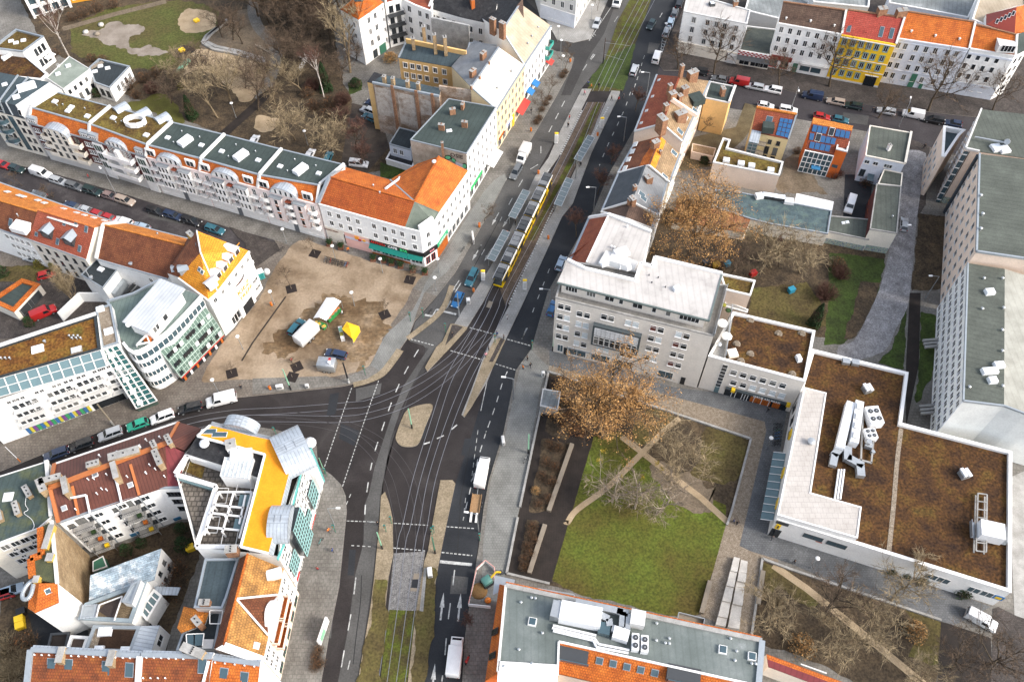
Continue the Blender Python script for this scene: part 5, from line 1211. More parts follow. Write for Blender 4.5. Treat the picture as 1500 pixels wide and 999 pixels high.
# ================================================================ block in the bottom left corner
HB=13.5
nW,nM,nE=W('E400,398 i968,512 i1090,545',HB);rW,rM,rE=W('E368,572 E1199,285 i1000,665',16.0);rM2=W1('i920,605',16.0);sW,sM,sE=W('E430,828 i850,868 i975,865',HB)
rr_=W('E368,572 i905,625',16.2)
r=house('apartment_building','long apartment house with brown metal roof and white courtyard side','building',[nW,nM,sE,sW])
walls(r,[nW,nM,nE,sE,sM,sW,rr_[0]],WALLW);roof(r,[[nW,nM,rr_[1],rr_[0]]],METBR);roof(r,[[nM,nE,W1('i1000,665',15.0),rr_[1]]],METBR,name='corner_roof')
mm=W1('i910,860',HB+.1);mt=W1('i925,660',15.9)
roof(r,[[rr_[0],lerp(rr_[0],rr_[1],.985),mm,sW]],METBR,name='courtyard_roof');roof(r,[[lerp(rr_[0],rr_[1],.985),W1('i1000,675',15.0),sE,mm]],METMR,name='maroon_roof')
COPP=flat('copper_flashing',(.52,.17,.05));rim(r,rr_,.9,.22,COPP,'ridge_flashing',.12);rim(r,[nW,rr_[0],sW],.6,.3,COPP,'verge',.15)
rim(r,[nW,nM],.35,.25,OFFW,'gutter',.02);rim(r,[sW,sM,sE],.35,.25,ZINC,'gutter',.02);rim(r,[nM,rr_[1]],.5,.15,COPP,'hip_flashing',.12)
CP_=[rr_[0],rr_[1],mm]
for s0,s1 in(('E530,560','E575,770'),('E955,400','E1020,625')):rim(r,[on_plane(s0,*CP_),on_plane(s1,*CP_)],.45,.12,COPP,'roof_joint',.08)
for s,w_,d_,a in(('E925,345',1.3,5.0,1.9),('E700,420',1.0,2.0,1.9),('E390,530',1.0,3.4,1.9),('E325,575',1.1,2.6,.6),('i845,650',.8,1.4,.6),('i925,625',.8,2.0,.6),('i865,720',.9,3.2,.55)):
 chimney(r,W1(s,15.8),w_,d_,1.4,a,FIREL,.8,3)
for s in('E500,580','E860,470'):chimney(r,on_plane(s,*CP_)+Vector((0,0,0)),.8,3.2,1.6,.45,FIREL,1.2,0)
random.seed(11)
for s in('E650,515','E715,620','E785,480','E935,495','E1072,470','E1100,410','E690,510','E750,585','E785,592','i795,790','i895,810','i845,770','E560,735'):p=on_plane(s,*CP_);vent(r,p,.09,.7,WHITEM)
NP_=[nW,nM,rr_[1]]
for s in('E735,345','E865,320','E1030,275','E1075,230','i760,650','i870,600'):vent(r,on_plane(s,*NP_),.12,.8,WHITEM)
for s in('E470,720','E955,550','E695,475','i515,790'):roofwin(r,CP_,s,.9,.9,OFFW,STEEL,'roof_hatch')
for s in(('E485,610','E530,650','E635,630','E665,770'),('E845,495','E865,560','E895,690')):
 k=MB();q=[on_plane(x,*CP_)+Vector((0,0,.35))for x in s]
 for a,b in zip(q,q[1:]):k.tube(a,b,.2,.2,7)
 k.build('flue_pipe',WHITEM,r)
F=Face(r,sW,sM);L=F.L
wt=[.09,.31,.45,.53,.72,.9]
F.win([.07],[11.2,8.2,5.2],1.1,1.3,frame=DARK);F.win([.36,.60,.84],[11.6,8.6,5.6,2.6],1.4,1.4,frame=WHITE,trim=WALLW,cols=2);F.win([.28,.53,.76],[11.4,8.6,5.8,2.8],1.1,1.3,frame=DARK)
for t in(.18,.66):
 for z in(1.6,4.6,7.6,10.4):F.balcony(L*t,z,3.2,1.6,CONC,DARK);F.win([t],[z+1.2],1.6,2.0,frame=DARK,sill=False)
 for d in(-1.6,1.6):
  k=MB().tube(F.at(L*t+d,0,1.55),F.at(L*t+d,11.4,1.55),.06,.06,5);k.build('balcony_post',STEEL,r)
 for z,m in((2.2,YELLOW),(5.2,TILEO),(8.2,LEAFG)):MB().box(F.at(L*t+.6,z,.9),(.7,.6,.7),F.rz).build('balcony_planter',m,r)
Face(r,sM,sE).win([.4,.7],[11,8,5],1.2,1.5,frame=DARK)
k=MB()
for t in(.3,.57,.8):k.box(F.at(L*t,6.7,.1),(.14,.14,13.2),F.rz)
k.build('downpipe',ZINC,r)
for t in(.45,.93):F.box(L*t,L*t+1.6,.4,1.5,.08,flat('blue_hatch',(.06,.25,.45)),'cellar_hatch')
p=W('E-160,535 E345,376 E378,782 E280,866 E-160,1030',13.5);r=house('apartment_building','white courtyard house with streaked green grey flat roof at left edge','building',p)
FELTST=felt('streaked_felt',(.07,.10,.095),(.16,.17,.06));block(r,p,13.5,WALLC,FELTST,OFFW,.15,.12)
rim(r,[p[1],p[2]],.6,.5,OFFW,'fire_wall',.2)
F=Face(r,p[4],p[3]);F.win([.35,.52,.68,.84],[11.4,8.4,5.4,2.4],1.3,1.6,frame=WHITE,trim=OFFW);F.win([.44,.76],[9.6,6.6,3.6],.8,.9,frame=WHITE)
for s,w_,d_,a in(('E215,612',.8,2.4,.7),('E135,735',.8,2.6,.55),('E5,790',1.0,2.0,.5)):chimney(r,W1(s,13.4),w_,d_,1.0,a,FIREL,.3,3)
skylight(r,W1('E62,640',13.3),1.7,1.7,.1,.25)
k=MB();q=smooth(W('E195,620 E185,690 E205,730 E175,755 E230,800 E250,850 E228,890',13.5),4)
for a,b in zip(q,q[1:]):k.tube(a,b,.05,.05,4)
k.build('roof_cable',WHITEM,r)
a,b=W('J318,12 J352,395',15.5);c,d,e_,f_=W('J188,362 J190,245 J245,225 J250,50',15.5)
r=house('side_wing','courtyard wing with tall tan brick firewall mossy roof and orange tiled end','building',[a,b,c,f_])
walls(r,[a,b,c,d,e_,f_],FIREL);k=MB().slab3([a,b,c,d,e_,f_],.2);k.build('roof',mat('mossy_green_felt',[(.3,(.06,.07,.045)),(.55,(.11,.12,.06)),(.75,(.2,.18,.05))],scale=.5,rough=.9,fine=.3,detail=9),r)
h1,h2,h3=W('J215,575 J360,512 J170,545',13.2);tp=W1('J240,395',16.2)
walls(r,[h1,h2,b,c,h3],WALLW,'end_wall');roof(r,[[h1,h2,b,tp],[h1,tp,c,h3]],TILEO,name='orange_hip')
for pts,m in((W('J250,55 J255,222 J190,245 J200,360',15.6),TILEO),):rim(r,pts,1.0,.5,m,'tiled_edge',.1)
rim(r,[a,b],.5,.4,OFFW,'coping',.1);roofwin(r,[h1,h2,tp],'J295,440',.9,.9,WHITE,GLASSB)
for s,d_ in(('J308,120',4.0),('J318,245',1.2),('J235,380',3.2)):chimney(r,W1(s,15.5),.8 if d_>2 else 1,d_ if d_!=3.2 else 1,.9,0 if d_!=3.2 else 0,flat('yellow_brick',(.55,.36,.07)),.3,0)
k=MB();q=smooth(W('J215,365 J170,400 J140,450 J140,485 J165,490 J190,460 J205,400',15.6),4)
for a_,b_ in zip(q,q[1:]):k.tube(a_,b_,.35,.35,7)
k.build('flue_pipe',ZINC,r)
a,b,c,d=W('J552,345 J988,180',8.0)+W('J945,372 J545,500',6.5)
r=house('courtyard_house','courtyard house with weathered pale blue sheet roof','house',[a,b,c,d])
walls(r,[a,b,c,d],OFFW);roof(r,[[a,b,c,d]],mat('weathered_blue_sheet',[(.3,(.20,.27,.33)),(.5,(.32,.40,.46)),(.62,(.55,.57,.58)),(.75,(.30,.38,.45))],scale=.5,rough=.6,fine=.3,pat=('brick',.9,.35,.6,.25,.03),detail=8))
Face(r,c,b).win([.3,.7],[5.2,2.4],.8,1.2,frame=DARK)
p=W('J478,612 J520,515 J897,375 J803,632',7.0);r=house('courtyard_house','grey white modern courtyard house with gravel roof terrace','house',p)
block(r,p,7.0,WALLW,mat('brown_gravel',[(.3,(.12,.085,.05)),(.7,(.22,.165,.10))],scale=.8,rough=.95,fine=.4),mat('zinc_edge',(.30,.36,.39),rough=.5,fine=.08),.6,.35)
q=W('J600,560 J640,520 J745,475 J690,620',6.9);MB().poly([(x.x,x.y,6.75)for x in ccw(q)]).build('terrace',mat('dark_terrace',(.06,.045,.04)),r);rim(r,W('J590,600 J610,525 J750,472 J700,620',7.6),.15,.25,WHITE,'railing')
q=W('J772,528 J835,420 J885,395 J830,540',7.0);block(r,q,9.0,WALLW,ZINC,ZINC,.3,.3,6.6,'box_wall','box_roof');skylight(r,W1('J550,570',6.7),2.6,2.4,.1,.5,'roof_box',ZINCL,ZINC)
ff=Face(r,p[2]if False else W1('J803,632'),W1('J897,375'));ff.win([.3,.6,.85],[5.2,2.2],1.5,2,frame=WHITE,glass=GLASS)
q=W('J850,560 J940,430 J990,470 J900,620',4.2);block(r,q,4.2,WALLW,GLASST,WHITE,.3,.2,0,'winter_garden_wall','winter_garden_roof');k=MB()
for i in range(5):k.bar(lerp(q[0],q[1],i/4)+Vector((0,0,.12)),lerp(q[3],q[2],i/4)+Vector((0,0,.12)),.2,.15)
k.build('glazing_bars',WHITE,r)
q=W('J940,410 J1105,418 J1085,465 J965,462',4.0);k=MB().slab3(q,.2);k.build('canopy',ZINCL,r)
p=W('J512,808 J572,650 J860,655 J800,815',6.2);r=house('courtyard_house','modern courtyard house with brown planted roof and zinc mansard side','house',p)
block(r,p,6.2,WALLW,GRAVEL,ZINC,.5,.3);q=W('J590,790 J620,700 J690,675 J830,680 J790,800',6.0);MB().poly([(x.x,x.y,5.96)for x in ccw(q)]).build('planting',mat('dark_sedum',[(.3,(.03,.016,.01)),(.7,(.075,.04,.022))],scale=.6,rough=.95,fine=.4),r)
q=[W1('J860,655',6.2),W1('J978,650',5.6),W1('J925,812',5.6),W1('J800,815',6.2)];roof(r,[q],ZINCL,name='zinc_mansard');walls(r,q,WALLW,'side_wall')
Face(r,q[2],q[1]).win([.55],[3.6],1.8,1.8,frame=WHITE);skylight(r,W1('J645,690',5.9),2.4,1.6,.05,.3);skylight(r,W1('J610,800',5.9),1.6,1.2,0,.5);skylight(r,W1('J770,805',5.9),1.6,1.2,0,.5)
p=W('J285,800 J310,700 J425,690 J400,800',3.0);r=house('terrace_building','low dark terraced annex with white parapets behind the red tiled row','annex',p);block(r,p,3.0,CONC,DECK,DARK,.3,.3)
q=W('J400,808 J432,712 J540,718 J510,808',4.4);block(r,q,4.4,WALLW,mat('brown_deck',(.10,.07,.055),pat=('seam',.3,.3)),WHITE,.4,.5,0,'terrace_wall','terrace_roof')
p=W('J570,260 J570,320 J655,290 J630,228',2.2);r=house('garden_shed','small dark green shed beside the tan brick firewall','shed',p);block(r,p,2.3,GREENM,GREENM,WHITE,.1,.1)
def south_row(lab,rid,eav,hr,he,tm,wins=(),vents=()):
 a,b=W(rid,hr);c,d=W(eav,he);back=[b+Vector((0,5,-2.5)),a+Vector((0,5,-2.5))]
 r=house('town_house',lab,'house',[a,b,d,c],'tiled row along the bottom edge');back=[b+Vector((0,.8,-.3)),a+Vector((0,.8,-.3))];walls(r,[c,d,b,back[0],back[1],a],WALLW);roof(r,[[a,b,d,c]],tm);roof(r,[[a,b,back[0],back[1]]],ZINCL,name='rear_roof')
 rim(r,[a,b],.7,.3,ZINC,'ridge_flashing',.12)
 for s in wins:roofwin(r,[a,b,d],s,1.3,2.2,ZINC,GLASSB)
 for s in vents:vent(r,on_plane(s,a,b,d),.09,.4,WHITEM)
 return r,(a,b,d)
r,P_=south_row('mossy red tiled house with four roof windows at the bottom left','J190,800 J858,838','J150,1180 J838,1180',16,11.5,TILEBM,('J315,895','J420,900','J650,912','J793,922'),['J%d,%d'%(x,832+(x-200)*.035)for x in range(215,840,45)])
rim(r,[P_[0],W1('J150,1180',11.5)],.9,.5,ZINC,'verge',.1);rim(r,[P_[1],P_[2]],.8,.6,OFFW,'fire_wall',.15)
for s in('J385,840','J692,860'):chimney(r,W1(s,15.6),.9,2.2,1.0,0,FIREL,1.2,0)
k=MB().slab3([on_plane(s,*P_)+Vector((0,0,.15))for s in('J360,945','J668,950','J690,1100','J330,1100')],.2);k.build('flat_dormer_roof',FELTG,r)
r,P_=south_row('brown red tiled house with rows of tiny vents at the bottom edge','J866,832 K380,845','J850,1180 K330,1200',16,11.5,TILEBM,('K320,898',),['J%d,%d'%(x,850+(x-900)*.04)for x in range(900,1170,45)]+['J%d,975'%x for x in range(880,1060,45)])
chimney(r,W1('K270,815',16),3.6,1.2,1.0,-.35,FIREL,.5,4);k=MB();k.bar(on_plane('K360,870',*P_)+Vector((0,0,.2)),on_plane('K325,1010',*P_)+Vector((0,0,.2)),.35,.3);k.build('verge',WHITE,r)
r,P_=south_row('bright orange tiled house with two large roof windows at the bottom edge','K388,852 K672,888','K330,1200 K640,1200',15.5,12.0,TILEO,('K450,955','K575,980'),['K%d,%d'%(x,880+(x-400)*.1)for x in range(400,660,60)])
a,b=W('K400,795 K672,868',16.4);MB().slab3([W1('K400,795',16.5),W1('K440,772',16.8),W1('K672,858',15.2),W1('K665,885',15.0)],.3).build('gable_coping',WHITE,r)
ra,rb_=W('K598,212 K452,775',16.5);ea,eb=W('K818,303 K690,862',12.5);la,lb=W('K548,240 K390,790',14.5)
r=house('corner_house','pale house with yellow tan tiled roof and curved white gable on avenue','house',[ea,eb,lb,la])
walls(r,[ea,eb,rb_,lb,la,ra],WALLPE);roof(r,[[ra,rb_,eb,ea]],TILEM);roof(r,[[ra,rb_,lb,la]],TILEB,name='rear_roof');rim(r,[ra,rb_],.3,.2,TILEO,'ridge_tiles',.08)  # rear slope gets brown tiles as painted shade
F=Face(r,eb,ea);L=F.L;n=14
prof=[]
for i in range(n+1):
 t=i/n;x=L*(.22+.5*t);z=12.0+3.6*math.sin(PI*t)**1.5;prof.append((x,z))
k=MB();P=[F.at(x,z,.35)for x,z in prof];Q=[F.at(x,z,-.5)for x,z in prof]
k.poly(P+[F.at(L*.72,8,.35),F.at(L*.22,8,.35)]);
for i in range(n):k.slab3([P[i],P[i+1],Q[i+1],Q[i]],.3)
k.build('curved_gable',WALLW,r)
k=MB();pk=on_plane('K530,490',ra,rb_,eb);k.slab3([pk,F.at(L*.68,13.0,.0),F.at(L*.47,15.3,-.2)],.2);k.slab3([pk,F.at(L*.47,15.3,-.2),F.at(L*.26,13.0,0)],.2);k.build('gable_roof',TILEB,r)
rim(r,[pk,F.at(L*.69,12.9,.1)],.3,.2,OFFW,'valley_flashing',.1);rim(r,[pk,F.at(L*.25,12.9,.1)],.3,.2,OFFW,'valley_flashing',.1)
for t,z in((.6,9.6),(.35,9.6),(.6,6.6),(.36,6.4)):
 F.balcony(L*t,z,4.0,1.3,TILEO,WALLPE,True);F.win([t],[z+1.3],2.4,2.0,frame=WHITE,sill=False)
F.win([.06,.15,.48,.8,.9],[10.6,7.6,4.8],1.0,1.5,trim=WALLW);F.box(0,L,3.2,3.6,.3,WALLW,'ledge');F.win([.12,.3,.5,.7,.88],[1.7],1.8,2.2,frame=GREENM,sill=False)
roofwin(r,[ra,rb_,eb],'K650,775',1.0,1.0,OFFW,STEEL);k=MB();k.box(on_plane('K765,345',ra,rb_,ea)+Vector((0,0,.5)),(2.4,1.6,1.0),.3);k.build('roof_vent_box',OFFW,r)
F_=W('K455,770 K690,865',15);rim(r,[rb_,eb],.9,.8,WALLW,'gable_coping',.1)
p=W('K335,243 K540,240 K470,470 K440,545 K268,540',14.0);block(r,p,14.0,OFFW,FELTB,ZINC,.3,.3,0,'rear_wall','flat_roof')
p=W('K205,535 K360,568 K335,640 K190,700 K165,665',11.5);q0=W1('K285,600',12.8);walls(r,p,OFFW,'rear_wall');roof(r,[[p[0],p[1],q0],[p[1],p[2],q0],[p[2],p[3],q0],[p[3],p[4],q0],[p[4],p[0],q0]],TILEMID,name='hip_roof')
p=W('K340,580 K440,545 K395,790 K160,800 K195,700',11.3);block(r,p,11.3,OFFW,FELTD,ZINC,.3,.3,0,'rear_wall','roof_terrace')
k=MB();
for s in('K365,560 K365,640','K445,560 K430,640','K365,560 K445,560','K365,640 K430,640','K220,705 K225,775','K330,700 K320,775','K220,705 K330,700'):a,b=W(s,13.0);k.bar(a,b,.12,.12)
k.build('terrace_frame',WHITE,r);k=MB().slab3(W('K222,708 K265,706 K265,775 K228,775',12.9),.08).slab3(W('K275,706 K328,702 K318,772 K272,775',12.9),.08);k.build('terrace_glass',GLASSB,r)
chimney(r,W1('K300,640',12.6),.9,1.6,1.5,.8,CHIM,1.2,2);chimney(r,W1('K340,520',14),1.6,.9,.9,0,CHIM,.3,3);chimney(r,W1('K505,200',16),1.8,1.2,1.2,.1,CHIM,1,3);MB().box(W1('K355,765',11.2),(1.6,1.4,.4)).build('terrace_table',WHITE,r)
HO=17.4
og=W('F380,143 F505,172 F622,205 F795,240 F878,420 F742,946 F570,905 F722,326 F298,210',HO)
out=W('F388,118 F805,232 F1000,322 F790,985 F560,912 F545,905 F285,905 F150,440 F235,325 F205,310',14.6)
r=house('corner_building','white corner building with bright orange roof zinc barrel vaults and teal glazing','building',out)
b1=W('F388,118 F805,232 F985,300 F815,790 F800,960 F745,950 F285,905 F158,440 F215,318',15.4)
walls(r,b1,WALLW);MB().poly([(p.x,p.y,13.2)for p in ccw(W('F225,330 F720,330 F560,905 F310,890 F180,450',13.2))]).build('courtyard_terrace',mat('terrace_slabs',[(.3,(.13,.11,.09)),(.7,(.24,.21,.18))],scale=.5,rough=.9,fine=.2,pat=('brick',.9,.9,.45,.2,.12)),r)
ORR=mat('orange_roof_sheet',[(.3,(.78,.27,.01)),(.7,(.86,.33,.015))],scale=.4,rough=.8,fine=.1,fscale=4)
roof(r,[og],ORR,.3);k=MB();pg=[Vector((p.x,p.y,0))for p in inset(og,.5)];k.prism(pg,13.0,HO-.3,0);k.build('attic_wall',WALLW,r)
rim(r,[og[5],og[6],og[7],og[8],og[0]],.35,.4,WHITE,'roof_edge',.05)
MB().poly([(p.x,p.y,15.42)for p in ccw(W('F388,118 F805,232 F880,300 F870,420 F742,946 F790,985 F985,322 F800,225 ',15.4))]).build('eave_ledge',ZINCL,r)if False else None
sl=MB().slab3([og[4],og[5],W1('F775,962',15.6),W1('F905,420',15.6)],.15);sl.build('zinc_slope',ZINCL,r)
sl=MB().slab3([og[0],og[1],og[2],og[3],W1('F800,222',15.6),W1('F388,116',15.6)],.15);sl.build('zinc_slope',ZINCL,r)
q=W('F905,420 F965,380 F820,800 F775,962',14.0);MB().slab3(q,.2).build('terrace',DECK,r);rim(r,W('F965,378 F885,690',15.2),.12,.9,TEAL,'terrace_rail');rim(r,W('F862,840 F800,985',15.2),.12,.9,TEAL,'terrace_rail')
def barrel(c0,c1,wid,h,rise,n=12):
 a,b=W(c0,h)[0],W(c1,h)[0];d=(b-a).normalized();s=Vector((-d.y,d.x,0));k=MB();P=[]
 for i in range(n+1):
  t=PI*i/n;o_=s*(-math.cos(t)*wid/2)+Vector((0,0,math.sin(t)*rise));P.append((a+o_,b+o_))
 for i in range(n):k.slab3([P[i][0],P[i+1][0],P[i+1][1],P[i][1]],.12)
 k.poly([p[0]for p in P]);k.poly([p[1]for p in P][::-1]);o=k.build('barrel_vault',ZINCL,r)
 k=MB()
 for q in(.35,.65):m_=lerp(a,b,q)+Vector((0,0,rise+.1));k.bar(m_-s*.6-Vector((0,0,.1)),m_+s*.6-Vector((0,0,.1)),.1,.15)
 k.build('vault_ridge',STEEL,o);return o
barrel('F560,185','F590,120',6.2,16.2,2.4);barrel('F810,355','F990,270',9.0,16.2,2.6);barrel('F760,765','F890,765',6.6,16.0,2.6)
a,b=W('F985,322 F1000,322',14.8);
fin=[Vector((p.x,p.y,0))for p in W('F965,385 F1003,320 F1008,335 F975,395',15.5)]
F=Face(r,W1('F800,960',15.4),W1('F985,300',15.4));L=F.L
MB().prism([F.at(L*.90,0,0),F.at(L+.1,0,0),F.at(L+.1,0,.8),F.at(L*.90,0,.8)],3.4,16.4).build('white_fin',WALLW,r);F.box(L*.99,L+.2,3.4,16.4,.95,TEAL,'teal_edge')
F.win([.56,.63,.72,.8],[12.9,10.4,7.9],1.0,1.5,frame=WHITE,trim=WALLW);F.win([.05,.12],[12.6,9.6,6.6],1.0,1.5,frame=WHITE,trim=WALLW)
def teal_grid(t0,t1,z0,z1,d,nx,nz):
 k=MB();F.box(L*t0,L*t1,z0,z1,d,None,'',mb=k);o=k.build('teal_bay',GLASS2,r);k=MB()
 for i in range(nx+1):t=L*lerp(t0,t1,i/nx);k.box(F.at(t,(z0+z1)/2,d+.05),(.1,.1,z1-z0),F.rz)
 for j in range(nz+1):k.box(F.at(L*(t0+t1)/2,lerp(z0,z1,j/nz),d+.06),(L*(t1-t0),.1,.1),F.rz)
 k.build('glazing_bars',PTEAL,o)
teal_grid(.24,.46,3.6,15.0,1.3,6,8);teal_grid(.04,.2,3.6,8.6,.3,4,4);teal_grid(.53,.64,3.6,6.6,.3,3,2);teal_grid(.7,.86,3.6,9.6,.5,4,4)
F.box(0,L,2.9,3.5,.5,WALLW,'canopy');F.box(L*.45,L*.68,2.7,3.6,.7,WHITE,'fascia');F.text('SPARKASSE',L*.56,3.15,.8,flat('red_letters',(.85,.04,.03)),.75);F.win([.08,.2,.32,.44,.58,.7,.82,.94],[1.5],1.6,2.0,frame=WHITE,sill=False)
F.box(L*.02,L*.1,2.7,3.4,.6,flat('red_sign',(.7,.03,.03)),'fascia')
Fn=Face(r,b1[2],b1[1]);Fn.win(3,[4.5,7.5,10.5,13],1.6,1.6);Fn2=Face(r,b1[1],b1[0]);Fn2.win(7,[4.5,7.5,10.5,13],1.4,1.6)
for s in('F370,180','F437,200'):roofwin(r,og[:3],s,1.0,2.6,OFFW,GLASSB)
MB().poly([(p.x,p.y,16.4)for p in ccw(W('F292,212 F720,328 F690,475 F600,440 F225,320',16.4))]).build('black_roof',FELTBK,r);k=MB().prism([(p.x,p.y)for p in W('F292,212 F720,328 F690,475 F600,440 F225,320',16.4)],13,16.38);k.build('core_wall',WALLW,r)
q=W('F440,460 F470,340 F652,350 F615,475',17.2);k=MB().prism([(p.x,p.y)for p in q],13.1,17.1,0);k.build('glasshouse_wall',WHITE,r);MB().slab3(q,.1).build('glasshouse_roof',mat('dusty_glass',[(.3,(.36,.40,.41)),(.6,(.52,.55,.56)),(.75,(.25,.27,.27))],scale=.8,rough=.3,fine=.2),r)
k=MB()
for i in range(8):k.bar(lerp(q[0],q[3],i/7)+Vector((0,0,.06)),lerp(q[1],q[2],i/7)+Vector((0,0,.06)),.1,.08)
k.build('glazing_bars',WHITE,r);MB().box(W1('F575,330',17),(3.6,2,1.2),.1).build('roof_box',WHITE,r);chimney(r,W1('F520,285',16.4),1.6,1.8,1.6,.3,WHITE,.3,1)
MB().sphere(W1('F340,255',17.2),.9,10,0,.6).build('dish',WHITEM,r);MB().sphere(W1('F1005,252',13.5),1.1,12,0,.8).build('corner_dome',WHITEM,r)
MB().poly([(p.x,p.y,13.26)for p in ccw(W('F215,430 F255,350 F350,385 F325,475',13.2))]).build('roof_lawn',MOSSG,r)
k=MB();zt=15.6
for s in('F430,560 F340,830','F525,565 F455,810','F430,560 F640,560','F395,640 F590,660','F370,690 F580,715','F350,780 F560,800','F640,560 F560,850','F600,580 F560,760'):a,b=W(s,zt);k.bar(a,b,.28,.28)
for s in('F430,560','F525,565','F395,640','F490,655','F370,690','F470,710','F345,790','F450,805'):p=W1(s,zt);k.bar(p,Vector((p.x,p.y,13.2)),.24,.24)
k.build('pergola',WHITE,r);[MB().slab3(W(s,15.2),.08).build('pergola_glass',GLASST,r)for s in('F565,575 F635,575 F625,650 F550,648','F535,725 F590,730 F575,795 F520,790')]
for s in('F450,600','F395,780','F510,860','F600,545'):
 c=W1(s,13.2);k=MB()
 for a_ in range(4):x,y=((-1.2,-1.4),(1.2,-1.4),(1.2,1.4),(-1.2,1.4))[a_];x2,y2=((1.2,-1.4),(1.2,1.4),(-1.2,1.4),(-1.2,-1.4))[a_];k.bar(c+Vector((x,y,1)),c+Vector((x2,y2,1)),.08,.1)
 k.build('terrace_railing',WHITE,r)
rim(r,W('F160,445 F235,330 F385,370',15.4),.8,.5,WHITE,'parapet');rim(r,W('F160,450 F415,525 F290,905 F560,905',14.6),.7,.5,WHITE,'parapet');rim(r,W('F165,478 F405,550',14.0),.3,.6,GLASST,'glass_rail');
Fc=Face(r,b1[7],W1('F415,525',15));
for z in(5.4,8.4,11.4):Fc.win([.25,.5,.78],[z],1.2,1.6,frame=TEAL);Fc.balcony(Fc.L*.5,z-1.1,4.5,1.4,CONC,TEAL)
# ================================================================ buildings, east side
HT_,HP_=18.4,21.4
a,b,c,d=W('R52,283 R920,494 R992,215 R108,80',HT_)
off=r=house('office_building','greige office block with white roof and dark framed bay window above the park','building',[a,b,c,d])
block(r,[a,b,c,d],HT_,WALLG,mat('grey_terrace',[(.3,(.22,.21,.19)),(.7,(.34,.32,.29))],scale=.6,rough=.9,fine=.2),CONC,.3,.5,0)
rp=W('R60,203 R895,412 R966,157 R595,68 R580,118 R520,100 R488,195 R215,130 R118,82',HP_)
k=MB().prism([(p.x,p.y)for p in inset(rp,.7)],HT_-.6,HP_-.2,0);k.build('top_storey',WALLG,r)
MB().slab3(rp,.35).build('roof',WHITEF,r);rim(r,[rp[0],rp[1],rp[2]],.3,.35,mat('green_grey_edge',(.16,.20,.19),rough=.5),'roof_edge',-.05);rim(r,rp[2:9],.5,.7,WHITE,'rear_parapet',.2)
FT=Face(r,*[Vector((p.x,p.y,0))for p in(inset(rp,.7)[0],inset(rp,.7)[1])])
ip=inset(rp,.69);A2,B2=[q for q in ip][0],[q for q in ip][1]
best=None
for i in range(len(ip)):
 f=Face(r,ip[i],ip[(i+1)%len(ip)])
 if best is None or f.L>best.L:best=f
FT=best
for t0,t1,n in((.03,.115,4),(.18,.245,3),(.31,.375,2),(.41,.44,1),(.505,.575,2),(.64,.67,1),(.735,.77,1),(.83,.965,5)):
 window(r,FT.at(FT.L*(t0+t1)/2,19.9,.01),FT.rz,FT.L*(t1-t0),2.0,WHITE,GLASS,n,1,False)
F=Face(r,a,b);L=F.L
cols=[.038,.084,.163,.212,.32,.366,.476,.524,.635,.683,.795,.845]
random.seed(2)
for i,t in enumerate(cols):
 for j,z in enumerate((16.0,12.7,9.4,6.1)):
  if i in(4,5,6,7)and j in(1,2):continue
  zz_=z-(.9 if i in(2,3)else 0)
  if i in(4,5,6,7)and j==3:zz_=5.4
  g=random.choice([GLASS,GLASS,GLASS,flat('blind_white',(.6,.66,.68),rough=.4),flat('blind_red',(.16,.04,.03))]if i>7 else[GLASS,GLASS,flat('blind_white',(.6,.66,.68),rough=.4)])
  window(r,F.at(L*t,zz_ if not(i>7)else z+.2,.02),F.rz,1.2,1.7,WHITE,g,1,2,True)
for t0,t1 in((.035,.075),(.11,.235),(.27,.40),(.425,.56),(.73,.83)):
 window(r,F.at(L*(t0+t1)/2,2.0,.03),F.rz,L*(t1-t0),2.4,WHITE,GLASSB,max(2,int((t1-t0)*L/1.5)),1,False)
F.box(L*.08,L*.105,.1,2.6,.05,GLASS,'door');F.box(L*.885,L*.915,.1,2.6,.05,BLACK,'door')
o=F.box(L*.262,L*.575,7.2,13.7,.9,flat('bay_frame',(.09,.11,.12)),'bay_frame')
k=MB();F.box(L*.275,L*.562,10.7,13.1,.06,None,'',mb=k,out=.9);o2=k.build('blind',mat('white_blinds',(.62,.63,.64),rough=.7,pat=('seam',.9,.3)),r)
for i in range(8):window(r,F.at(L*(.275+.287*(i+.5)/8),9.1,.92),F.rz,L*.287/8-.06,2.6,WHITE,GLASS,1,2,False,parent=o)
F.box(L*.1,L*.3,2.75,3.0,.12,ZINC,'ledge')
for s,w_,d_,h_ in(('R715,240',1.3,1.0,.7),('R410,120',1.0,.8,1.2),('R450,130',1.0,.8,1.0),('R315,110',1.0,.8,.6)):skylight(r,W1(s,HP_),w_,d_,.4,h_,'roof_unit',WHITEM)
for s in('R580,205','R615,178','R655,230','R565,165'):vent(r,W1(s,HP_),.1,.35,DARK)
k=MB().prism([(p.x,p.y)for p in W('R355,75 R460,100 R440,140 R345,110',HP_)],HP_,HP_+1.6);k.build('plant_box',WHITE,r)
rim(r,W('R925,490 R998,215',HT_+.3),.1,.8,STEEL,'terrace_rail')
a,b,c,d=W('g440,535 g722,620 g792,372 g560,278',17.2);e_,f_=W('g350,530 g455,295',12.6)
r=house('town_house','house with white sheet roof and orange mansard facing the avenue','house',[a,b,c,d,e_])
walls(r,[e_,a,b,c,d,f_],WALLW);MB().slab3([a,b,c,d],.25).build('roof',WHITEF,r);MB().slab3([e_,a,d,f_],.25).build('mansard',TILER,r)
pk=W1('g468,412',15.6);MB().slab3([pk,W1('g385,475',13.0),W1('g430,372',13.4)],.25).slab3([pk,W1('g350,500',12.9),W1('g385,475',13.0)],.2).build('gable_dormer',TILER,r)
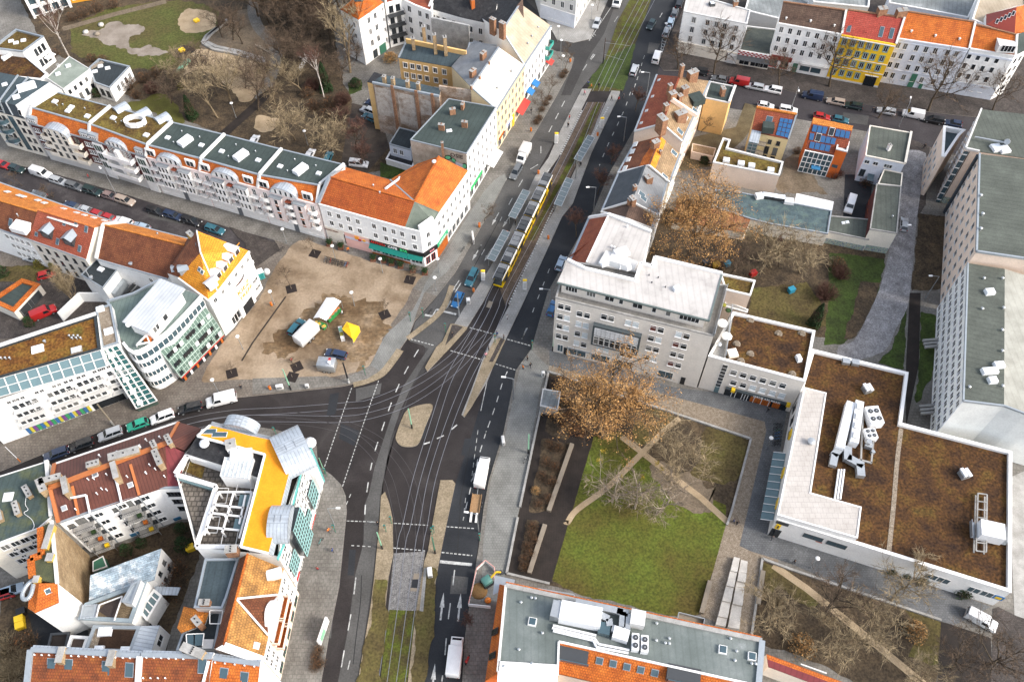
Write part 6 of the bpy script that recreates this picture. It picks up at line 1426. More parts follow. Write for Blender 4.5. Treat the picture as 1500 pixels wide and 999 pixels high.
rim(r,[f_,d,c],.6,.5,WHITE,'fire_wall',.25);rim(r,[e_,f_],.5,.4,ZINC,'gutter',0);rim(r,[a,d],.25,.2,WHITE,'roof_edge',.1);roofwin(r,[e_,a,d],'g453,326',1.0,1.1,WHITE,GLASSB)
k=MB();q=W('g500,555 g545,480 g720,540 g690,600',17.3);k.prism([(p.x,p.y)for p in q],17.0,17.9);k.build('plant_deck',OFFW,r)
for s in('g575,455','g590,460','g610,470','g660,345'):vent(r,W1(s,17.2),.15,.6,WHITEM)
for s,w_ in(('g630,490',3.0),('g625,565',1.2),('g665,570',1.2),('g525,550',1.3)):skylight(r,W1(s,17.9),w_,w_*.7,.4,.9,'roof_unit',WHITEM)
def row_house(lab,le,ri,re,he,hr,tl,tr_,wm_,wins=(),winr=(),chim=()):
 (la,lb),(ra,rb_),(ea,eb)=W(le,he),W(ri,hr),W(re,he)
 r=house('town_house',lab,'house',[la,ea,eb,lb],'old row east of the avenue')
 walls(r,[la,ra,ea,eb,rb_,lb],wm_)
 roof(r,[[la,ra,rb_,lb]],tl);roof(r,[[ra,ea,eb,rb_]],tr_,name='rear_roof')
 rim(r,[la,lb],.4,.3,ZINC,'gutter',0);rim(r,[ea,eb],.4,.3,ZINC,'gutter',0);rim(r,[ra,rb_],.4,.2,tl,'ridge_tiles',.08);rim(r,[la,ra,ea],.4,.35,OFFW,'verge',.12)
 for s in wins:roofwin(r,[la,ra,rb_],s,1.5,1.0,WHITE,flat('pale_glass',(.5,.52,.52)))
 for s in winr:roofwin(r,[ra,ea,eb],s,1.2,1.8,WHITE,GLASSB)
 for s,w_,d_,h_ in chim:chimney(r,on_plane(s,ra,ea,eb),w_,d_,h_,.5,None,1.5,2)
 f=Face(r,lb,la);f.win(6,[2,5,8],1.0,1.5,trim=OFFW);f=Face(r,ea,eb);f.win(5,[3,6,9],1.0,1.5)
 return r,f
row_house('dark brown roofed narrow house between slate gable and white roof','g520,262 g535,245','g655,300 g690,205','g790,352 g815,298',11,14.6,TILEDB,TILEDB,WALLG,chim=(('g688,212',1,1.4,1.5),))
row_house('house with blue slate roof on avenue side and grey roof behind','M265,980 M368,747','M447,925 M535,698','M612,1010 M675,802',10.8,15.0,SLATE,SLATEG,WALLC,winr=('M515,880','M525,905'),chim=(('M555,800',1.6,1.2,1.6),('M470,850',.7,.7,1.2),('M450,925',1.6,.9,1.0)))
ORSTR=TILEY
r,_=row_house('house with brown and orange striped roof and sand coloured rear slope','M365,746 M470,556','M560,700 M632,515','M688,805 M757,625',10.8,14.6,TILEB,TILET,WALLC,wins=('M475,565','M457,610','M432,660','M410,715'),winr=('M658,770','M718,620'),chim=(('M600,575',1.6,1.2,1.4),('M630,625',.5,.5,1.0)))
la,ra,rb_=W1('M365,746',10.8),W1('M560,700',14.6),W1('M632,515',14.6);lb=W1('M470,556',10.8)
MB().slab3([lerp(la,ra,.66)+Vector((0,0,.06)),ra+Vector((0,0,.06)),rb_+Vector((0,0,.06)),lerp(lb,rb_,.66)+Vector((0,0,.06))],.05).build('orange_strip',TILEO,r)
ea,eb=W1('M688,805',10.8),W1('M757,625',10.8);MB().slab3([ra+Vector((0,0,.06)),lerp(ra,ea,.28)+Vector((0,0,.06)),lerp(rb_,eb,.28)+Vector((0,0,.06)),rb_+Vector((0,0,.06))],.05).build('orange_strip',ORSTR,r)
r,_=row_house('long red tiled house with pink gable and many chimneys on tan rear roof','M470,485 M610,128','M642,440 M752,140','M768,548 M943,168',12.2,16.0,TILER,TILET,WALLPE,wins=(),winr=('M755,485','M785,390','M848,355'),chim=(('M635,460',1.4,2.4,3.0),('M705,275',1.6,1.2,1.6),('M780,245',1.6,1.2,1.8),('M830,150',2.4,1.4,2.0),('M755,410',2.6,1.6,2.2),('M665,340',1.0,1.0,1.2),('M760,125',.8,.8,2.6),('M750,290',1,1,1.6),('M690,220',.9,.9,1.4)))
for s in('M623,162','M583,265','M545,355','M512,432'):roofwin(r,W('M470,485 M642,440 M752,140',12.2)[:1]+W('M642,440 M752,140',16.0),s,.8,.7,OFFW,STEEL,'roof_hatch')
k=MB();P_=[W1('M642,440',16.0),W1('M768,548',12.2),W1('M943,168',12.2)];k.bar(on_plane('M700,290',*P_)+Vector((0,0,.4)),on_plane('M858,395',*P_)+Vector((0,0,.4)),.7,.9);k.build('party_wall',WALLPE,r)
p=on_plane('M855,295',*P_);MB().box(p+Vector((0,0,.6)),(3.2,3,1.6),.4).build('dormer',FELTG,r)
p=W('M945,168 M1102,200 M1064,302 M912,270',10.4);r=house('town_house','ochre house with green grey flat roof and blank orange wall','house',p);block(r,p,10.4,WALLO,FELTG,OFFW,.2,.25);chimney(r,W1('M1018,255',10.2),.9,1.4,2.2,.2,None,.3,2);k=MB();rim(r,[p[1],p[2]],.6,.5,OFFW,'fire_wall',.1)
p=W('M835,560 M980,590 M965,640 M830,610',2.5);r=house('garden_shed','small tan garden shed in yard behind the long red tiled house','shed',p);block(r,p,2.5,WALLPE,TILET,WALLPE,.1,.1);Face(r,p[3],p[2]).win([.6],[1.3],1.6,1.2,frame=BROWN if False else DARK)
p=W('c968,62 c1312,130 c1330,55 c990,-40',12.6);r=house('corner_house','white corner house with white flat roof at the top of the crossing','house',p)
block(r,p,12.6,WALLW,WHITEF,OFFW,.3,.3);F=Face(r,p[0],p[1]);F.win([.18,.4,.54,.67,.85],[10.6,7.7,4.9],1.0,1.7,trim=OFFW);F.box(0,F.L,3.3,3.6,.2,WALLC,'ledge');F.win([.12,.3,.75],[1.8],2.2,2.4,frame=TILER,sill=False);F.box(F.L*.82,F.L*.93,.1,2.6,.2,OFFW,'door');F.box(.2,F.L*.8,.1,3.3,.06,WALLC,'shop_front')
Face(r,p[3],p[0]).win(5,[10.6,7.7,4.9,1.8],1.0,1.7,trim=OFFW);skylight(r,W1('c1120,30',12.3),1.4,1.4,.2,.8,'roof_unit',DARK);chimney(r,W1('c1245,35',12.3),1.2,.9,1.5,.2,None,.2,2)
p=W('c1266,272 c1442,302 c1478,160 c1308,140',4.6);r=house('shop_building','low shop with dark flat roof and red and white checked fascia','shop',p)
block(r,p,4.6,WALLC,mat('mossy_dark_felt',[(.3,(.05,.06,.055)),(.6,(.09,.10,.085)),(.8,(.14,.14,.10))],scale=.5,rough=.8,fine=.3),OFFW,.3,.3);F=Face(r,p[0],p[1]);F.box(0,F.L,3.3,4.6,.15,WHITE,'fascia');k=MB();n=15
for i in range(n):
 for j in range(3):
  if(i+j)%2==0:F.box(F.L*i/n,F.L*(i+1)/n,3.35+j*.4,3.75+j*.4,.03,None,'',mb=k,out=.15)
k.build('check_pattern',flat('check_red',(.42,.03,.04)),r);F.win([.25,.6,.85],[1.6],2.6,2.4,frame=OFFW,glass=GLASS,sill=False);k=MB().slab3([F.at(0,3.2,.1),F.at(F.L,3.2,.1),F.at(F.L,2.6,1.4),F.at(0,2.6,1.4)],.06);k.build('awning',DARK,r)
def ne(lab,ev,rd,he,hr,tm,wm_,nw,rows,ww=1.0,wh=1.7,trim=None,ground=None,vents=(),wins=(),frame=None,cols=2):
 a,b=W(ev,he);c,d=W(rd,hr);n_=(b-a).normalized();bk=Vector((-n_.y,n_.x,0))*(c-a).dot(Vector((-n_.y,n_.x,0)))
 ea,eb=a+bk*2,b+bk*2
 r=house('town_house',lab,'house',[a,b,eb,ea],'coloured row on the north-east street')
 walls(r,[a,b,d,eb,ea,c],wm_);roof(r,[[a,b,d,c]],tm);roof(r,[[c,d,eb,ea]],tm,name='rear_roof')
 rim(r,[a,b],.5,.35,wm_,'cornice',-.1);rim(r,[b,d],.5,.4,OFFW,'fire_wall',.15);rim(r,[c,d],.4,.25,CHIM,'ridge_tiles',.08)
 F=Face(r,a,b);F.win(nw,rows,ww,wh,trim=trim,frame=frame or WHITE,cols=cols)
 for s in vents:vent(r,on_plane(s,a,b,d),.22,.5,OFFW)
 for s in wins:roofwin(r,[a,b,d],s,1.0,2.6,ZINC,GLASSB)
 return r,F,(a,b,c,d)
r,F,P_=ne('white house with dark brown tiled roof and shop next to check fascia','d150,125 d492,185','d175,12 d515,58',13.6,18,TILEDB,WALLW,7,[11.8,9.0,6.2],trim=None,vents=('d190,105','d322,120','d450,145'))
F.win([.62,.8],[1.9],2.6,2.0,frame=OFFW,glass=GLASSB,sill=False,cols=1);F.box(F.L*.52,F.L*.98,3.1,3.7,.9,OFFW,'canopy');F.box(F.L*.02,F.L*.38,2.9,4.2,.3,flat('pub_red',(.25,.03,.02)),'fascia');F.win([.1,.28],[1.7],2.0,2.2,frame=RED);F.box(F.L*.42,F.L*.5,.1,2.8,.1,GREENM,'door')
TURQ=flat('turquoise_trim',(.10,.33,.33))
r,F,P_=ne('yellow house with turquoise window heads and pink red roof','d492,190 d786,242','d528,55 d832,98',13.4,17.6,TILERED,WALLY,[.09,.25,.4,.55,.69,.86],[11.6,8.7,5.8],trim=TURQ,wins=('d533,148','d707,175','d762,183'))
F.win([.09,.25,.4,.55],[2.5],1.0,1.7,trim=TURQ);F.box(F.L*.7,F.L*.92,.1,3.2,.1,GLASS,'gate');F.box(F.L*.68,F.L*.94,3.2,3.4,.2,WHITE,'gate_frame');F.ledges([4.2,7.2],WALLC,.15);F.box(0,F.L,12.9,13.1,.5,OFFW,'frieze');F.box(.0,F.L,.1,.6,.06,OFFW,'plinth')
for s,w_ in(('d705,75',2.2),('d810,85',2.6)):chimney(r,W1(s,17.6),w_,1.4,1.6,.15,None,1,3)
r,F,P_=ne('pale blue house with wide orange roof and dark green door','d790,207 d1182,266','d832,62 d1215,122',13.6,18,TILEO,WALLB,[.06,.16,.32,.45,.58,.75,.87],[11.6,8.7,5.8,2.7],vents=('d868,175','d998,200','d1128,218'),frame=OFFW)
F.box(F.L*.42,F.L*.5,.1,4.2,.12,GREENM,'door');F.box(F.L*.58,F.L*.63,.1,1.6,.12,GREENM,'cellar_door');F.ledges([4.5,12.6],WALLB,.14);rim(r,[P_[0],P_[2]],.7,.6,ZINC,'fire_wall',.2)
r,F,P_=ne('white blue corner house with orange roof and cut in roof terrace','d1190,262 d1432,302','d1218,135 d1440,190',13.8,17.5,TILEO,WALLW,[.06,.26,.47,.68],[11.6,8.7,5.8,2.7],trim=None,cols=1)
F.box(0,F.L,.1,3.9,.05,WALLB,'ground_floor');F.ledges([12.4],WALLB,.2,.5);k=MB();c=on_plane('d1375,255',P_[0],P_[1],P_[3]);k.box(c+Vector((0,0,.3)),(4.2,3.0,2.0),-.1);o=k.build('roof_terrace',OFFW,r);window(r,c+Vector((0,-1.6,.6)),-.15,3.2,1.8,WHITE,GLASS,4,1,False,parent=o)
q0,q1=P_[1],W1('d1500,268',13.8);F2=Face(r,q0,q1);k=MB().poly([(q0.x,q0.y,0),(q1.x,q1.y,0),(q1.x,q1.y,13.7),(q0.x,q0.y,13.7)]);k.build('corner_wall',WALLW,r);F2.win([.3,.7],[11.6,8.7,5.8,2.7],1.0,1.7,cols=1)
roof(r,[[q0,q1,W1('d1500,170',16.5),P_[3]]],FELTG,name='corner_roof')
for i,(s,h,m,dk,lab)in enumerate((('c1300,55 c1480,100 d330,15 d200,-60 c1330,-60',5,OFFW,FELTL,'low pale yard building behind the dark roofed check shop'),('d340,10 d640,40 d650,-60 d330,-60',8,OFFW,FELTL,'grey white rear building behind the brown roofed white house'),('d750,15 d1180,95 d1250,-60 d760,-60',7,WALLB,FELTL,'pale blue grey hall behind the wide orange roof'),('d1200,105 d1275,135 d1500,80 d1500,-80 d1260,-80',13,WALLW,TANF,'white rear building with tan flat roof at the top right corner'))):
 p=W(s,h);r=house('rear_building',lab,'building',p);block(r,p,h,m,dk,WHITE)
 if i==3:
  f=Face(r,p[0],p[1]);f.win(3,[11,8,5],1.0,1.6)
a,b,c,d=W('d1275,80 d1440,35 d1500,150 d1440,160',15);r=house('rear_building','orange roofed attic house with red dormer rows in the top right corner','building',W('d1275,80 d1440,160 d1500,160 d1440,35',15));p=W('d1275,135 d1430,185 d1520,170 d1520,20 d1440,30 d1275,80',14)
walls(r,p,WALLW);top=W('d1440,40',18)[0];roof(r,[[p[0],p[1],top,p[5]]],flat('attic_red',(.33,.05,.03)),name='red_attic');roof(r,[[p[1],p[2],p[3],top]],TILEO);
for i in range(5):roofwin(r,[p[0],p[1],top],'d%d,%d'%(1335+i*22,118-i*11),.7,1.2,WHITE,GLASS)
a,b,c,d=W('H345,228 H578,276 H630,120 H378,76',8.4);c,d=W('H630,120 H378,76',12.2)
r=house('solar_house','tan house with brown tiled roof and one block of blue solar panels','house',[a,b,c,d]);lo=[Vector((c.x,c.y,12)),Vector((d.x,d.y,12))]
WALLTAN=wallm('tan_render',(.66,.52,.28));walls(r,[a,b]+[c,d],WALLTAN);roof(r,[[a,b,c,d]],TILER);rim(r,[c,d],.6,.4,TILEMID,'ridge_tiles',.1);rim(r,[b,c],.35,.3,ZINC,'verge',.1)
k=MB();PL=[a,b,c]
def panels(r,PL,quad,nx,ny):
 q=[on_plane(s,*PL)for s in quad];n=nrm(PL);n=n if n.z>0 else-n;k=MB()
 for i in range(nx):
  for j in range(ny):
   f=lambda u,v:lerp(lerp(q[0],q[1],u),lerp(q[3],q[2],u),v)+n*.16
   e=.06;P=[f((i+x)/nx,(j+y)/ny)for x,y in((e,e),(1-e,e),(1-e,1-e),(e,1-e))];o=MB().slab3(P,.08).build('solar_panel',flat('solar_blue',(.035,.15,.36),rough=.12,spec=.6),r)
panels(r,PL,('H527,140','H608,153','H577,270','H498,250'),3,4)
roofwin(r,PL,'H458,153',1.5,1.6);p=on_plane('H445,205',*PL);MB().box(p+Vector((0,-.5,.5)),(2.6,2.2,1.8),-.15).build('dormer',FELTG,r)
F=Face(r,a,b);F.win([.55,.78],[6.6],.9,1.2,frame=DARK);F.win([.53,.76],[4.0],1.1,2.2,frame=DARK);F.win([.53,.76],[1.4],1.1,2.0,frame=DARK)
for z in(3.4,6.2):F.balcony(F.L*.32,z,2.6,1.6,WOODB,DARK)
k=MB();F.box(.1,F.L*.24,.1,7.6,2.4,None,'',mb=k);o=k.build('glass_tower',GLASST,r);k=MB()
for z in range(0,8):F.box(.05,F.L*.245,z+.0,z+.12,2.5,None,'',mb=k)
for t in(0,.12,.24):F.box(F.L*t,F.L*t+.12,.1,7.6,2.5,None,'',mb=k)
k.build('glazing_bars',STEEL,o);k=MB().slab3([F.at(0,9.0,0),F.at(F.L*.26,9.0,0),F.at(F.L*.26,7.7,2.7),F.at(0,7.7,2.7)],.12);k.build('glass_roof',ZINCL,r)
a,b,c,d=W('H686,338 H864,374 H968,268 H725,178',7.0);c,d=W('H978,222 H727,178',12.0);c2,d2=W('H986,192 H736,138',12.6)
r=house('solar_house','house with roof full of blue solar panels above glazed front and orange wall','house',[a,W1('H960,300',7),c2,d2]);be=W1('H950,300',8.0)
bb_=b+(c-d).normalized()*((c-d).length-(b-a).length)
walls(r,[a,bb_,c2,d2],WALLOR,drop=.3);roof(r,[[a,bb_,c,d]],TILER);roof(r,[[d,c,c2,d2]],TILEMID,name='top_strip');PL=[a,b,d]
panels(r,PL,('H735,180','H828,197','H815,245','H722,228'),3,1);panels(r,PL,('H880,207','H970,225','H960,275','H868,258'),3,1);panels(r,PL,('H715,232','H745,238','H735,285','H707,280'),1,1);panels(r,PL,('H785,248','H882,268','H870,312','H775,295'),3,1);panels(r,PL,('H716,287','H848,312','H836,357','H705,332'),4,1)
for s in('H850,228','H766,264'):roofwin(r,PL,s,1.2,1.9,WHITE,GLASS)
F=Face(r,a,b);k=MB();F.box(.1,F.L-.1,.1,6.8,.2,None,'',mb=k);o=k.build('glazed_front',GLASSB,r);k=MB()
for i in range(7):F.box(F.L*i/6-.06,F.L*i/6+.1,.1,6.9,.3,None,'',mb=k)
for z in(.1,1.7,3.3,4.9,6.7):F.box(.05,F.L-.05,z,z+.14,.31,None,'',mb=k)
k.build('glazing_bars',WHITE,o);F.box(F.L*.4,F.L*.72,2.7,2.9,1.4,flat('blue_canopy',(.05,.25,.5)),'canopy')
q=W('H880,335 H950,352 H963,290 H892,280',9.0);block(r,q,9.0,WALLOR,OFFW,OFFW,.3,.5,0,'stair_wall','stair_roof');Face(r,b,q[1]).box(.5,1.8,3.4,4.3,.08,GLASSB,'window_strip')
p=W('P72,518 P372,570 P328,797 P40,738',8.2);r=house('town_house','white blue house with grey green flat roof and lilac side wall','house',p)
block(r,p,8.2,WALLB,FELTS,WALLC,.2,.2);F=Face(r,p[3],p[2]);F.win([.1,.32,.6,.68],[6.4],1.1,1.0,frame=OFFW);F.win([.1,.62],[3.0],1.2,2.0,frame=DARK);chimney(r,W1('P203,700',8),.6,.8,1.6,.3,WHITE,.3,1);rim(r,[p[1],p[2]],.5,.5,WALLC,'fire_wall',.1);k=MB().slab3([F.at(F.L*.25,3.2,.1),F.at(F.L*.42,3.2,.1),F.at(F.L*.42,2.6,1.8),F.at(F.L*.25,2.6,1.8)],.08);k.build('porch_roof',GLASSB,r);Face(r,p[0],p[3]).box(0,30,.1,8,.03,wallm('lilac_render',(.55,.38,.46)),'lilac_wall')if False else None
p=W('h722,30 h822,50 h815,122 h690,108',5.4);block(r,p,5.4,WALLB,FELTS,WALLC,.2,.2,0,'lean_to_wall','lean_to_roof')
p=W('h682,108 h815,122 h792,376 h646,352',7.0);r=house('workshop','long workshop with grey green flat roof beside the cobbled drive','workshop',p);block(r,p,7.0,WALLC,FELTS,CONC,.2,.2);Face(r,p[0],p[3]).win(5,[3.2],1.6,1.6,frame=TILER);F=Face(r,p[0],p[3]);F.box(.1,F.L-.1,.1,6.6,.05,WALLMR,'maroon_wall');vent(r,W1('h765,290',7),.15,.5)
GRAF=mat('graffiti_paint',[(.30,(.50,.46,.40)),(.42,(.06,.16,.30)),(.47,(.55,.52,.46)),(.53,(.10,.36,.22)),(.58,(.60,.58,.55)),(.66,(.35,.30,.10)),(.75,(.04,.05,.07))],scale=1.4,rough=.8,fine=.2,detail=2,dist=1.5)
F=Face(r,p[3],p[2]);F.box(.05,F.L-.05,.15,1.9,.04,GRAF,'graffiti')
p=W('h424,280 h644,300 h640,410 h412,364',4.0);r=house('garages','low garages with dark flat roof and graffiti wall beside the workshop','garage',p);block(r,p,4.0,WALLC,FELTS,CONC,.2,.2);F=Face(r,p[3],p[2]);F.box(.2,F.L-.1,.15,1.7,.04,GRAF,'graffiti')
for s in('h500,322','h522,318'):skylight(r,W1(s,3.8),.8,.7,.2,.2)
p=W('H120,590 H250,602 H852,722 H828,868 H470,806 H345,775 H120,700',4.2);r=house('warehouse','long low warehouse with patched teal grey flat roof behind the bare trees','warehouse',p);block(r,p,4.2,WALLC,mat('patched_teal_felt',[(.3,(.065,.10,.11)),(.5,(.10,.145,.155)),(.62,(.14,.20,.18)),(.75,(.085,.12,.13))],scale=.5,rough=.8,fine=.2,pat=('brick',3,1.2,.85,.15,.05)),ZINC,.25,.3);skylight(r,W1('H392,640',4),1.8,1.5,.2,.9,'roof_unit',WHITEM)
for s,w_ in(('H460,640',4),('H520,650',3),('H580,672',2.2)):skylight(r,W1(s,4),w_,1.6,-.2,.8,'roof_unit',DARK if w_>2.5 else WHITEM)
a,b,c,d=W('H-120,650 H345,775 H300,865 H-160,800',4.0);r=house('shed_building','long shed with worn brown orange tiled roof under the orange tree','shed',[a,b,c,d]);c,d=W('H305,862 H-150,790',2.6);walls(r,[a,b,c,d],WALLC);roof(r,[[a,b,c,d]],tiles('worn_tiles',(.26,.10,.045),(.40,.16,.07),(.48,.22,.10)))
p=W('H105,420 H168,265 H216,277 H196,328 H548,416 H524,502',6.2);r=house('low_building','beige low building with mossy flat roof and four white skylights','building',p);block(r,p,6.2,WALLPE,MOSSG,OFFW,.4,.5)
for s in('H188,412','H280,432','H346,446','H466,474'):skylight(r,W1(s,5.8),1.6,1.3,-.2,.6)
p=W('H632,616 H862,668 H852,722 H618,676',3.4);r=house('container','long white trailer box standing beside the teal warehouse roof','container',p);block(r,p,3.4,WHITE,WHITE,WHITE,.05,.04,.4);MB().prism([(q.x,q.y)for q in p],.1,.5).build('chassis',DARK,r)
p=W('R1035,358 R1478,466 R1425,742 R895,602 R915,500 R1000,330',11.6);p=W('R1030,362 R1478,466 R1425,744 R892,604 R925,495 R985,520',11.6)
p=W('R1028,362 R1478,466 R1425,744 R892,604',11.6);r=house('office_wing','low greige office wing with brown moss roof beside the white roofed block','building',p)
block(r,p,11.6,WALLG,MOSS,WHITE,.45,.6);MB().poly([(q.x,q.y,11.55)for q in ccw(W('R905,600 R985,618 R1030,372 R1015,365',11.6))]).build('terrace',PAVEL,r)
F=Face(r,p[3],p[2]);L=F.L;random.seed(4)
for i,x in enumerate((1052,1107,1162,1217,1273,1327)):
 for z in(8.3,5.0):window(r,F.at(L*(x-892+(8.3-z)*6)/535,z,.02),F.rz,1.25,1.7,WHITE,GLASS if z>6 or i<2 else flat('blind_white',(.6,.66,.68),rough=.4),1,2,True)
window(r,F.at(L*.195,6.2,.02),F.rz,1.1,8.0,WHITE,GLASS,1,7,False);F.box(L*.17,L*.22,.1,2.4,.06,GLASST,'door')
F.box(L*.28,L*.95,.1,2.8,.06,GLASS,'shop_window');F.box(L*.28,L*.97,2.8,3.2,.5,flat('fascia_grey',(.07,.09,.10)),'fascia');F.text('HAUS AM PARK',L*.72,3.0,.75,WHITE,.54);k=MB()
for t in(.36,.40,.47,.5,.53,.6,.68,.76):F.box(L*t-.06,L*t+.06,.1,2.8,.14,None,'',mb=k)
k.build('glazing_bars',WHITE,r)
for t in(.56,.64,.7,.8):F.box(L*t,L*t+1.4,.3,2.3,.12,TILEO,'poster')
for t in(.34,.93):F.box(L*t,L*t+.7,2.6,3.4,.7,YELLOW,'shop_sign')
for s in('R1120,412','R1275,485','R1402,485','R1045,542','R1120,597','R1068,636','R1350,708'):MB().tube(W1(s,11.0),W1(s,11.15),.8,.7,10).tube(W1(s,11.15),W1(s,11.4),.3,.3,8).build('roof_drain',GRAVEL,r)
skylight(r,W1('R1022,595',11.0),2.0,1.9,.2,.6,'skylight',CREAMF);skylight(r,W1('R1384,625',11.0),.9,1.4,.2,.9,'roof_unit',WHITEM)
rim(r,W('R1022,330 R985,610',12.2),.12,1.0,STEEL,'terrace_rail')
for s,m in(('R968,425',WHITE),('R992,497',WHITE),('R975,325',LEAFY),('R1000,355',LEAFG),('R950,540',STEEL)):MB().sphere(W1(s,12.4),1.1 if m is WHITE else .6,8,0,.35).build('parasol' if m is WHITE else 'planter',m,r)
p=W('R955,148 R1150,190 R1124,272 R985,240',10);r=house('annex','small annex with mossy flat roof and white parapet behind the office block','annex',p);block(r,p,10,WALLPE,MOSSG,WHITE,.3,.5)
q=W('R985,300 R1110,350 R1105,365 R980,330',6);block(r,q,6,WALLPE,CONC,WHITE,.2,.2,0,'stair_wall','stair_roof')
main=W('N175,28 N526,113 N502,298 N905,402 N903,917 N330,738 N45,650 N135,162',7.0)
r=house('supermarket','big low supermarket with brown moss roof white parapet and roof plant','building',main);block(r,main,7.0,WALLW,MOSS,WHITE,.55,.7)
cr=W('N145,168 N226,188 N169,553 N354,605 N340,718 N48,633',8.6);block(r,cr,8.6,WALLW,SLABP,WHITE,.2,.12,6.0,'upper_wall','slab_roof')
F=Face(r,main[6],main[4]);L=F.L;lx=lambda x:L*(x-45)/858
for x in(185,275):window(r,F.at(lx(x)+.6,4.4,.02),F.rz,3.4,1.5,DARK,GLASSB,2,1,False)
for x in(620,665,775,822):window(r,F.at(lx(x)+1.2,3.6,.02),F.rz,2.0,1.9,WHITE,GLASSB,2,1,False)
F.box(lx(850)+1,lx(850)+2.6,2.9,4.4,.08,BLUE,'shop_sign');k=MB();F.box(lx(850)+1.3,lx(850)+2.3,3.2,4.0,.1,None,'',mb=k);k.build('shop_sign_mark',YELLOW,r)
F.box(.1,lx(85),.2,3.2,.1,GLASS,'entrance');F.box(.4,lx(72),3.6,5.4,.15,YELLOW,'shop_sign');F.box(.7,lx(66),4.0,5.0,.18,DARK,'shop_sign_mark');F.box(.1,lx(95),5.6,6.7,.1,DARK,'entrance_glazing');F.box(lx(215),lx(240),3.2,3.6,.03,flat('faded_red',(.6,.25,.2)),'wall_mark')
FL=Face(r,main[7],main[6]);q=[FL.at(FL.L*.48,4.2,.1),FL.at(FL.L*.97,4.2,.1),FL.at(FL.L*.97,3.4,2.2),FL.at(FL.L*.48,3.4,2.2)];MB().slab3(q,.08).build('glass_canopy',GLASST,r);k=MB()
for i in range(10):k.bar(lerp(q[0],q[1],i/9)+Vector((0,0,.1)),lerp(q[3],q[2],i/9)+Vector((0,0,.1)),.1,.1)
k.build('canopy_bars',WHITE,r);FL.win([.12,.22,.32],[4.2],1.6,2.0,frame=DARK)
for t in(.33,.62,.84):FL.box(FL.L*t,FL.L*t+1.6,4.6,6.2,.3,YELLOW,'shop_sign')
ribs=smooth(W('N500,318 N485,440 N472,600 N455,765',6.36),4);a_,b_=offset_line(ribs,.4),offset_line(ribs,-.4);k=MB()
for i in range(len(ribs)-1):k.poly([(p.x,p.y,6.36)for p in(b_[i],b_[i+1],a_[i+1],a_[i])])
k.build('gravel_strip',GRAVEL,r)
vent(r,W1('N167,372',8.5),.5,.9,STEEL)
def duct(k,pts,w,h,z):
 p=[Vector((q.x,q.y,z))for q in W(pts,7)]
 for a,b in zip(p,p[1:]):k.bar(a,b+(b-a).normalized()*w*.4,w,h)
hv=thing('ventilation_plant','silver air handling plant with bent ducts on supermarket moss roof','roof plant',W1('N310,350',6.35));hv.location.z=6.35;WLOC[hv.name]=Vector(hv.location)
k=MB();a_,b_=W('N308,235 N268,400',7);k.bar(Vector((a_.x,a_.y,7.6)),Vector((b_.x,b_.y,7.6)),1.5,1.8);k.build('air_handler',WHITEM,hv)
k=MB();a_,b_=W('N338,235 N318,385',7);k.bar(Vector((a_.x,a_.y,7.8)),Vector((b_.x,b_.y,7.8)),1.5,2.0);k.build('air_handler',WHITEM,hv)
k=MB();duct(k,'N275,395 N255,415 N248,450',1.3,1.0,7.2);duct(k,'N300,390 N300,430 N345,455 N348,488',1.4,1.1,7.3);k.build('duct',STEEL,hv)
k=MB();a_,b_=W('N283,465 N268,575',7)
for dx in(-.5,0,.5):k.tube((a_.x+dx,a_.y,6.7),(b_.x+dx,b_.y,6.7),.18,.18,7)
k.build('pipe',WHITEM,hv)
k=MB()
for t in(.15,.4,.62,.85):
 c=lerp(a_ if False else W1('N338,235',7),W1('N318,385',7),t);k.box((c.x,c.y,9.0),(1.3,.9,.3),1.2)
k.build('access_hood',OFFW,hv)
k=MB().bar(W1('N360,255',6.9),W1('N352,440',6.9),.3,.3).bar(W1('N405,300',6.9),W1('N390,445',6.9),.3,.3).bar(W1('N345,432',6.9),W1('N392,445',6.9),.3,.3);k.build('plinth',CONC,hv)
ch=thing('chiller','white four fan chiller beside the silver ducts on supermarket roof','roof plant',W1('N390,290',6.35));c=W1('N390,288',6.35);MB().box((c.x,c.y,7.4),(2.5,3.7,2.0),.1).build('casing',WHITEM,ch)
def fans(root,c,dx,dy,r_,z,rz,nx=2,ny=2):
 ca,sa=math.cos(rz),math.sin(rz)
 for i in range(nx):
  for j in range(ny):
   x,y=(i-(nx-1)/2)*dx,(j-(ny-1)/2)*dy;q=Vector((c.x+x*ca-y*sa,c.y+x*sa+y*ca,z));k=MB().tube(q,q+Vector((0,0,.12)),r_,r_,14)
   o=k.build('fan',DARK,root);MB().tube(q+Vector((0,0,.12)),q+Vector((0,0,.16)),r_*.3,r_*.3,8).build('hub',STEEL,o)
fans(ch,c,1.15,1.6,.46,8.4,.1)
ch=thing('chiller','smaller white chiller with four little fans below the big one','roof plant',W1('N380,350',6.35));c=W1('N380,350',6.35);MB().box((c.x,c.y,7.1),(2.1,2.1,1.5),.1).build('casing',WHITEM,ch);fans(ch,c,.95,.95,.34,7.85,.1)
pu=thing('pump_unit','grey pump and pipe cluster in front of the smaller chiller','roof plant',W1('N375,390',6.35));c=W1('N375,388',6.35);k=MB().box((c.x,c.y,7.0),(1.3,1.0,1.0),-.4).box((c.x+.6,c.y-1.2,6.8),(.6,.6,.8),.3).tube((c.x,c.y+.4,7.6),(c.x,c.y+.4,8.0),.6,.5,10);k.build('pump_body',STEEL,pu)
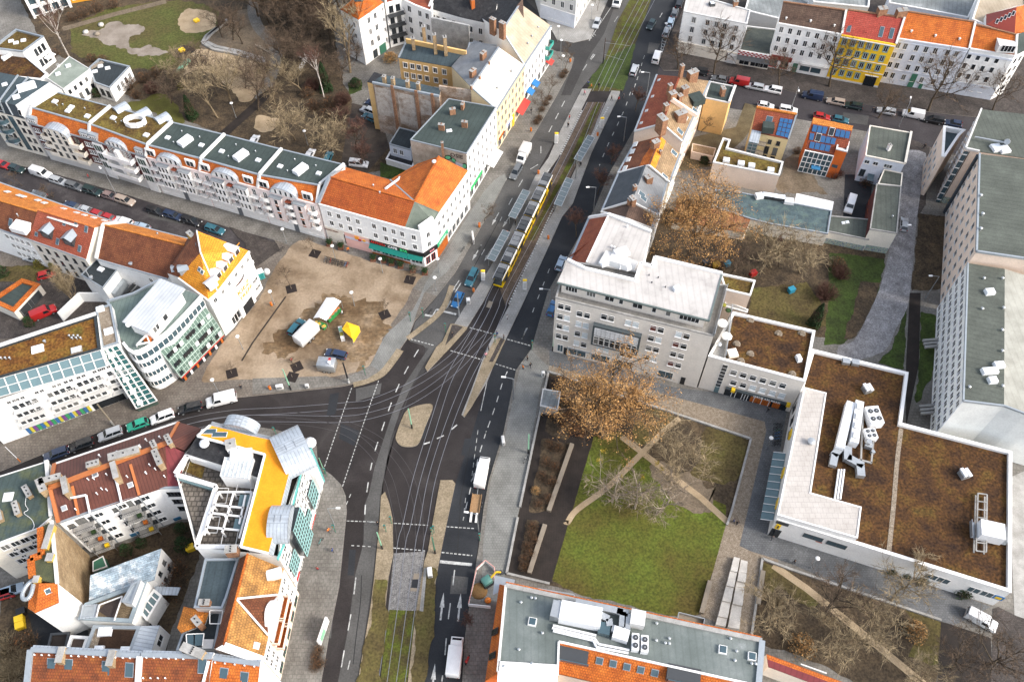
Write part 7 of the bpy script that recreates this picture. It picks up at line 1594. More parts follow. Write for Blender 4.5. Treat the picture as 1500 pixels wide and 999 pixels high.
for s,w_,lab in(('N372,180',1.6,'small silver hooded vent near the upper edge of the supermarket roof'),('N727,490',1.7,'silver hooded vent in the middle of the right half of the moss roof')):
 v=thing('roof_vent',lab,'roof vent',W1(s,6.35));c=W1(s,6.35);MB().box((c.x,c.y,6.9),(w_,w_*.9,1.1),.3).build('vent_box',STEEL,v);k=MB()
 for t in(-.4,.4):k.box((c.x+t,c.y,7.6),(.6,w_,.3),.3)
 k.build('hood',WHITEM,v)
v=thing('roof_vent','pair of silver roof hatches at the top left of the supermarket roof','roof vent',W1('N313,80',6.35));c=W1('N313,80',6.35)
for t in(-.9,.9):MB().box((c.x+t,c.y-t*.15,6.75),(1.4,1.2,.8),-.2).build('hatch',STEEL,v)
lt=thing('lift_platform','white roof unit on steel frame with ladder track on the moss roof','roof plant',W1('N800,700',6.35));c=W1('N808,712',6.35)
MB().box((c.x,c.y,8.2),(3.9,2.9,2.5),-.25).build('casing',WHITEM,lt);k=MB();pa,pb=W1('N775,560',7),W1('N768,770',7);qa,qb=W1('N808,565',7),W1('N805,775',7)
for z in(6.7,7.6):k.bar(Vector((pa.x,pa.y,z)),Vector((pb.x,pb.y,z)),.22,.2).bar(Vector((qa.x,qa.y,z)),Vector((qb.x,qb.y,z)),.22,.2)
for i in range(8):u,v_=lerp(pa,pb,i/7),lerp(qa,qb,i/7);k.bar(Vector((u.x,u.y,7.6)),Vector((v_.x,v_.y,7.6)),.18,.18)
k.build('track_frame',CONC,lt);k=MB()
for sx in(-2.4,2.4):k.box((c.x+sx,c.y+.2-sx*.25,7.2),(.8,3.0,.15),-.25);k.box((c.x+sx*1.15,c.y+.2-sx*.28,7.8),(.08,3.0,.9),-.25)
k.build('platform_rail',STEEL,lt)
p=W('h1175,538 l1150,397 l1372,424 l1490,468 l1800,560 h1800,700',15.5);r=house('slab_building','long five storey slab with grey green roof and pale end wall at right edge','building',p)
wl_=[q for q in p];walls(r,wl_,WALLSL);MB().poly([(q.x,q.y,15.5)for q in ccw(W('h1175,538 l1150,397 l1372,424 h1376,570',15.5))]).build('roof',FELTS,r);MB().poly([(q.x,q.y,15.5)for q in ccw(W('h1376,570 l1372,424 l1490,468 l1800,560 h1800,700',15.5))]).build('roof_strip',mat('pale_roof_concrete',[(.3,(.34,.33,.28)),(.7,(.46,.45,.39))],scale=.3,rough=.9,fine=.1,pat=('seam',1.2,.1)),r)
rim(r,W('h1175,538 l1150,397 l1372,424 l1490,468',15.5),.3,.4,ZINC,'roof_edge',.05)
F=Face(r,p[0],p[1]);F.win(19,[1.6,4.5,7.4,10.3,13.2],1.3,1.5,frame=WHITE,trim=None,cols=2);k=MB()
for i in range(14):F.box(F.L*i/13-.05,F.L*i/13+.05,.1,15.3,.05,None,'',mb=k)
k.build('panel_joints',WALLB,r)
for s,w_ in(('h1290,700',1.8),('l1340,208',1.9),('l1290,240',3.0),('l1305,290',1.6)):skylight(r,W1(s,15.5),w_,1.3,.1,.8,'roof_unit',WHITEM)
for s in('h1360,625','h1365,785','h1358,905','l1358,130','l1360,320','h1260,625','l1180,325','h1250,790'):vent(r,W1(s,15.5),.2,.5)
for i,s in enumerate(('l965,85','l945,440')):
 c=W1(s,.2);
 for j in range(3):MB().box(c+Vector((-.2,-j*.8,1.2)),(3.2,.5,.5),.1).build('entrance_canopy',CONC,r)
p=W('h1222,476 P872,728 P1500,800 h1800,560',18.0);r=house('slab_building','taller peach slab with grey green roof behind the white five storey slab','building',p);walls(r,p,WALLPE);MB().poly([(q.x,q.y,18.0)for q in ccw(p)]).build('roof',FELTS,r);rim(r,[p[3],p[0],p[1]],.35,.5,ZINC,'roof_edge',.05)
F=Face(r,p[1],p[0]);F.win(8,[1.6,4.5,7.4,10.3,13.2,16],1.2,1.5,frame=OFFW,trim=None);F.box(.0,.9,.1,17.8,.5,SLATE,'dark_joint');k=MB()
for s in('h1240,180','h1250,280','h1240,360'):vent(r,W1(s,18),.25,.7)
p=W('P770,690 P872,712 P1500,800 P1500,470 P885,402',16.6);r=house('slab_building','peach end block of the slab with roof railing and white roof boxes','building',p);walls(r,p,WALLPE);MB().poly([(q.x,q.y,16.6)for q in ccw(p)]).build('roof',FELTS,r);rim(r,[p[4],p[0],p[1]],.35,.5,OFFW,'roof_edge',.1)
F=Face(r,p[0],p[1]);F.box(0,.9,.2,16,.15,GLASSB,'stair_glazing');k=MB()
for z in range(1,16,2):F.box(.0,.95,z,z+.25,.2,None,'',mb=k)
k.build('glazing_bars',WHITE,r);F.box(F.L*.35,F.L*.4,.2,16,.12,DARK,'downpipe');F.box(.0,F.L,.2,2.2,.05,GRAF,'graffiti');F3=Face(r,p[4],p[0]);F3.win(7,[2,5,8,11,14],1.2,1.5)
for s in('P993,690','P1050,700'):skylight(r,W1(s,16.6),2.2,2.2,.2,.6,'roof_box',WHITEM)
k=MB().bar(W1('P840,605',17.6),W1('P1080,650',17.6),.3,.3).tube(W1('P1075,640',16.6),W1('P1075,640',19),.7,.6,9);k.build('roof_duct',STEEL,r)
p=W('P612,520 P772,550 P728,590 P622,748 P598,740',12.5);r=house('stair_block','peach stair block with white framed roof opening beside the slab','building',p);block(r,p,12.5,WALLPE,FELTB,WHITE,.5,1.2);F=Face(r,p[0],p[4]);F.win(4,[2,5,8],1.0,1.4,frame=OFFW)
HG=13.6
dk_=W('I140,60 I1418,335 I1395,620 I1345,548 I404,340 I398,508 I100,490',HG)
r=house('office_building','grey flat roofed building with orange tile mansards and roof plant at bottom edge','building',dk_)
k=MB();P=[Vector((q.x,q.y,HG))for q in dk_];k.poly([(q.x,q.y,HG)for q in ccw(P)]);k.build('roof',FELTL if False else mat('pale_green_grey_felt',[(.3,(.13,.155,.145)),(.5,(.18,.21,.20)),(.62,(.23,.26,.25)),(.75,(.40,.42,.42))],scale=.14,rough=.75,fine=.08,pat=('seam',1.1,.12)),r)
walls(r,[Vector((q.x,q.y,HG))for q in dk_],WALLPE,drop=.05)
rim(r,[dk_[0],dk_[1]],.7,.45,CONC,'parapet',.15);rim(r,[a_+Vector((0,.55,0))for a_ in(dk_[0],dk_[1])],.2,.4,TILEO,'tile_edge',-.1);rim(r,[dk_[1],dk_[2]],.9,.5,ZINC,'end_parapet',.15);rim(r,[dk_[0],dk_[6]],.4,.4,OFFW,'parapet',.15);rim(r,[dk_[6],dk_[5]],3.0,.5,WHITE,'white_coping',.1);rim(r,[dk_[5],dk_[4],dk_[3]],.3,.35,WHITE,'roof_edge',.12)
ml=W('I108,52 I36,535',9.5);q=[dk_[0],dk_[6],ml[1],ml[0]];roof(r,[q],TILEO,name='tiled_mansard');walls(r,[dk_[0],dk_[6],ml[1],ml[0]],WALLOR,'mansard_base',.3)
for s in('I85,290','I72,410'):roofwin(r,q[:3],s,1.0,2.2,DARK,GLASS);
ms=W('I1345,700 I460,470',9.8);q=[dk_[4],dk_[3],W1('I1345,720',9.6),W1('I404,500',9.6)];roof(r,[q],TILEO,name='tiled_mansard');walls(r,[dk_[4],dk_[3],q[2],q[3]],WALLPE,'front_wall',.3)
for x in(608,676,745,814,884):roofwin(r,q[:3],'I%d,%d'%(x,434+(x-608)*.22),1.1,1.2,ZINC,GLASSB)
for s,w_ in(('I475,405',4.6),('I1025,508',5.0)):
 c=on_plane(s,*q[:3]);k=MB().box(c+Vector((0,0,.1)),(w_,2.4,1.4),-.2);o=k.build('roof_loggia',DARK,r);k=MB().box(c+Vector((0,-1.3,.5)),(w_,.15,1.0),-.2);k.build('loggia_rail',GLASSB,r)
k=MB().slab3(W('I75,105 I180,58 I185,30 I85,8',9.0),.1);k.build('glass_canopy',STEEL,r)
q=W('I993,238 I1122,268 I1128,232 I1000,200',10.5);k=MB().slab3(q,.2);k.build('terrace',WOODB,r);rim(r,[q[0],q[3],q[2],q[1]],.1,.9,STEEL,'terrace_rail',.4);rim(r,W('I300,75 I480,105 I485,118 I300,90',11),.2,.2,STEEL,'ledge')
for s,w_ in(('I272,242',1.3),('I1222,381',1.3),('I1368,415',1.3)):skylight(r,W1(s,HG),w_,w_,-.2,.5,'skylight',WHITE,GLASSB)
for s in('I268,122','I287,125','I215,145','I322,298','I205,380','I270,450','I130,465','I890,335','I935,348','I955,325','I955,350','I1290,388','I1260,325','I1365,450','I1385,452','I405,140','I892,250','I1282,435'):vent(r,W1(s,HG),.16,.45)
hv=thing('ventilation_plant','large white air handling unit with pipes on the grey roof at the bottom','roof plant',W1('I520,240',HG));WLOC[hv.name]=Vector(hv.location);z=HG
a_,b_=W('I408,205 I610,245',z);k=MB();k.bar(a_+Vector((0,0,1.6)),b_+Vector((0,0,1.6)),3.0,2.4);k.build('air_handler',WHITEM,hv);c=W1('I388,200',z);MB().box(c+Vector((0,0,1.4)),(1.4,2.6,2.4),-.25).build('end_hood',STEEL,hv)
k=MB()
for s in('I370,275 I580,325 I600,355 I755,385','I375,290 I575,338 I590,370 I750,400','I375,262 I590,312'):
 q=[p+Vector((0,0,.5))for p in W(s,z)]
 for a_,b_ in zip(q,q[1:]):k.tube(a_,b_,.2,.2,7)
k.build('pipe',WHITEM,hv);k=MB()
for s in('I485,155 I720,205 I715,280','I690,200 I745,215 I740,290','I600,215 I650,240 I655,275','I665,285 I740,310'):
 q=[p+Vector((0,0,1.2))for p in W(s,z)]
 for a_,b_ in zip(q,q[1:]):k.bar(a_,b_,1.0,.9)
k.build('duct',STEEL,hv);c=W1('I628,285',z);MB().box(c+Vector((0,0,.8)),(1.8,1.8,1.4),-.2).build('blue_hatch',GLASSB,hv);c=W1('I710,315',z);MB().box(c+Vector((0,0,1.0)),(2.4,1.8,1.7),-.3).build('silencer',WHITEM,hv)
pb_=thing('plant_box','white box unit beside ducts on the grey roof at the bottom','roof plant',W1('I790,240',HG));c=W1('I792,240',HG);MB().box(c+Vector((0,0,1.3)),(2.2,2.3,2.2),-.2).build('casing',OFFW,pb_)
for s,lab in(('I782,352','left one of two white fan units on the grey roof at the bottom'),('I828,362','right one of two white fan units on the grey roof at the bottom')):
 ch=thing('fan_unit',lab,'roof plant',W1(s,HG));c=W1(s,HG);MB().box(c+Vector((0,0,.8)),(1.1,2.5,1.5),-.1).build('casing',WHITEM,ch);fans(ch,c,1,1.15,.42,HG+1.56,-.1,1,2)
a,b,c,d=W('q85,845 q520,1005 q430,1040 q95,915',5.0);r=house('low_building','low building with red tiled roof strip beside the right garden at the bottom','building',[a,b,c,d]);walls(r,[a,b,c,d],WALLC);m1,m2=lerp(a,d,.4),lerp(b,c,.4);roof(r,[[a,b,m2,m1]],TILEO);roof(r,[[m1,m2,c,d]],METMR,name='maroon_roof')
rim(r,W('q270,900 q410,950',4.0),.2,.2,WHITE,'balcony_rail')
p=W('k205,330 k300,346 k285,442 k190,420',3.2);r=house('kiosk','small pale box kiosk on the pavement beside the park wall','kiosk',p);block(r,p,3.2,CONC,FELTL,OFFW,.15,.12);vent(r,W1('k258,362',3.1),.1,.3);Face(r,p[3],p[2]).box(.6,1.6,.15,2.2,.04,STEEL,'door')
# ================================================================ trees and shrubs
def strip3(k,a,b,w,rnd,mi=0):
 d=(b-a)
 s=d.cross(Vector((rnd.uniform(-1,1),rnd.uniform(-1,1),rnd.uniform(-1,1))))
 if s.length<1e-5:return
 s=s.normalized()*w
 k.add([a-s,a+s,b+s*.35,b-s*.35],[(0,1,2,3)],mi)
def leaf(k,p,s,rnd):
 u=Vector((rnd.gauss(0,1),rnd.gauss(0,1),rnd.gauss(0,.6))).normalized()*s;v=u.orthogonal().normalized()*s*rnd.uniform(.5,.9)
 v.rotate(Matrix.Rotation(rnd.uniform(0,6.28),3,u.normalized()))
 k.add([p-u,p-v,p+u,p+v],[(0,1,2,3)])
def make_tree(name,cat,seed,h,r0,lean=.12,forks=6,spread=.9,up=.25,bark=None,twig=None,leafm=None,nleaf=0,ls=.22,fine=8,droop=0,low=.28,tw=.028):
 rnd=random.Random(seed);root=thing(name,'',cat);T=MB();C=MB();Lf=MB();ends=[]
 def branch(p,d,L,r,lv):
  n=3 if lv<2 else 2;q=p;pts=[p]
  for i in range(n):
   d=(d+Vector((rnd.gauss(0,.16),rnd.gauss(0,.16),rnd.gauss(0,.1)+(up if lv else 0)*.25-(droop if lv>1 else 0)*.25))).normalized()
   q2=q+d*(L/n);ra,rb=r*(1-.55*i/n),r*(1-.55*(i+1)/n)
   if lv<3:T.tube(q,q2,ra,rb,5 if lv<2 else 3,0,False)
   else:strip3(C,q,q2,max(r*.8,tw),rnd)
   q=q2;pts.append(q)
  if lv>=3:
   ends.append(q)
   for i in range(fine):
    b=lerp(p,q,rnd.uniform(.25,1));e=(d+Vector((rnd.gauss(0,.6),rnd.gauss(0,.6),rnd.gauss(0,.45)-droop*.5))).normalized();t=b+e*L*rnd.uniform(.35,.75)
    strip3(C,b,t,tw,rnd);ends.append(t)
   return
  m=(forks,5,5)[lv]
  for i in range(m):
   t=rnd.uniform(low if lv==0 else .3,1.0);j=min(int(t*n),n-1);b=lerp(pts[j],pts[j+1],t*n-j)
   a=2*PI*(i+rnd.random()*.7)/m
   side=Vector((math.cos(a),math.sin(a),0))if lv==0 else Vector((rnd.gauss(0,1),rnd.gauss(0,1),rnd.gauss(0,.7))).normalized()
   e=(d*(.55 if lv else .5)+side*spread*rnd.uniform(.7,1.2)+Vector((0,0,up))).normalized()
   branch(b,e,L*rnd.uniform(.5,.78)*(1.0 if lv else(1.15-.5*t)),r*.5,lv+1)
 d0=Vector((rnd.gauss(0,lean),rnd.gauss(0,lean),1)).normalized()
 branch(Vector((0,0,-.1)),d0,h*.62,r0,0)
 T.build('trunk',bark or BARK,root);c=C.build('crown',twig or TWIG,root)
 if leafm:
  for p in ends:
   for i in range(nleaf):leaf(Lf,p+Vector((rnd.gauss(0,.3),rnd.gauss(0,.3),rnd.gauss(0,.25))),ls*rnd.uniform(.6,1.3),rnd)
  Lf.build('leaves',leafm,root)
 return root
def make_shrub(name,seed,w,h,twig,leafm=None,nleaf=400,n=260,ls=.12,cone=False,cat='shrub'):
 rnd=random.Random(seed);root=thing(name,'',cat);C=MB();Lf=MB()
 for i in range(n):
  a,t=rnd.uniform(0,6.28),rnd.random()**.5;b=Vector((math.cos(a)*t*w*.2,math.sin(a)*t*w*.2,0));hh=h*(1-.5*t*t)*rnd.uniform(.6,1.05)
  e=Vector((math.cos(a)*t*w*.5,math.sin(a)*t*w*.5,hh));m=lerp(b,e,.5)+Vector((rnd.gauss(0,.15),rnd.gauss(0,.15),hh*.12));strip3(C,b,m,.03,rnd);strip3(C,m,e,.024,rnd)
  for q in range(2):strip3(C,lerp(m,e,rnd.random()),e+Vector((rnd.gauss(0,.3),rnd.gauss(0,.3),rnd.gauss(0,.25))),.02,rnd)
 C.build('stem',twig,root)
 if leafm:
  for i in range(nleaf):
   a,z=rnd.uniform(0,6.28),rnd.random();rr=(1-z)**.7 if cone else math.sqrt(max(0,1-(z*1.0)**2));rr*=w*.5*rnd.random()**.35*(1+.18*math.sin(3*a+seed)*math.cos(7*z))
   leaf(Lf,Vector((math.cos(a)*rr,math.sin(a)*rr,.1+z*h)),ls*rnd.uniform(.6,1.4),rnd)
  Lf.build('foliage',leafm,root)
 return root
PT={'b':make_tree('bare_tree','tree',1,13,.26),'c':make_tree('bare_tree','tree',2,12,.22,forks=7,spread=1.05),'d':make_tree('bare_tree','tree',3,14,.25,up=.4,spread=.75,bark=BARKT,twig=TWIGT),'p':make_tree('pale_tree','tree',14,11,.2,forks=6,spread=1.0,bark=BARKP,twig=mat('pale_twigs',[(.3,(.20,.155,.11)),(.7,(.34,.27,.20))],scale=.8,rough=.95,fine=.2),droop=.25,fine=4,tw=.03),'t':make_tree('tan_tree','tree',5,10,.18,forks=7,spread=1.1,bark=BARKT,twig=TWIGT,fine=9),'r':make_tree('reddish_tree','tree',6,7,.12,forks=6,spread=.8,up=.4,twig=TWIGR,fine=9,tw=.022),'o':make_tree('orange_tree','tree',7,17,.42,forks=9,spread=1.15,up=.2,bark=BARK,twig=TWIG,leafm=LEAFO,nleaf=9,ls=.10,fine=8,tw=.035),'u':make_tree('russet_tree','tree',8,11,.25,forks=7,spread=1.0,twig=TWIG,leafm=LEAFR,nleaf=5,ls=.16,fine=4),'w':make_tree('birch','tree',9,15,.16,forks=5,spread=.55,up=.5,bark=mat('birch_bark',[(.3,(.45,.40,.34)),(.7,(.66,.60,.54))],scale=2,rough=.9,fine=.2),twig=TWIGR,low=.35,fine=4),'s':make_tree('young_tree','tree',10,6,.09,forks=5,spread=.8,up=.35,fine=4,tw=.02),'l':make_tree('poplar','tree',12,12,.2,forks=8,spread=.3,up=.9,bark=BARKT,twig=TWIGT,low=.1,fine=9),'B':make_shrub('brown_shrub',1,4.5,2.6,TWIG,LEAFR,150),'T':make_shrub('tan_shrub',2,5,3,TWIGT,None),'R':make_shrub('reddish_shrub',3,4.5,3,TWIGR,None,n=420),'G':make_shrub('evergreen_shrub',4,2.4,2.2,TWIG,LEAFG,900),'E':make_shrub('evergreen_tree',5,4,9,TWIG,LEAFG,3200,ls=.2,cone=True,cat='tree'),'Y':make_shrub('yellow_shrub',6,3,2.6,TWIG,LEAFY,700),'O':make_shrub('orange_shrub',7,4,2.2,TWIGT,LEAFO,500)}
def plant(kind,items,lab=None,group=None,rnd=random.Random(5)):
 """items: 'x,y,scale' tokens; a shared label only for a mass of look-alikes, else (token, label) pairs"""
 if isinstance(items,str):items=[(t,lab)for t in items.split()]
 for t,l in items:
  s,sc=t.rsplit(',',1);p=W1(s,ZP);sc=float(sc)*(1.28 if kind in 'bcdtrouwp' else 1)
  o=put(PT[kind],USED,p,rnd.uniform(0,6.28),(sc,sc,sc*rnd.uniform(.9,1.1)),l,group)
gw='bare trees of the north park thicket'
plant('b','b90,130,1 b160,60,1.05 b240,20,1 b330,70,.95 b400,30,1 b200,200,.8 b470,40,1 b120,20,.9 b520,60,.8 b450,170,.9 b30,90,1 b190,120,.9 b290,120,1 b360,130,.9 b250,60,1 b420,90,1 b500,20,1 b160,160,.8','leafless brown tree in the dark thicket at the top of the park',gw)
plant('c','b300,170,.9 b370,200,.85 b60,20,1 b430,250,.8 b280,330,.7 b200,400,.75 b560,330,.6 b350,280,.8 b160,330,.7 b260,420,.7 b360,420,.8 b480,430,.7 a1120,420,.7 a1330,480,.7 a1180,520,.8 a930,560,.7 a1400,600,.8 b60,470,.7','spreading leafless tree at the thicket edge above the park path',gw)
plant('d',[('b530,395,1.05','tall tan leafless tree beside the white tower house'),('b270,500,.7','tan leafless tree beside the winding park path'),('a1250,560,.9','tallest tan leafless tree above the dark park footpath'),('a1180,640,.8','tan leafless tree right of the dark ivy clump'),('b740,130,.7','tan leafless tree in front of the white balcony house')])
plant('t',[('b230,760,.95','wide tan leafless tree beside the round sand pit'),('b430,815,1','wide tan leafless tree behind the grey roofed terrace'),('a1010,470,.8','bushy tan leafless tree below the green seesaw bench'),('a1420,470,.6','small tan leafless tree on the sandy playground'),('b120,560,.6','tan leafless tree on the slope by the lower park path')])
plant('b',[('a1205,205,.62','leftmost leafless tree inside the curved stone seats'),('a1265,220,.62','middle leafless tree inside the curved stone seats'),('a1315,240,.6','rightmost leafless tree inside the curved stone seats')])
plant('r',[('b560,800,1.15','reddish leafless tree in the parking yard'),('b620,900,.9','reddish leafless tree behind the white parked car in the yard'),('g500,165,.8','reddish street tree beside the blue slate house'),('g385,395,.8','reddish street tree beside the white roofed house'),('c705,600,.7','thin street tree beside the red tiled house'),('c575,890,.7','thin street tree between red tiled house and slate house'),('b500,700,.9','reddish leafless tree left of the parking yard'),('n1190,680,.5','small reddish tree beside the works fence'),('h150,560,.9','dense reddish tree at the edge of the rear garden')])
plant('w',[('a375,310,1.0','white birch leaning over the left lawn'),('b388,530,.8','white birch leaning in the middle of the park')])
plant('E',[('b400,490,.9','dark ivy covered trunk in the middle of the park'),('a1045,640,.8','dark green ivy clump beside the shaded lawn'),('h340,870,.75','dark green conifer in the lawn beside the moss roof')])
plant('B','a600,470,1 a700,480,1.1 a780,440,1 a850,410,1 a740,530,.8 a560,340,.8 a500,330,.8 a300,300,.7 a450,90,1 a530,60,1 a390,110,.8 a620,40,.8 b330,590,1 b400,640,1 b300,520,.9 b420,580,1.1','brown leafy shrub in the hedge belt of the north park','park hedge shrubs')
plant('R',[('b490,560,1.1','round reddish brown bush in the parking yard'),('a830,500,1','reddish bush left of the shaded lawn'),('h400,720,1.2','round reddish weeping bush in the rear garden'),('h480,610,1.0','reddish bush behind the weeping one'),('d450,960,.9','reddish bush beside the orange solar house'),('b330,480,1','reddish bush below the leaning birch')])
plant('o',[('881,640,1.0','large tree with dry orange leaves over the park corner'),('1008,378,1.02','large tree with thin orange leaves over the worn tiled shed')])
plant('u',[('838,632,.85','dark russet leaved tree left of the big orange tree')])
plant('p',[('897,735,.92','pale bare tree with yellow mistletoe left of the crossing paths'),('930,745,.98','pale bare tree on the lawn below the crossing paths'),('962,752,.9','pale drooping bare tree at the right of the lawn tree group')])
plant('t',[('1003,690,1.0','tan bare tree right of the path crossing'),('973,660,.85','tan bare tree beside the upper park wall'),('1130,392,1.15','wide tan bare tree in front of the warehouse'),('1172,400,1.0','tan bare tree between warehouse and weeping bush'),('q110,690,.85','wide tan bare tree in the left of the south garden'),('q430,860,.85','tan bare tree at the foot of the south garden path'),('q640,800,.9','greenish tan bare tree right of the garden path'),('q880,960,.75','tan bare tree at the bottom right of the south garden'),('q760,560,.9','fine tan bare tree beside the garden wall and paving')])
plant('b',[('q395,640,.8','dark leaning bare tree on the garden path'),('q1280,900,.9','bare tree on the dark deck near the white van'),('q1090,930,.7','bare tree at the edge of the dark deck'),('1065,412,.7','dark bare tree behind the blue bins'),('d425,470,1.0','big bare street tree in front of the yellow house'),('d960,600,1.05','big bare street tree in front of the pale blue house'),('d150,480,.7','bare street tree in front of the red pub front'),('c935,375,.65','bare street tree at the white corner house'),('c1130,400,.85','bare street tree between corner house and check shop'),('d690,640,.6','bare street tree by the silver estate car'),('d1310,600,.7','bare street tree at the right corner house'),('1020,40,.5','bare tree behind the white corner house roof')])
plant('s',[('f1255,310,1','young street tree by the orange bin on the avenue'),('c325,385,1','young street tree at the side street corner bed'),('c232,530,1','young street tree beside the long planted bed'),('c180,640,1.1','young street tree beside the red awning bed'),('f335,478,.7','sapling with blue board in a dark pit by the terrace'),('f212,676,1.0','sapling in a dark pit near the orange bin on the plaza'),('f852,622,.7','sapling in a dark pit in front of the cafe'),('f714,812,.6','sapling in a dark pit right of the market'),('j238,208,.5','sapling in a dark pit above the green mast'),('i1255,245,.45','sapling in a dark pit by the rounded office corner'),('e120,120,.8','young street tree in front of the leftmost old house'),('e290,180,.8','young street tree in front of the red roofed old house'),('830,80,.6','young tree by the zebra hatching of the side street'),('c500,60,.8','young street tree in brown bed at the top of the avenue'),('c1060,720,.9','thin young tree in the yard behind the ochre house')])
plant('l',[('e415,760,1.0','tan upright poplar inside the white yard walls')])
plant('T',[('q140,570,.7','round tan thicket in the left of the south garden'),('m40,850,1.4','tan thicket at the bottom left edge'),('m120,900,1.1','tan thicket beside the red tiled row'),('a950,420,1','tan bush beside the swing'),('m60,960,1.2','lowest tan thicket at the bottom left'),('d300,890,.7','tan garden bush between the solar houses')])
plant('O',[('q270,810,1.2','round bed of dry orange leaves in the south garden'),('q880,730,1.1','orange brown bush near the dark deck'),('b750,330,1.1','orange bush behind the yellow rear wing'),('k165,885,.5','pinkish orange bush at the foot of the upper bed')])
for kk,g,t in(('B','shrubs of the upper planted bed','k240,640,.6 k290,660,.6 k220,730,.55 k270,760,.6 k200,810,.55 k250,840,.6 k180,960,.5 k230,930,.55 k300,380,.7 k380,420,.7 k260,480,.6'),('B','shrubs of the lower planted bed','o150,160,.55 o140,210,.55 o160,240,.5 o120,270,.55 o135,310,.55 o100,340,.5 o105,380,.5'),('B','shrubs of the avenue planting beds','n360,830,.5 n345,870,.5 n370,900,.5 n340,920,.5 c325,400,.5 c310,420,.5 c240,540,.45 c220,570,.5 c200,600,.45 c185,650,.5 c170,670,.45')):plant(kk,t,'low brown leafy shrub in the '+g[10:],g)
plant('Y',[('e310,575,1','yellow green bush beside the red car in the yard'),('e215,555,.8','yellow green bush left of the red car'),('a980,480,.6','small yellow green bush by the playground')])
plant('G',[('e25,600,1.1','dark evergreen bush in the left garden'),('e165,870,1.0','dark evergreen bush beside the red van'),('m690,290,1','leftmost round hedge ball below the courtyard balconies'),('m770,250,.9','middle round hedge ball below the courtyard balconies'),('m985,175,1','rightmost round hedge ball below the courtyard balconies'),('m1000,265,1.3','dark evergreen bush beside the upper yellow bin'),('N462,832,1.1','tan green climber on the supermarket wall left of three'),('N516,850,1.0','small dark climber in the middle of the supermarket wall'),('N568,868,1.2','dark climber left of the two supermarket windows'),('N722,915,1.4','widest dark climber between the supermarket windows'),('c1080,880,1.0','dark low bush in the brown garden'),('b560,470,1.2','green bush in the park behind the firewall'),('a530,520,1.1','dark bush beside the white modern houses')])
plant('B',[('k330,520,1.1','brown bush behind the pale kiosk'),('k300,320,1','brown bush at the top of the park corner'),('k420,560,1','brown bush under the russet tree'),('h460,560,1','brown bush at the garages wall'),('h620,110,.8','brown bush beside the white van yard'),('g1150,560,1.1','brown bush behind the coloured bins'),('m900,520,1.3','dark brown bush in the courtyard'),('m960,400,1.2','large dark brown bush in the courtyard corner'),('m150,800,1.2','dark brown bush beside the yellow bins'),('d250,830,.6','brown bush in the long garden')])
for s,h in(('k532,665',8),('k512,720',7),('k627,808',5.5),('k742,808',5.5),('k823,735',6),('k852,765',5)):
 k=MB();rnd=random.Random(h);p=W1(s,h)
 for i in range(60):leaf(k,p+Vector((rnd.gauss(0,.25),rnd.gauss(0,.25),rnd.gauss(0,.25))),.12,rnd)
 o=k.build('mistletoe',flat('mistletoe_yellow',(.42,.30,.02)));tag(o,'yellow mistletoe ball in the pale bare park trees','mistletoe','mistletoe in the park trees')
for k_ in list(PT):
 if PT[k_].name not in USED:
  for c in list(PT[k_].children):bpy.data.objects.remove(c)
  bpy.data.objects.remove(PT[k_])
  # ================================================================ vehicles
def wheels(root,xs,y,r,w=.22):
 for x in xs:
  for s in(-1,1):
   o=MB().tube((x,s*y,r),(x,s*(y-w),r),r,r,14).build('wheel',RUBBER,root);MB().tube((x,s*(y+.012),r),(x,s*(y-.05),r),r*.6,r*.6,10).build('rim',STEEL,o)
def lamps(root,xf,xr,y,zf,zr):
 for s in(-1,1):
  MB().box((xf,s*y,zf),(.12,.32,.16)).build('headlight',flat('lamp_glass',(.7,.72,.72),rough=.15),root);MB().box((xr,s*y,zr),(.1,.22,.3)).build('tail_light',flat('tail_red',(.35,.01,.01),rough=.2),root)
def prof(pts,w,tw=1.0):
 k=MB();n=len(pts);zt=max(p[1]for p in pts);zb=min(p[1]for p in pts);P=[]
 for s in(-1,1):
  for x,z in pts:P.append((x,s*w/2*(1-(1-tw)*max(0,(z-.9)/max(zt-.9,.1))),z))
 return k.add(P,[list(range(n))[::-1],[n+i for i in range(n)]]+[(i,(i+1)%n,n+(i+1)%n,n+i)for i in range(n)])
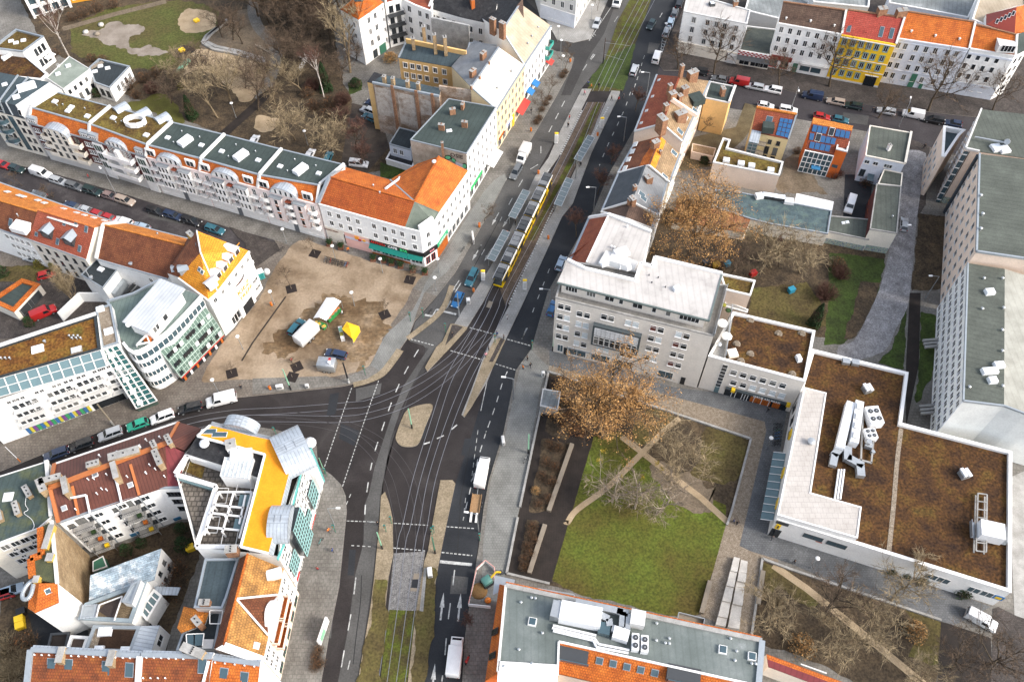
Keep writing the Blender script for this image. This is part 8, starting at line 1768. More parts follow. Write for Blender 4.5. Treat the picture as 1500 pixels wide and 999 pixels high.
def car_proto(kind):
 L,Wd,H,g={'car':(4.2,1.76,1.46,.15),'suv':(4.6,1.86,1.72,.6),'estate':(4.6,1.8,1.5,.5),'van':(5.2,1.95,2.1,0)}[kind]
 r=thing('parked_'+('van' if kind=='van' else 'car'),'','van' if kind=='van' else 'car');f,b=L/2,-L/2
 if kind=='van':
  prof([(b,.32),(f,.32),(f,.8),(f-.25,1.02),(f-1.15,1.2),(f-1.7,H),(b+.1,H),(b,1.2)],Wd,.86).build('body',WHITE,r,.07,2)
  MB().slab3([(f-1.1,-.78,1.26),(f-1.1,.78,1.26),(f-1.62,.72,H-.14),(f-1.62,-.72,H-.14)],.08).build('windscreen',GLASS,r)
  for s in(-1,1):MB().poly([(f-1.75,s*.925,1.95),(f-2.6,s*.925,1.95),(f-2.6,s*.975,1.25),(f-1.3,s*.975,1.25)][::s]).build('side_window',GLASS,r)
  MB().box((b-.005,0,1.6),(.03,1.4,.55)).build('rear_window',GLASS,r);wheels(r,(f-.95,b+1.0),Wd/2,.34);lamps(r,f-.08,b+.03,.74,.78,1.0);return r
 hb=.95 if kind=='suv' else .86;c=f-1.25
 prof([(b,.28),(f,.28),(f,.58),(f-.2,hb-.12),(c+.15,hb+.05),(b+.25,hb+.06),(b,hb-.1)],Wd).build('body',WHITE,r,.09,2)
 x0,x1,x2,x3=b+.12,b+.75-g,c-.75,c+.1
 k=MB();P=[(x0,-.8,hb),(x3,-.8,hb),(x2,-.6,H-.04),(x1,-.6,H-.04)];k.add(P+[(x,-y,z)for x,y,z in P],[(0,1,2,3),(7,6,5,4),(1,5,6,2),(4,0,3,7)]);k.build('window_band',GLASS,r)
 k=MB().slab3([(x1-.06,-.64,H),(x2+.1,-.64,H),(x2+.1,.64,H),(x1-.06,.64,H)],.06)
 for s in(-1,1):
  for a,b2 in(((x0,hb),(x1,H)),((x3,hb),(x2,H)),(((x0+x3)/2+.1,hb),((x1+x2)/2+.1,H))):k.bar((a[0],s*.81,a[1]),(b2[0],s*.61,b2[1]-.03),.06,.09)
 k.build('roof',WHITE,r);wheels(r,(f-.8,-f+.75),Wd/2,.33 if kind!='suv' else .37);lamps(r,f-.06,-f+.03,.66,.62,.78);return r
CARP={k:car_proto(k)for k in('car','suv','estate','van')}
PAINTS={'white':(.72,.72,.72),'silver':(.42,.44,.46),'grey':(.16,.17,.18),'black':(.018,.018,.02),'dark blue':(.025,.045,.10),'dark green':(.02,.045,.045),'red':(.50,.02,.02),'blue':(.02,.17,.42),'teal':(.03,.15,.20),'green':(.03,.42,.28),'tan':(.42,.34,.28),'pale blue':(.35,.45,.55),'brown':(.28,.20,.19)}
def drive(kind,colr,at,to,where,group,z=0.02):
 a,b=W1(at,z),W1(to,z);nm={'car':'hatchback','suv':'off-road car','estate':'estate car','van':'van'}[kind]
 o=put(CARP[kind],USED,a,math.atan2(b.y-a.y,b.x-a.x),1,colr+' '+nm+' '+where,group)
 m=flat('car_paint_'+colr.replace(' ','_'),PAINTS[colr],rough=.28,spec=.5,coat=.6)
 for n in('body','roof'):
  for c in child(o,n):recolor(c,0,m)
 return o
gs='vehicles parked along the side street';d1=lambda x,y:'z%f,%f'%(x+47,y+15)
for k,c,x,y,w_ in(('car','red',6,244,'parked leftmost on the far kerb of the side street'),('car','dark green',26,250,'parked between red hatchback and white van'),('van','white',62,257,'parked by the terrace kerb of the side street'),('estate','silver',88,268,'parked behind the white van in the side street'),('estate','grey',111,275.5,'parked between silver estate and dark green off-road car'),('suv','dark green',138,283,'parked under the curved street lamp'),('car','brown',163.5,290,'parked right of the dark green off-road car'),('suv','tan',185,297,'parked at the tree bed of the side street'),('estate','black',230,312,'parked first in the row of dark cars by the pink houses'),('estate','dark blue',255,318.5,'parked between the black estate and black off-road car'),('suv','black',282,326.5,'parked last at the kerb before the junction'),('estate','teal',316,339,'parked at the end of the side street near the orange tower roof')):
 drive(k,c,'z%f,%f'%(x,y),d1(x,y),w_,gs)
for k,c,x,y,w_ in(('car','grey',58,284,'half hidden behind the leftmost orange roof'),('car','dark blue',106,300,'half hidden behind the red roofed old house'),('car','silver',124,305.5,'half hidden behind the light orange roof edge'),('car','red',140,311,'parked left of the two red ones behind the old house'),('car','red',157,316.5,'parked right of the two red ones behind the old house'),('estate','white',182,323,'parked behind the brown tiled roof of the side street'),('car','pale blue',208,331,'parked rightmost behind the brown tiled roof')):
 drive(k,c,'z%f,%f'%(x,y+4),'z%f,%f'%(x-47,y-11),w_,gs)
g2='vehicles parked along the left road'
for k,c,x,y,w_ in(('estate','dark blue',84,667,'parked leftmost below the shop windows'),('suv','black',121,654,'parked second from the left below the shop windows'),('suv','silver',163,638,'parked between black off-road car and green hatchback'),('car','green',203,624,'parked at the kerb of the left road'),('suv','white',239,613,'with dark roof parked beside the stair glazing'),('suv','black',280,600,'parked behind the long white van'),('van','white',326,588.5,'parked nearest the crossing on the left road')):
 o=drive(k,c,'z%f,%f'%(x,y),'z%f,%f'%(x-45,y+(16 if x<250 else 11)),w_,g2)
 if x==326:o.scale=(1.15,1.05,1.15)
for k,c,a,b,w_,g,z in(('estate','teal','f240,895','f300,820','parked on the plaza beside the white trailer box',None,ZP+.02),('estate','dark blue','j455,152','j400,140','parked on the plaza behind the silver trailer',None,ZP+.02),('suv','teal','f1188,628','f1140,730','waiting first behind the blue hatchback on the avenue','cars on the avenue',.02),('car','blue','f1113,745','f1075,830','waiting at the stop line on the avenue','cars on the avenue',.02),('suv','grey','c58,945','c20,1010','parked beside the brown planting bed on the avenue','cars on the avenue',.02),('car','silver','c495,138','c475,190','parked at the top left kerb of the avenue','cars on the avenue',.02),('car','dark green','c790,145','c760,200','driving at the top of the right carriageway','cars on the avenue',.02),('estate','silver','c698,390','c720,330','driving beside the green tram median','cars on the avenue',.02),('van','white','c820,322','c845,250','turning at the right corner of the avenue','cars on the avenue',.02),('car','silver','c873,185','c900,110','parked nearest the zebra hatching on the right','cars on the avenue',.02),('car','pale blue','c895,132','c915,70','parked second from the hatching on the right','cars on the avenue',.02),('car','grey','c917,82','c935,20','parked third from the hatching on the right','cars on the avenue',.02),('estate','black','c942,30','c965,-40','parked at the top right kerb of the avenue','cars on the avenue',.02),('car','pale blue','g302,548','g330,480','parked in front of the orange mansard house',None,.02),('car','blue','g256,792','g285,720','parked at the office block corner',None,.02),('car','silver','h825,338','h830,260','on the cobbled drive beside the workshop',None,ZP+.04),('van','white','h532,235','h515,290','in the dark yard between garages and solar house',None,ZP+.02),('van','white','q1238,668','q1325,715','on the grey paving below the supermarket corner',None,ZP+.03)):
 drive(k,c,a,b,w_,g,z)
g3='vehicles parked along the north-east street'
for k,c,x,y,w_ in(('suv','black',1024,108,'parked left in front of the white corner house'),('car','grey',1053,119,'parked under the bare tree by the corner house'),('van','red',1082,123.5,'parked in front of the check shop'),('estate','silver',1105,130,'parked right of the red van'),('suv','white',1131,135,'parked in front of the red pub front'),('van','dark blue',1189,144,'parked left of the yellow house'),('estate','tan',1223,152,'parked in front of the yellow house'),('estate','dark green',1249,158,'parked between tan estate and silver estate'),('estate','silver',1297,166,'parked in front of the green door'),('van','white',1336,171,'parked by the big bare street tree'),('suv','black',1366,179,'parked right of the white van'),('car','dark blue',1395,184,'parked rightmost near the peach slab')):
 drive(k,c,'z%f,%f'%(x,y),'z%f,%f'%(x-45,y-9),w_,g3)
for k,c,x,y,w_ in(('car','white',1121,158,'half hidden behind the tan solar house'),('estate','white',1154,163.5,'behind the right corner of the tan solar house'),('car','red',1203,174,'half hidden behind the orange solar house'),('car','teal',1230,178.5,'behind the right corner of the orange solar house')):
 drive(k,c,'z%f,%f'%(x,y),'z%f,%f'%(x+45,y+8),w_,g3)
g4='vehicles parked in the yards'
for k,c,a,b,w_ in(('suv','silver','b632,612','b600,600','in the yard beside the brick firewall'),('car','dark blue','b655,572','b620,560','above the silver one in the firewall yard'),('car','teal','b635,648','b605,635','below the silver one in the firewall yard'),('suv','white','b578,898','b640,905','in the yard behind the orange cafe roof'),('car','teal','b412,865','b430,820','in the yard behind the terrace left of the white one'),('car','white','b312,850','b340,800','behind the right grey terrace roof'),('car','white','a1380,775','a1400,735','behind the middle grey terrace roof'),('car','red','e262,610','e300,600','in the left yard between yellow green bushes'),('car','silver','e185,523','e150,515','in the fenced yard behind the leftmost old house'),('van','red','e245,818','e320,785','in the cobbled yard behind the moss roof'),('car','red','m20,532','m-10,540','at the left edge beside the white courtyard house'),('car','pale blue','m72,508','m95,500','below the white courtyard house')):
 drive(k,c,a,b,w_,g4,ZP+.02)
def lorry(name,label,cat,at,to,L,Wd,H,z=.02,cab=True,boxm=None,z0=.75):
 a,b=W1(at,z),W1(to,z);r=thing(name,label,cat);x1=L/2-(1.9 if cab else 0)
 MB().box(((x1-L/2)/2,0,(z0+H)/2),(x1+L/2,Wd,H-z0)).build('cargo_box',boxm or WHITE,r,.05)
 MB().box((-.2,0,.55),(L-.6,Wd*.5,.25)).build('chassis',DARK,r)
 if cab:
  k=MB();prof([(x1+.1,.4),(L/2,.4),(L/2,1.1),(L/2-.35,1.35),(L/2-.9,2.2),(x1+.1,2.3)],Wd*.92,.9).build('cab',WHITE,r,.07,2)
  MB().slab3([(L/2-.3,-.8,1.42),(L/2-.3,.8,1.42),(L/2-.82,.75,2.12),(L/2-.82,-.75,2.12)],.06).build('windscreen',GLASS,r);lamps(r,L/2-.03,-L/2+.02,.8,.75,.8)
 wheels(r,(L/2-1.0,-L/2+1.1)if cab else(-.5,.5),Wd/2,.4);r.location=a;r.rotation_euler=(0,0,math.atan2(b.y-a.y,b.x-a.x));return r
lorry('box_truck','white box truck driving up the right carriageway at the bottom','truck','n1100,870','n1112,770',6.6,2.3,2.9)
lorry('box_truck','small pale box truck parked on the avenue below the red awning','truck','c100,855','c60,930',5.4,2.2,2.8,boxm=OFFW)
lorry('lorry','cream lorry waiting at the top of the avenue','truck','c612,5','c590,75',8,2.5,3.2)
lorry('box_trailer','white market trailer box standing beside the teal estate on the plaza','trailer','f300,945','f365,880',5.4,2.5,3.0,ZP,False,OFFW)
t=lorry('food_trailer','silver food trailer with roof vent on the plaza edge','trailer','j410,222','j340,215',3.6,2.3,2.7,ZP,False,STEEL,.5);MB().tube((-.8,.3,2.7),(-.8,.3,3.2),.25,.35,8).build('roof_vent',WHITEM,t);MB().bar((1.8,0,.5),(3,0,.4),.12,.12).build('drawbar',DARK,t);MB().box((-.6,-.5,2.72),(.5,.9,.06)).build('roof_mark',RED,t)
t=lorry('delivery_van','long white delivery van driving up beside the park with a trailer','van','C832,375','C855,260',6.4,2.1,2.6,.02,True)
r=thing('flat_trailer','brown flat trailer with loading ramps hitched behind the white van','trailer');MB().box((0,0,.6),(3.6,1.8,.15)).box((0,.85,.8),(3.6,.06,.4)).box((0,-.85,.8),(3.6,.06,.4)).build('bed',mat('plywood',(.36,.22,.11)),r);k=MB().bar((1.8,0,.5),(3.1,0,.5),.1,.1);k.build('drawbar',STEEL,r)
for s in(-1,1):MB().bar((-1.8,s*.5,.6),(-3.6,s*.5,.3),.4,.08).build('ramp',OFFW,r)
wheels(r,(-.4,.4),1.1,.3);r.location=W1('C785,595',.02);a,b=W1('C780,640',0),W1('C800,510',0);r.rotation_euler=(0,0,math.atan2(b.y-a.y,b.x-a.x))
tA,tB=W1('T128,880',0),W1('T488,128',0);d=(tB-tA).normalized();LT=(W1('z805,254',3.3)-tA).length;tr=thing('tram','yellow tram with white roof edge standing at the stop','tram',tA,math.atan2(d.y,d.x));n=7;sl=LT/n
TYEL=flat('tram_yellow',(.86,.55,.0),rough=.3)
for i in range(n):
 x0,x1=i*sl+.22,(i+1)*sl-.22;k=MB();sec=[(-1.2,.3),(1.2,.3),(1.2,2.9),(1.0,3.2),(-1.0,3.2),(-1.2,2.9)];P0=[(x0,y,z)for y,z in sec];P1=[(x1,y,z)for y,z in sec]
 if i==0:P0=[(x0+(.9 if z>2 else .0)+(.35 if abs(y)>1.1 else 0),y*.9,z)for y,z in sec]
 if i==n-1:P1=[(x1-(.9 if z>2 else .0),y*.9,z)for y,z in sec]
 k.add(P0+P1,[[0,1,2,3,4,5][::1],[6+q for q in range(6)][::-1]],0);k.add(P0+P1,[(q,6+q,6+(q+1)%6,(q+1)%6)for q in(0,1,5)],0);k.add(P0+P1,[(q,6+q,6+(q+1)%6,(q+1)%6)for q in(2,3,4)],1)
 sec_o=k.build('body_section',[TYEL,WHITE],tr)
 for s in(-1,1):
  MB().box(((x0+x1)/2,s*1.2,1.95),(x1-x0-(1.6 if i in(0,n-1)else .5),.05,1.05)).build('window_band',GLASS,sec_o)
  if i%2==0:MB().box(((x0+x1)/2+.3,s*1.2,1.5),(1.3,.07,2.1)).build('door',flat('tram_door',(.03,.03,.03)),sec_o)
  MB().box(((x0+x1)/2,s*1.08,3.08),(x1-x0-.2,.12,.14)).build('roof_edge',WHITE,sec_o)
 if i==0:MB().slab3([(x0+.0,-.95,1.3),(x0,.95,1.3),(x0+.78,.85,2.75),(x0+.78,-.85,2.75)],.1).build('windscreen',GLASS,sec_o);MB().box((x0+2,0,3.24),(2.4,1.9,.12)).build('white_front_roof',WHITE,sec_o)
 MB().box(((x0+x1)/2,0,3.25),(x1-x0,1.98,.1)).build('roof_deck',DARK,sec_o)
 rnd=random.Random(i);
 for q in range(3):MB().box((lerp(x0,x1,(q+.6)/3.3),0,3.5),(sl*.25,1.75-.2*(q%2),.4)).build('roof_equipment',[flat('roof_grey',(.22,.23,.24)),DARK,flat('mid_grey',(.10,.105,.11)),DARK][rnd.randrange(4)],sec_o)
 if i<n-1:MB().box(((i+1)*sl,0,1.75),(.5,2.2,2.7)).build('bellows',BLACK,tr)
 # ================================================================ street furniture, market and people
zp=ZP
def many(proto,items,z=ZP,head=None,group=None,fix=None):
 for it in items:
  s,lab=it[0],it[1];p=px(s);a=G(*p[0],z);rz=0
  if len(p)>1:b=G(*p[1],z);rz=math.atan2(b.y-a.y,b.x-a.x)
  o=put(proto,USED,a,rz,1,lab,group)
  if fix and len(it)>2:fix(o,it[2])
r=thing('street_lamp','','street lamp');MB().tube((0,0,0),(0,0,4.6),.07,.05,7).tube((0,0,0),(0,0,.9),.1,.1,7).build('pole',STEEL,r);MB().tube((0,0,4.55),(0,0,4.7),.2,.42,12).sphere((0,0,4.72),.42,12,0,.45).build('lamp_head',WHITE,r)
many(r,[('f705,590','white disc lamp in front of the cafe fascia'),('f450,520','white disc lamp behind the bicycle rack'),('f553,770','white disc lamp right of the white market tent'),('f120,765','white disc lamp above the orange bin by the gutter'),('f185,430','white disc lamp at the end of the side street'),('f995,690','white disc lamp on the pavement near the cafe corner'),('f1010,590','white disc lamp at the cafe corner entrance'),('i1318,118','white disc lamp beside the information pillar'),('i1185,350','white disc lamp beside the left green mast'),('c300,300','white disc lamp at the upper side street corner'),('c285,225','white disc lamp by the top corner house'),('c465,110','white disc lamp behind the top left silver car'),('q320,380','white disc lamp on the paving below the supermarket'),('k1410,660','white disc lamp on the blue setts by the bicycle stands'),('b300,790','white disc lamp in the park behind the terrace'),('a1280,640','white disc lamp beside the ivy clump'),('c860,210','white disc lamp at the right zebra hatching'),('c310,385','white disc lamp at the side street planting bed'),('b515,350','white disc lamp left of the tower house')],group='disc lamps')
r=thing('street_lamp','','street lamp');MB().tube((0,0,0),(0,0,7.5),.1,.06,7).tube((0,0,7.5),(-1.7,0,7.8),.05,.05,6).build('pole',STEEL,r);MB().box((-1.9,0,7.78),(.75,.34,.16)).build('lamp_head',WHITE,r)
many(r,[('M543,265 M600,262','arm lamp at the top of the red tiled house'),('M400,545 M460,545','arm lamp beside the pink gable'),('M212,980 M270,975','arm lamp beside the blue slate house'),('A1062,722 A1120,730','arm lamp above the right carriageway at the crossing'),('g238,800 g290,800','arm lamp at the office block corner'),('k42,385 k90,390','arm lamp beside the pale kiosk'),('n1225,180 n1290,190','arm lamp over the right carriageway by the works fence'),('e635,175 e660,200','arm lamp bending over the side street'),('n445,150 n400,150','arm lamp at the white corner building pavement'),('h745,462 h700,465','arm lamp at the graffiti wall corner'),('h945,730 h1000,730','bent arm lamp beside the slab building'),('d215,600 d215,500','arm lamp beside the tan solar house'),('d800,690 d790,760','arm lamp left of the white van on north-east street')],group='arm lamps')
def mast(s,lab,m,h=7.5,r0=.16,foot=None,arm=None):
 r=thing('mast',lab,'mast',(0,0,0));k=MB().tube((0,0,0),(0,0,h),r0,r0*.7,9);k.build('pole',m,r);MB().tube((0,0,0),(0,0,h*.24),r0*1.12,r0*1.1,9).build('base',foot or BLACK,r)
 if arm:MB().tube((0,0,h*.9),arm,.05,.05,6).build('arm',m,r)
 r.location=W1(s,ZP);USED.add(r.name)
for s,lab in(('A318,935','pale green mast on the middle traffic island'),('j207,335','pale green mast at the left plaza edge'),('n703,275','pale green mast on the lower left island'),('k125,680','pale green mast on the pavement beside the park'),('k258,125','pale green mast at the office block wall')):mast(s,lab,GREENL)
mast('n990,300','dark green mast with signals on the lower right island',GREENM);mast('j522,300','black mast with pasted posters at the plaza corner',BLACK,7.5,.2,PAINT);mast('f1120,828','grey mast at the stop line of the avenue',STEEL,8,.14,STEEL);mast('D872,400','brown tram wire mast in the green median',flat('rust_mast',(.10,.07,.06)),8,.14,None,(3.4,-1,7.2));mast('M100,780','grey tram wire mast at the right platform shelter',STEEL,8,.14,STEEL);mast('B510,575','pale green mast with wire arm at the white corner building',GREENL,6.5,.1,GREENM);mast('i615,528','brown concrete mast in front of the long white building',flat('concrete_mast',(.30,.25,.18)),8,.2,CONC);mast('i110,725','slim white mast with orange bin at the left edge',WHITEM,6,.08,ORANGE)
r=thing('traffic_light','','traffic light');MB().tube((0,0,0),(0,0,3.2),.07,.07,7).build('pole',GREENM,r);o=MB().box((0,-.12,2.9),(.34,.3,1.0)).build('signal_head',flat('signal_green',(.03,.2,.17)),r)
for z,c in((3.2,RED),(2.9,flat('amber',(.5,.25,.02))),(2.6,flat('signal_lens',(.02,.3,.2)))):MB().tube((0,-.27,z),(0,-.31,z),.1,.1,8).build('lens',c,o)
many(r,[('A565,235','traffic light on the upper left island'),('A400,125','traffic light at the plaza kerb near the stop line'),('A308,155','traffic light on the plaza pavement'),('A925,310','traffic light at the right platform tip'),('n725,185','traffic light on the lower left island'),('n975,200','left traffic light beside the dark green mast'),('n985,190','right traffic light beside the dark green mast'),('n450,185','traffic light on the white corner building pavement'),('n1232,230','traffic light below the bent arm lamp'),('j612,255','traffic light at the plaza corner paving'),('j402,805','traffic light at the rounded pavement corner'),('B245,365','traffic light behind the corner barrel vault'),('A1195,360','traffic light at the right crossing kerb'),('n755,140','traffic light with blue shield by the tracks')],group='traffic lights')
r=thing('litter_bin','','litter bin');MB().tube((0,0,.25),(0,0,1.15),.24,.3,9).build('bucket',ORANGE,r);MB().tube((0,0,1.15),(0,0,1.3),.3,.16,9).build('lid',flat('dark_orange',(.55,.13,.01)),r);MB().tube((.28,0,0),(.28,0,1.3),.04,.04,6).build('post',STEEL,r)
many(r,[('f105,770','orange litter bin by the plaza gutter'),('f1230,340','orange litter bin under the young avenue tree'),('f1380,385','orange litter bin on the left platform by the shelter'),('f1198,695','orange litter bin beside the white advertising column'),('c140,715','orange litter bin near the brown drive on the avenue'),('c180,945','orange litter bin at the upper end of the left platform'),('c352,340','orange litter bin at the upper side street corner'),('c500,740','orange litter bin on the right platform'),('g233,410','orange litter bin on the right platform beside the tram'),('i1465,335','orange litter bin at the plaza edge by the white van'),('j98,335','orange litter bin near the left green mast'),('T10,470','orange litter bin at the avenue kerb')],group='orange litter bins')
GLS=flat('shelter_glass',(.13,.165,.18),rough=.25)
r=thing('tram_shelter','','shelter');MB().slab3([(-4.5,-.85,2.5),(4.5,-.85,2.5),(4.5,.85,2.7),(-4.5,.85,2.7)],.08).build('roof',GLS,r);k=MB()
for i in range(7):k.bar((-4.5+i*1.5,-.87,2.54),(-4.5+i*1.5,.87,2.74),.1,.08)
k.bar((-4.5,-.87,2.5),(4.5,-.87,2.5),.12,.14).bar((-4.5,.87,2.72),(4.5,.87,2.72),.12,.14);k.build('roof_frame',STEEL,r);k=MB()
for i in range(4):k.tube((-4.2+i*2.8,.7,0),(-4.2+i*2.8,.7,2.6),.06,.06,6)
k.build('posts',STEEL,r);MB().box((0,.72,1.3),(8.2,.04,1.9)).build('rear_pane',GLS,r);MB().box((1,.4,.5),(4,.4,.08)).build('bench',WOODB,r)
many(r,[('T275,365 T310,300','upper glass shelter on the left platform beside the tram'),('T140,640 T175,575','lower glass shelter on the left platform beside the tram'),('T568,285 T600,215','glass shelter on the right platform opposite the tram'),('M150,640 M185,580','upper glass shelter on the right platform near the tram wire mast')],.2,group='glass tram shelters')
r=thing('advertising_column','','advertising column');MB().box((0,0,1.5),(.9,.5,3.0)).build('pillar',WHITE,r,.12,2);MB().box((0,0,3.15),(.95,.55,.35)).build('top',YELLOW,r,.08);MB().box((0,-.26,1.6),(.7,.03,2.0)).build('timetable',OFFW,r)
many(r,[('f1250,630','white column with yellow top at the lower left platform end'),('T312,880','white column with yellow top at the lower right platform end'),('D577,900','white column with yellow top at the upper left platform'),('D862,805','white column with yellow top at the upper right platform')],.2,group='yellow topped stop columns')
r=thing('planter','','planter');MB().box((0,0,.3),(1.2,1.2,.6)).build('tub',flat('terracotta',(.25,.10,.06)),r);k=MB();rnd=random.Random(8)
for i in range(420):leaf(k,Vector((rnd.gauss(0,.32),rnd.gauss(0,.32),.6+1.2*rnd.random()**.8)),.12,rnd)
k.build('foliage',LEAFG,r)
many(r,[('f655,522','leftmost dark planter under the cafe fascia'),('f712,530','second planter from the left under the cafe fascia'),('f803,560','tallest green planter under the cafe fascia'),('f870,582','fourth planter under the cafe fascia'),('f935,595','planter at the cafe corner'),('f480,458','planter in front of the cream shop front'),('f418,440','brown planter left of the cream shop front'),('f755,545','small planter between second and tallest ones')],group='cafe planters')
r=thing('tree_grate','','tree pit');MB().box((0,0,.02),(2.2,2.2,.05)).build('soil_plate',mat('pit_soil',(.03,.022,.02)),r);MB().box((0,0,.5),(.06,.06,1.1)).build('stake',WOODB,r)
many(r,[('f338,488 f380,500','dark pit of the sapling with the blue board'),('f210,678 f250,668','dark pit near the plaza gutter lamp'),('f852,630 f900,640','dark pit in front of the cafe corner'),('f716,818 f760,800','dark pit right of the yellow tent'),('j240,212 j290,190','dark pit above the left green mast'),('i1257,248 i1300,235','dark pit by the rounded office corner'),('j215,268 j245,275','small dark plate in the pavement by the green mast')],zp+.01,group='sapling pits')
def bike(mats_=None):
 r=thing('bicycle','','bicycle')
 for x in(-.52,.52):
  k=MB();n=12
  for i in range(n):a,b=2*PI*i/n,2*PI*(i+1)/n;k.bar((x+.34*math.cos(a),0,.34+.34*math.sin(a)),(x+.34*math.cos(b),0,.34+.34*math.sin(b)),.05,.05)
  k.build('wheel',RUBBER,r)
 k=MB();P={'r':(-.52,0,.34),'f':(.52,0,.34),'s':(-.18,0,.85),'h':(.36,0,.95),'b':(-.05,0,.32)}
 for a,b in('rs','rb','sb','sh','bh','fh'):k.tube(P[a],P[b],.028,.028,5)
 k.build('frame',RED,r);MB().box((-.2,0,.93),(.28,.14,.07)).build('saddle',BLACK,r);MB().tube((.33,-.3,1.02),(.33,.3,1.02),.03,.03,5).build('handlebar',BLACK,r);return r
bk=bike();rnd=random.Random(3);n=0
for i in range(13):
 a=lerp(W1('f395,525',zp),W1('f515,555',zp),i/12);o=put(bk,USED,a,1.2+rnd.gauss(0,.15),1,'bicycle in the crowded stand on the plaza','bicycles on the plaza stand');recolor(child(o,'frame')[0],0,[RED,BLACK,STEEL,BLUE,DARK][rnd.randrange(5)])
for i in range(8):
 a=lerp(W1('l145,530',zp),W1('l135,640',zp),i/7);o=put(bk,USED,a,rnd.gauss(0,.15),1,'bicycle in the row on the setts beside the supermarket','bicycles beside the supermarket');recolor(child(o,'frame')[0],0,[GREENM,BLACK,DARK,BLUE][rnd.randrange(4)])
for s,lab,m in(('f1140,470','bicycle leaning at the avenue kerb by the cafe',BLACK),('A450,90','dark bicycle parked at the kerb near the stop line',BLACK),('k110,720','silver scooter bike beside the park wall',STEEL),('f160,470','dark bicycle lying at the end of the side street',BLACK),('n370,240','teal bicycle at the white corner building wall',TEAL)):o=put(bk,USED,W1(s,zp),1.0,1,lab);o['group']='';del o['group'];recolor(child(o,'frame')[0],0,m)
a,b,c,d=W('f330,835 f400,725 f480,745 f400,850',2.6);r=thing('market_stall','white tent over green fruit counters on the plaza market','market stall',cen([a,b,c,d]));up=Vector((0,0,1));m=(a+b+c+d)/4+up*.9;e1,e2=lerp(a,d,.5)+up*.7,lerp(b,c,.5)+up*.7
k=MB();k.slab3([a,b,e2,e1],.05).slab3([d,c,e2,e1],.05);k.build('canopy',WHITE,r)
for p in(a,b,c,d):MB().tube((p.x,p.y,zp),p,.05,.05,6).build('post',STEEL,r)
for s,ln in(('f405,850 f470,785',4.5),('f345,865 f395,885',3)):p,q=W(s,.6);MB().bar(p,q,1.1,.9).build('counter',flat('stall_green',(.03,.30,.07)),r)
for s in('f415,835','f430,815','f447,800','f460,785','f360,870','f385,882','f345,862'):
 t=thing('fruit_crate','open crate of orange fruit on the green stall counter','crate',W1(s,1.1),.6,'fruit crates on the stall');k=MB().box((0,0,.06),(.9,.7,.12));k.build('box',WOODB,t);k=MB();rn=random.Random(s)
 for i in range(20):k.sphere((rn.uniform(-.38,.38),rn.uniform(-.28,.28),.16),.09,5)
 k.build('fruit',ORANGE if hash(s[1])%2 else YELLOW,t)
k=MB();a,b,c,d=W('f510,857 f578,882 f540,945 f486,895',2.5);m=(a+b+c+d)/4+up*.8;r=thing('market_tent','small yellow tent on the plaza market','tent',cen([a,b,c,d]))
for p,q in((a,b),(b,c),(c,d),(d,a)):k.slab3([p,q,m],.05);k.bar(p-up*.15,q-up*.15,.05,.35)
k.build('canopy',flat('tent_yellow',(.85,.50,.01),rough=.8),r);MB().slab3([b,c,c-up*1.8,b-up*1.8],.04).build('side_curtain',flat('tent_yellow',(.8,.5,0)),r)
for p in(a,b,c,d):MB().tube((p.x,p.y,zp),p,.05,.05,6).build('post',STEEL,r)
r=thing('goods_rack','white rack of goods left of the yellow tent','rack',W1('f485,930',zp),.3);MB().box((0,0,.6),(.8,3.2,1.2)).build('shelf',OFFW,r);MB().box((0,.7,1.25),(.7,.8,.15)).build('goods',GREENL,r);MB().box((0,-.5,1.25),(.7,.9,.12)).build('goods',LEAFY,r)
r=thing('portable_toilet','teal portable toilet with white roof beside the corner house','toilet',W1('e1420,615',zp),.5);MB().box((0,0,1.05),(1.25,1.25,2.1)).build('cabin',TEAL,r);MB().box((0,0,2.2),(1.35,1.35,.25),0,0,.85).build('roof',WHITE,r);MB().box((0,-.64,1.0),(.8,.04,1.8)).build('door',flat('teal_door',(.04,.35,.33)),r)
MB().sphere((W1('e1445,585',1.4)),.8,10).build('water_tank',OFFW);tag(bpy.data.objects['water_tank'],'round pale tank behind the teal toilet','tank')
r=thing('information_pillar','round pillar with posters at the rounded office corner','pillar',W1('i1330,200',zp));MB().tube((0,0,0),(0,0,3),.65,.65,14).build('drum',OFFW,r);MB().tube((0,0,3),(0,0,3.2),.72,.6,14).build('cap',TILER,r);MB().tube((0,0,.8),(0,0,2.2),.67,.67,14).build('poster',DARK,r)
for s,lab,sz,m in(('j150,330','white cabinet on the plaza pavement',(1.4,.6,1.3),WHITE),('j298,325','small grey cabinet right of the green mast',(.7,.5,1.2),OFFW),('k205,265','white box post at the park corner',(.6,.5,1.8),WHITE),('j1358,620','white cabinet at the kerb of the right pavement',(.6,1.6,1.3),OFFW),('n962,410','white signal cabinet beside the lower tracks',(.8,1.6,1.2),WHITE),('A730,20','white cabinet behind the blue hatchback',(.8,.8,1.5),WHITE),('f1195,415','poster stand at the avenue kerb near the cafe',(.4,2.6,1.8),OFFW)):
 r=thing('cabinet',lab,'cabinet',W1(s,zp),.15);MB().box((0,0,sz[2]/2),sz,0,0).build('housing',m,r,.04);MB().box((0,-sz[1]/2-.01,sz[2]*.55),(sz[0]*.7,.03,sz[2]*.6)).build('door',STEEL,r)
r=thing('advertising_board','long white board with green poster on the left avenue pavement','board',W1('n390,735',zp),1.35);MB().box((0,0,1.4),(4.2,.35,2.4)).build('frame',WHITE,r);MB().box((-.6,-.19,1.4),(1.8,.03,1.9)).build('poster',GREENL,r)
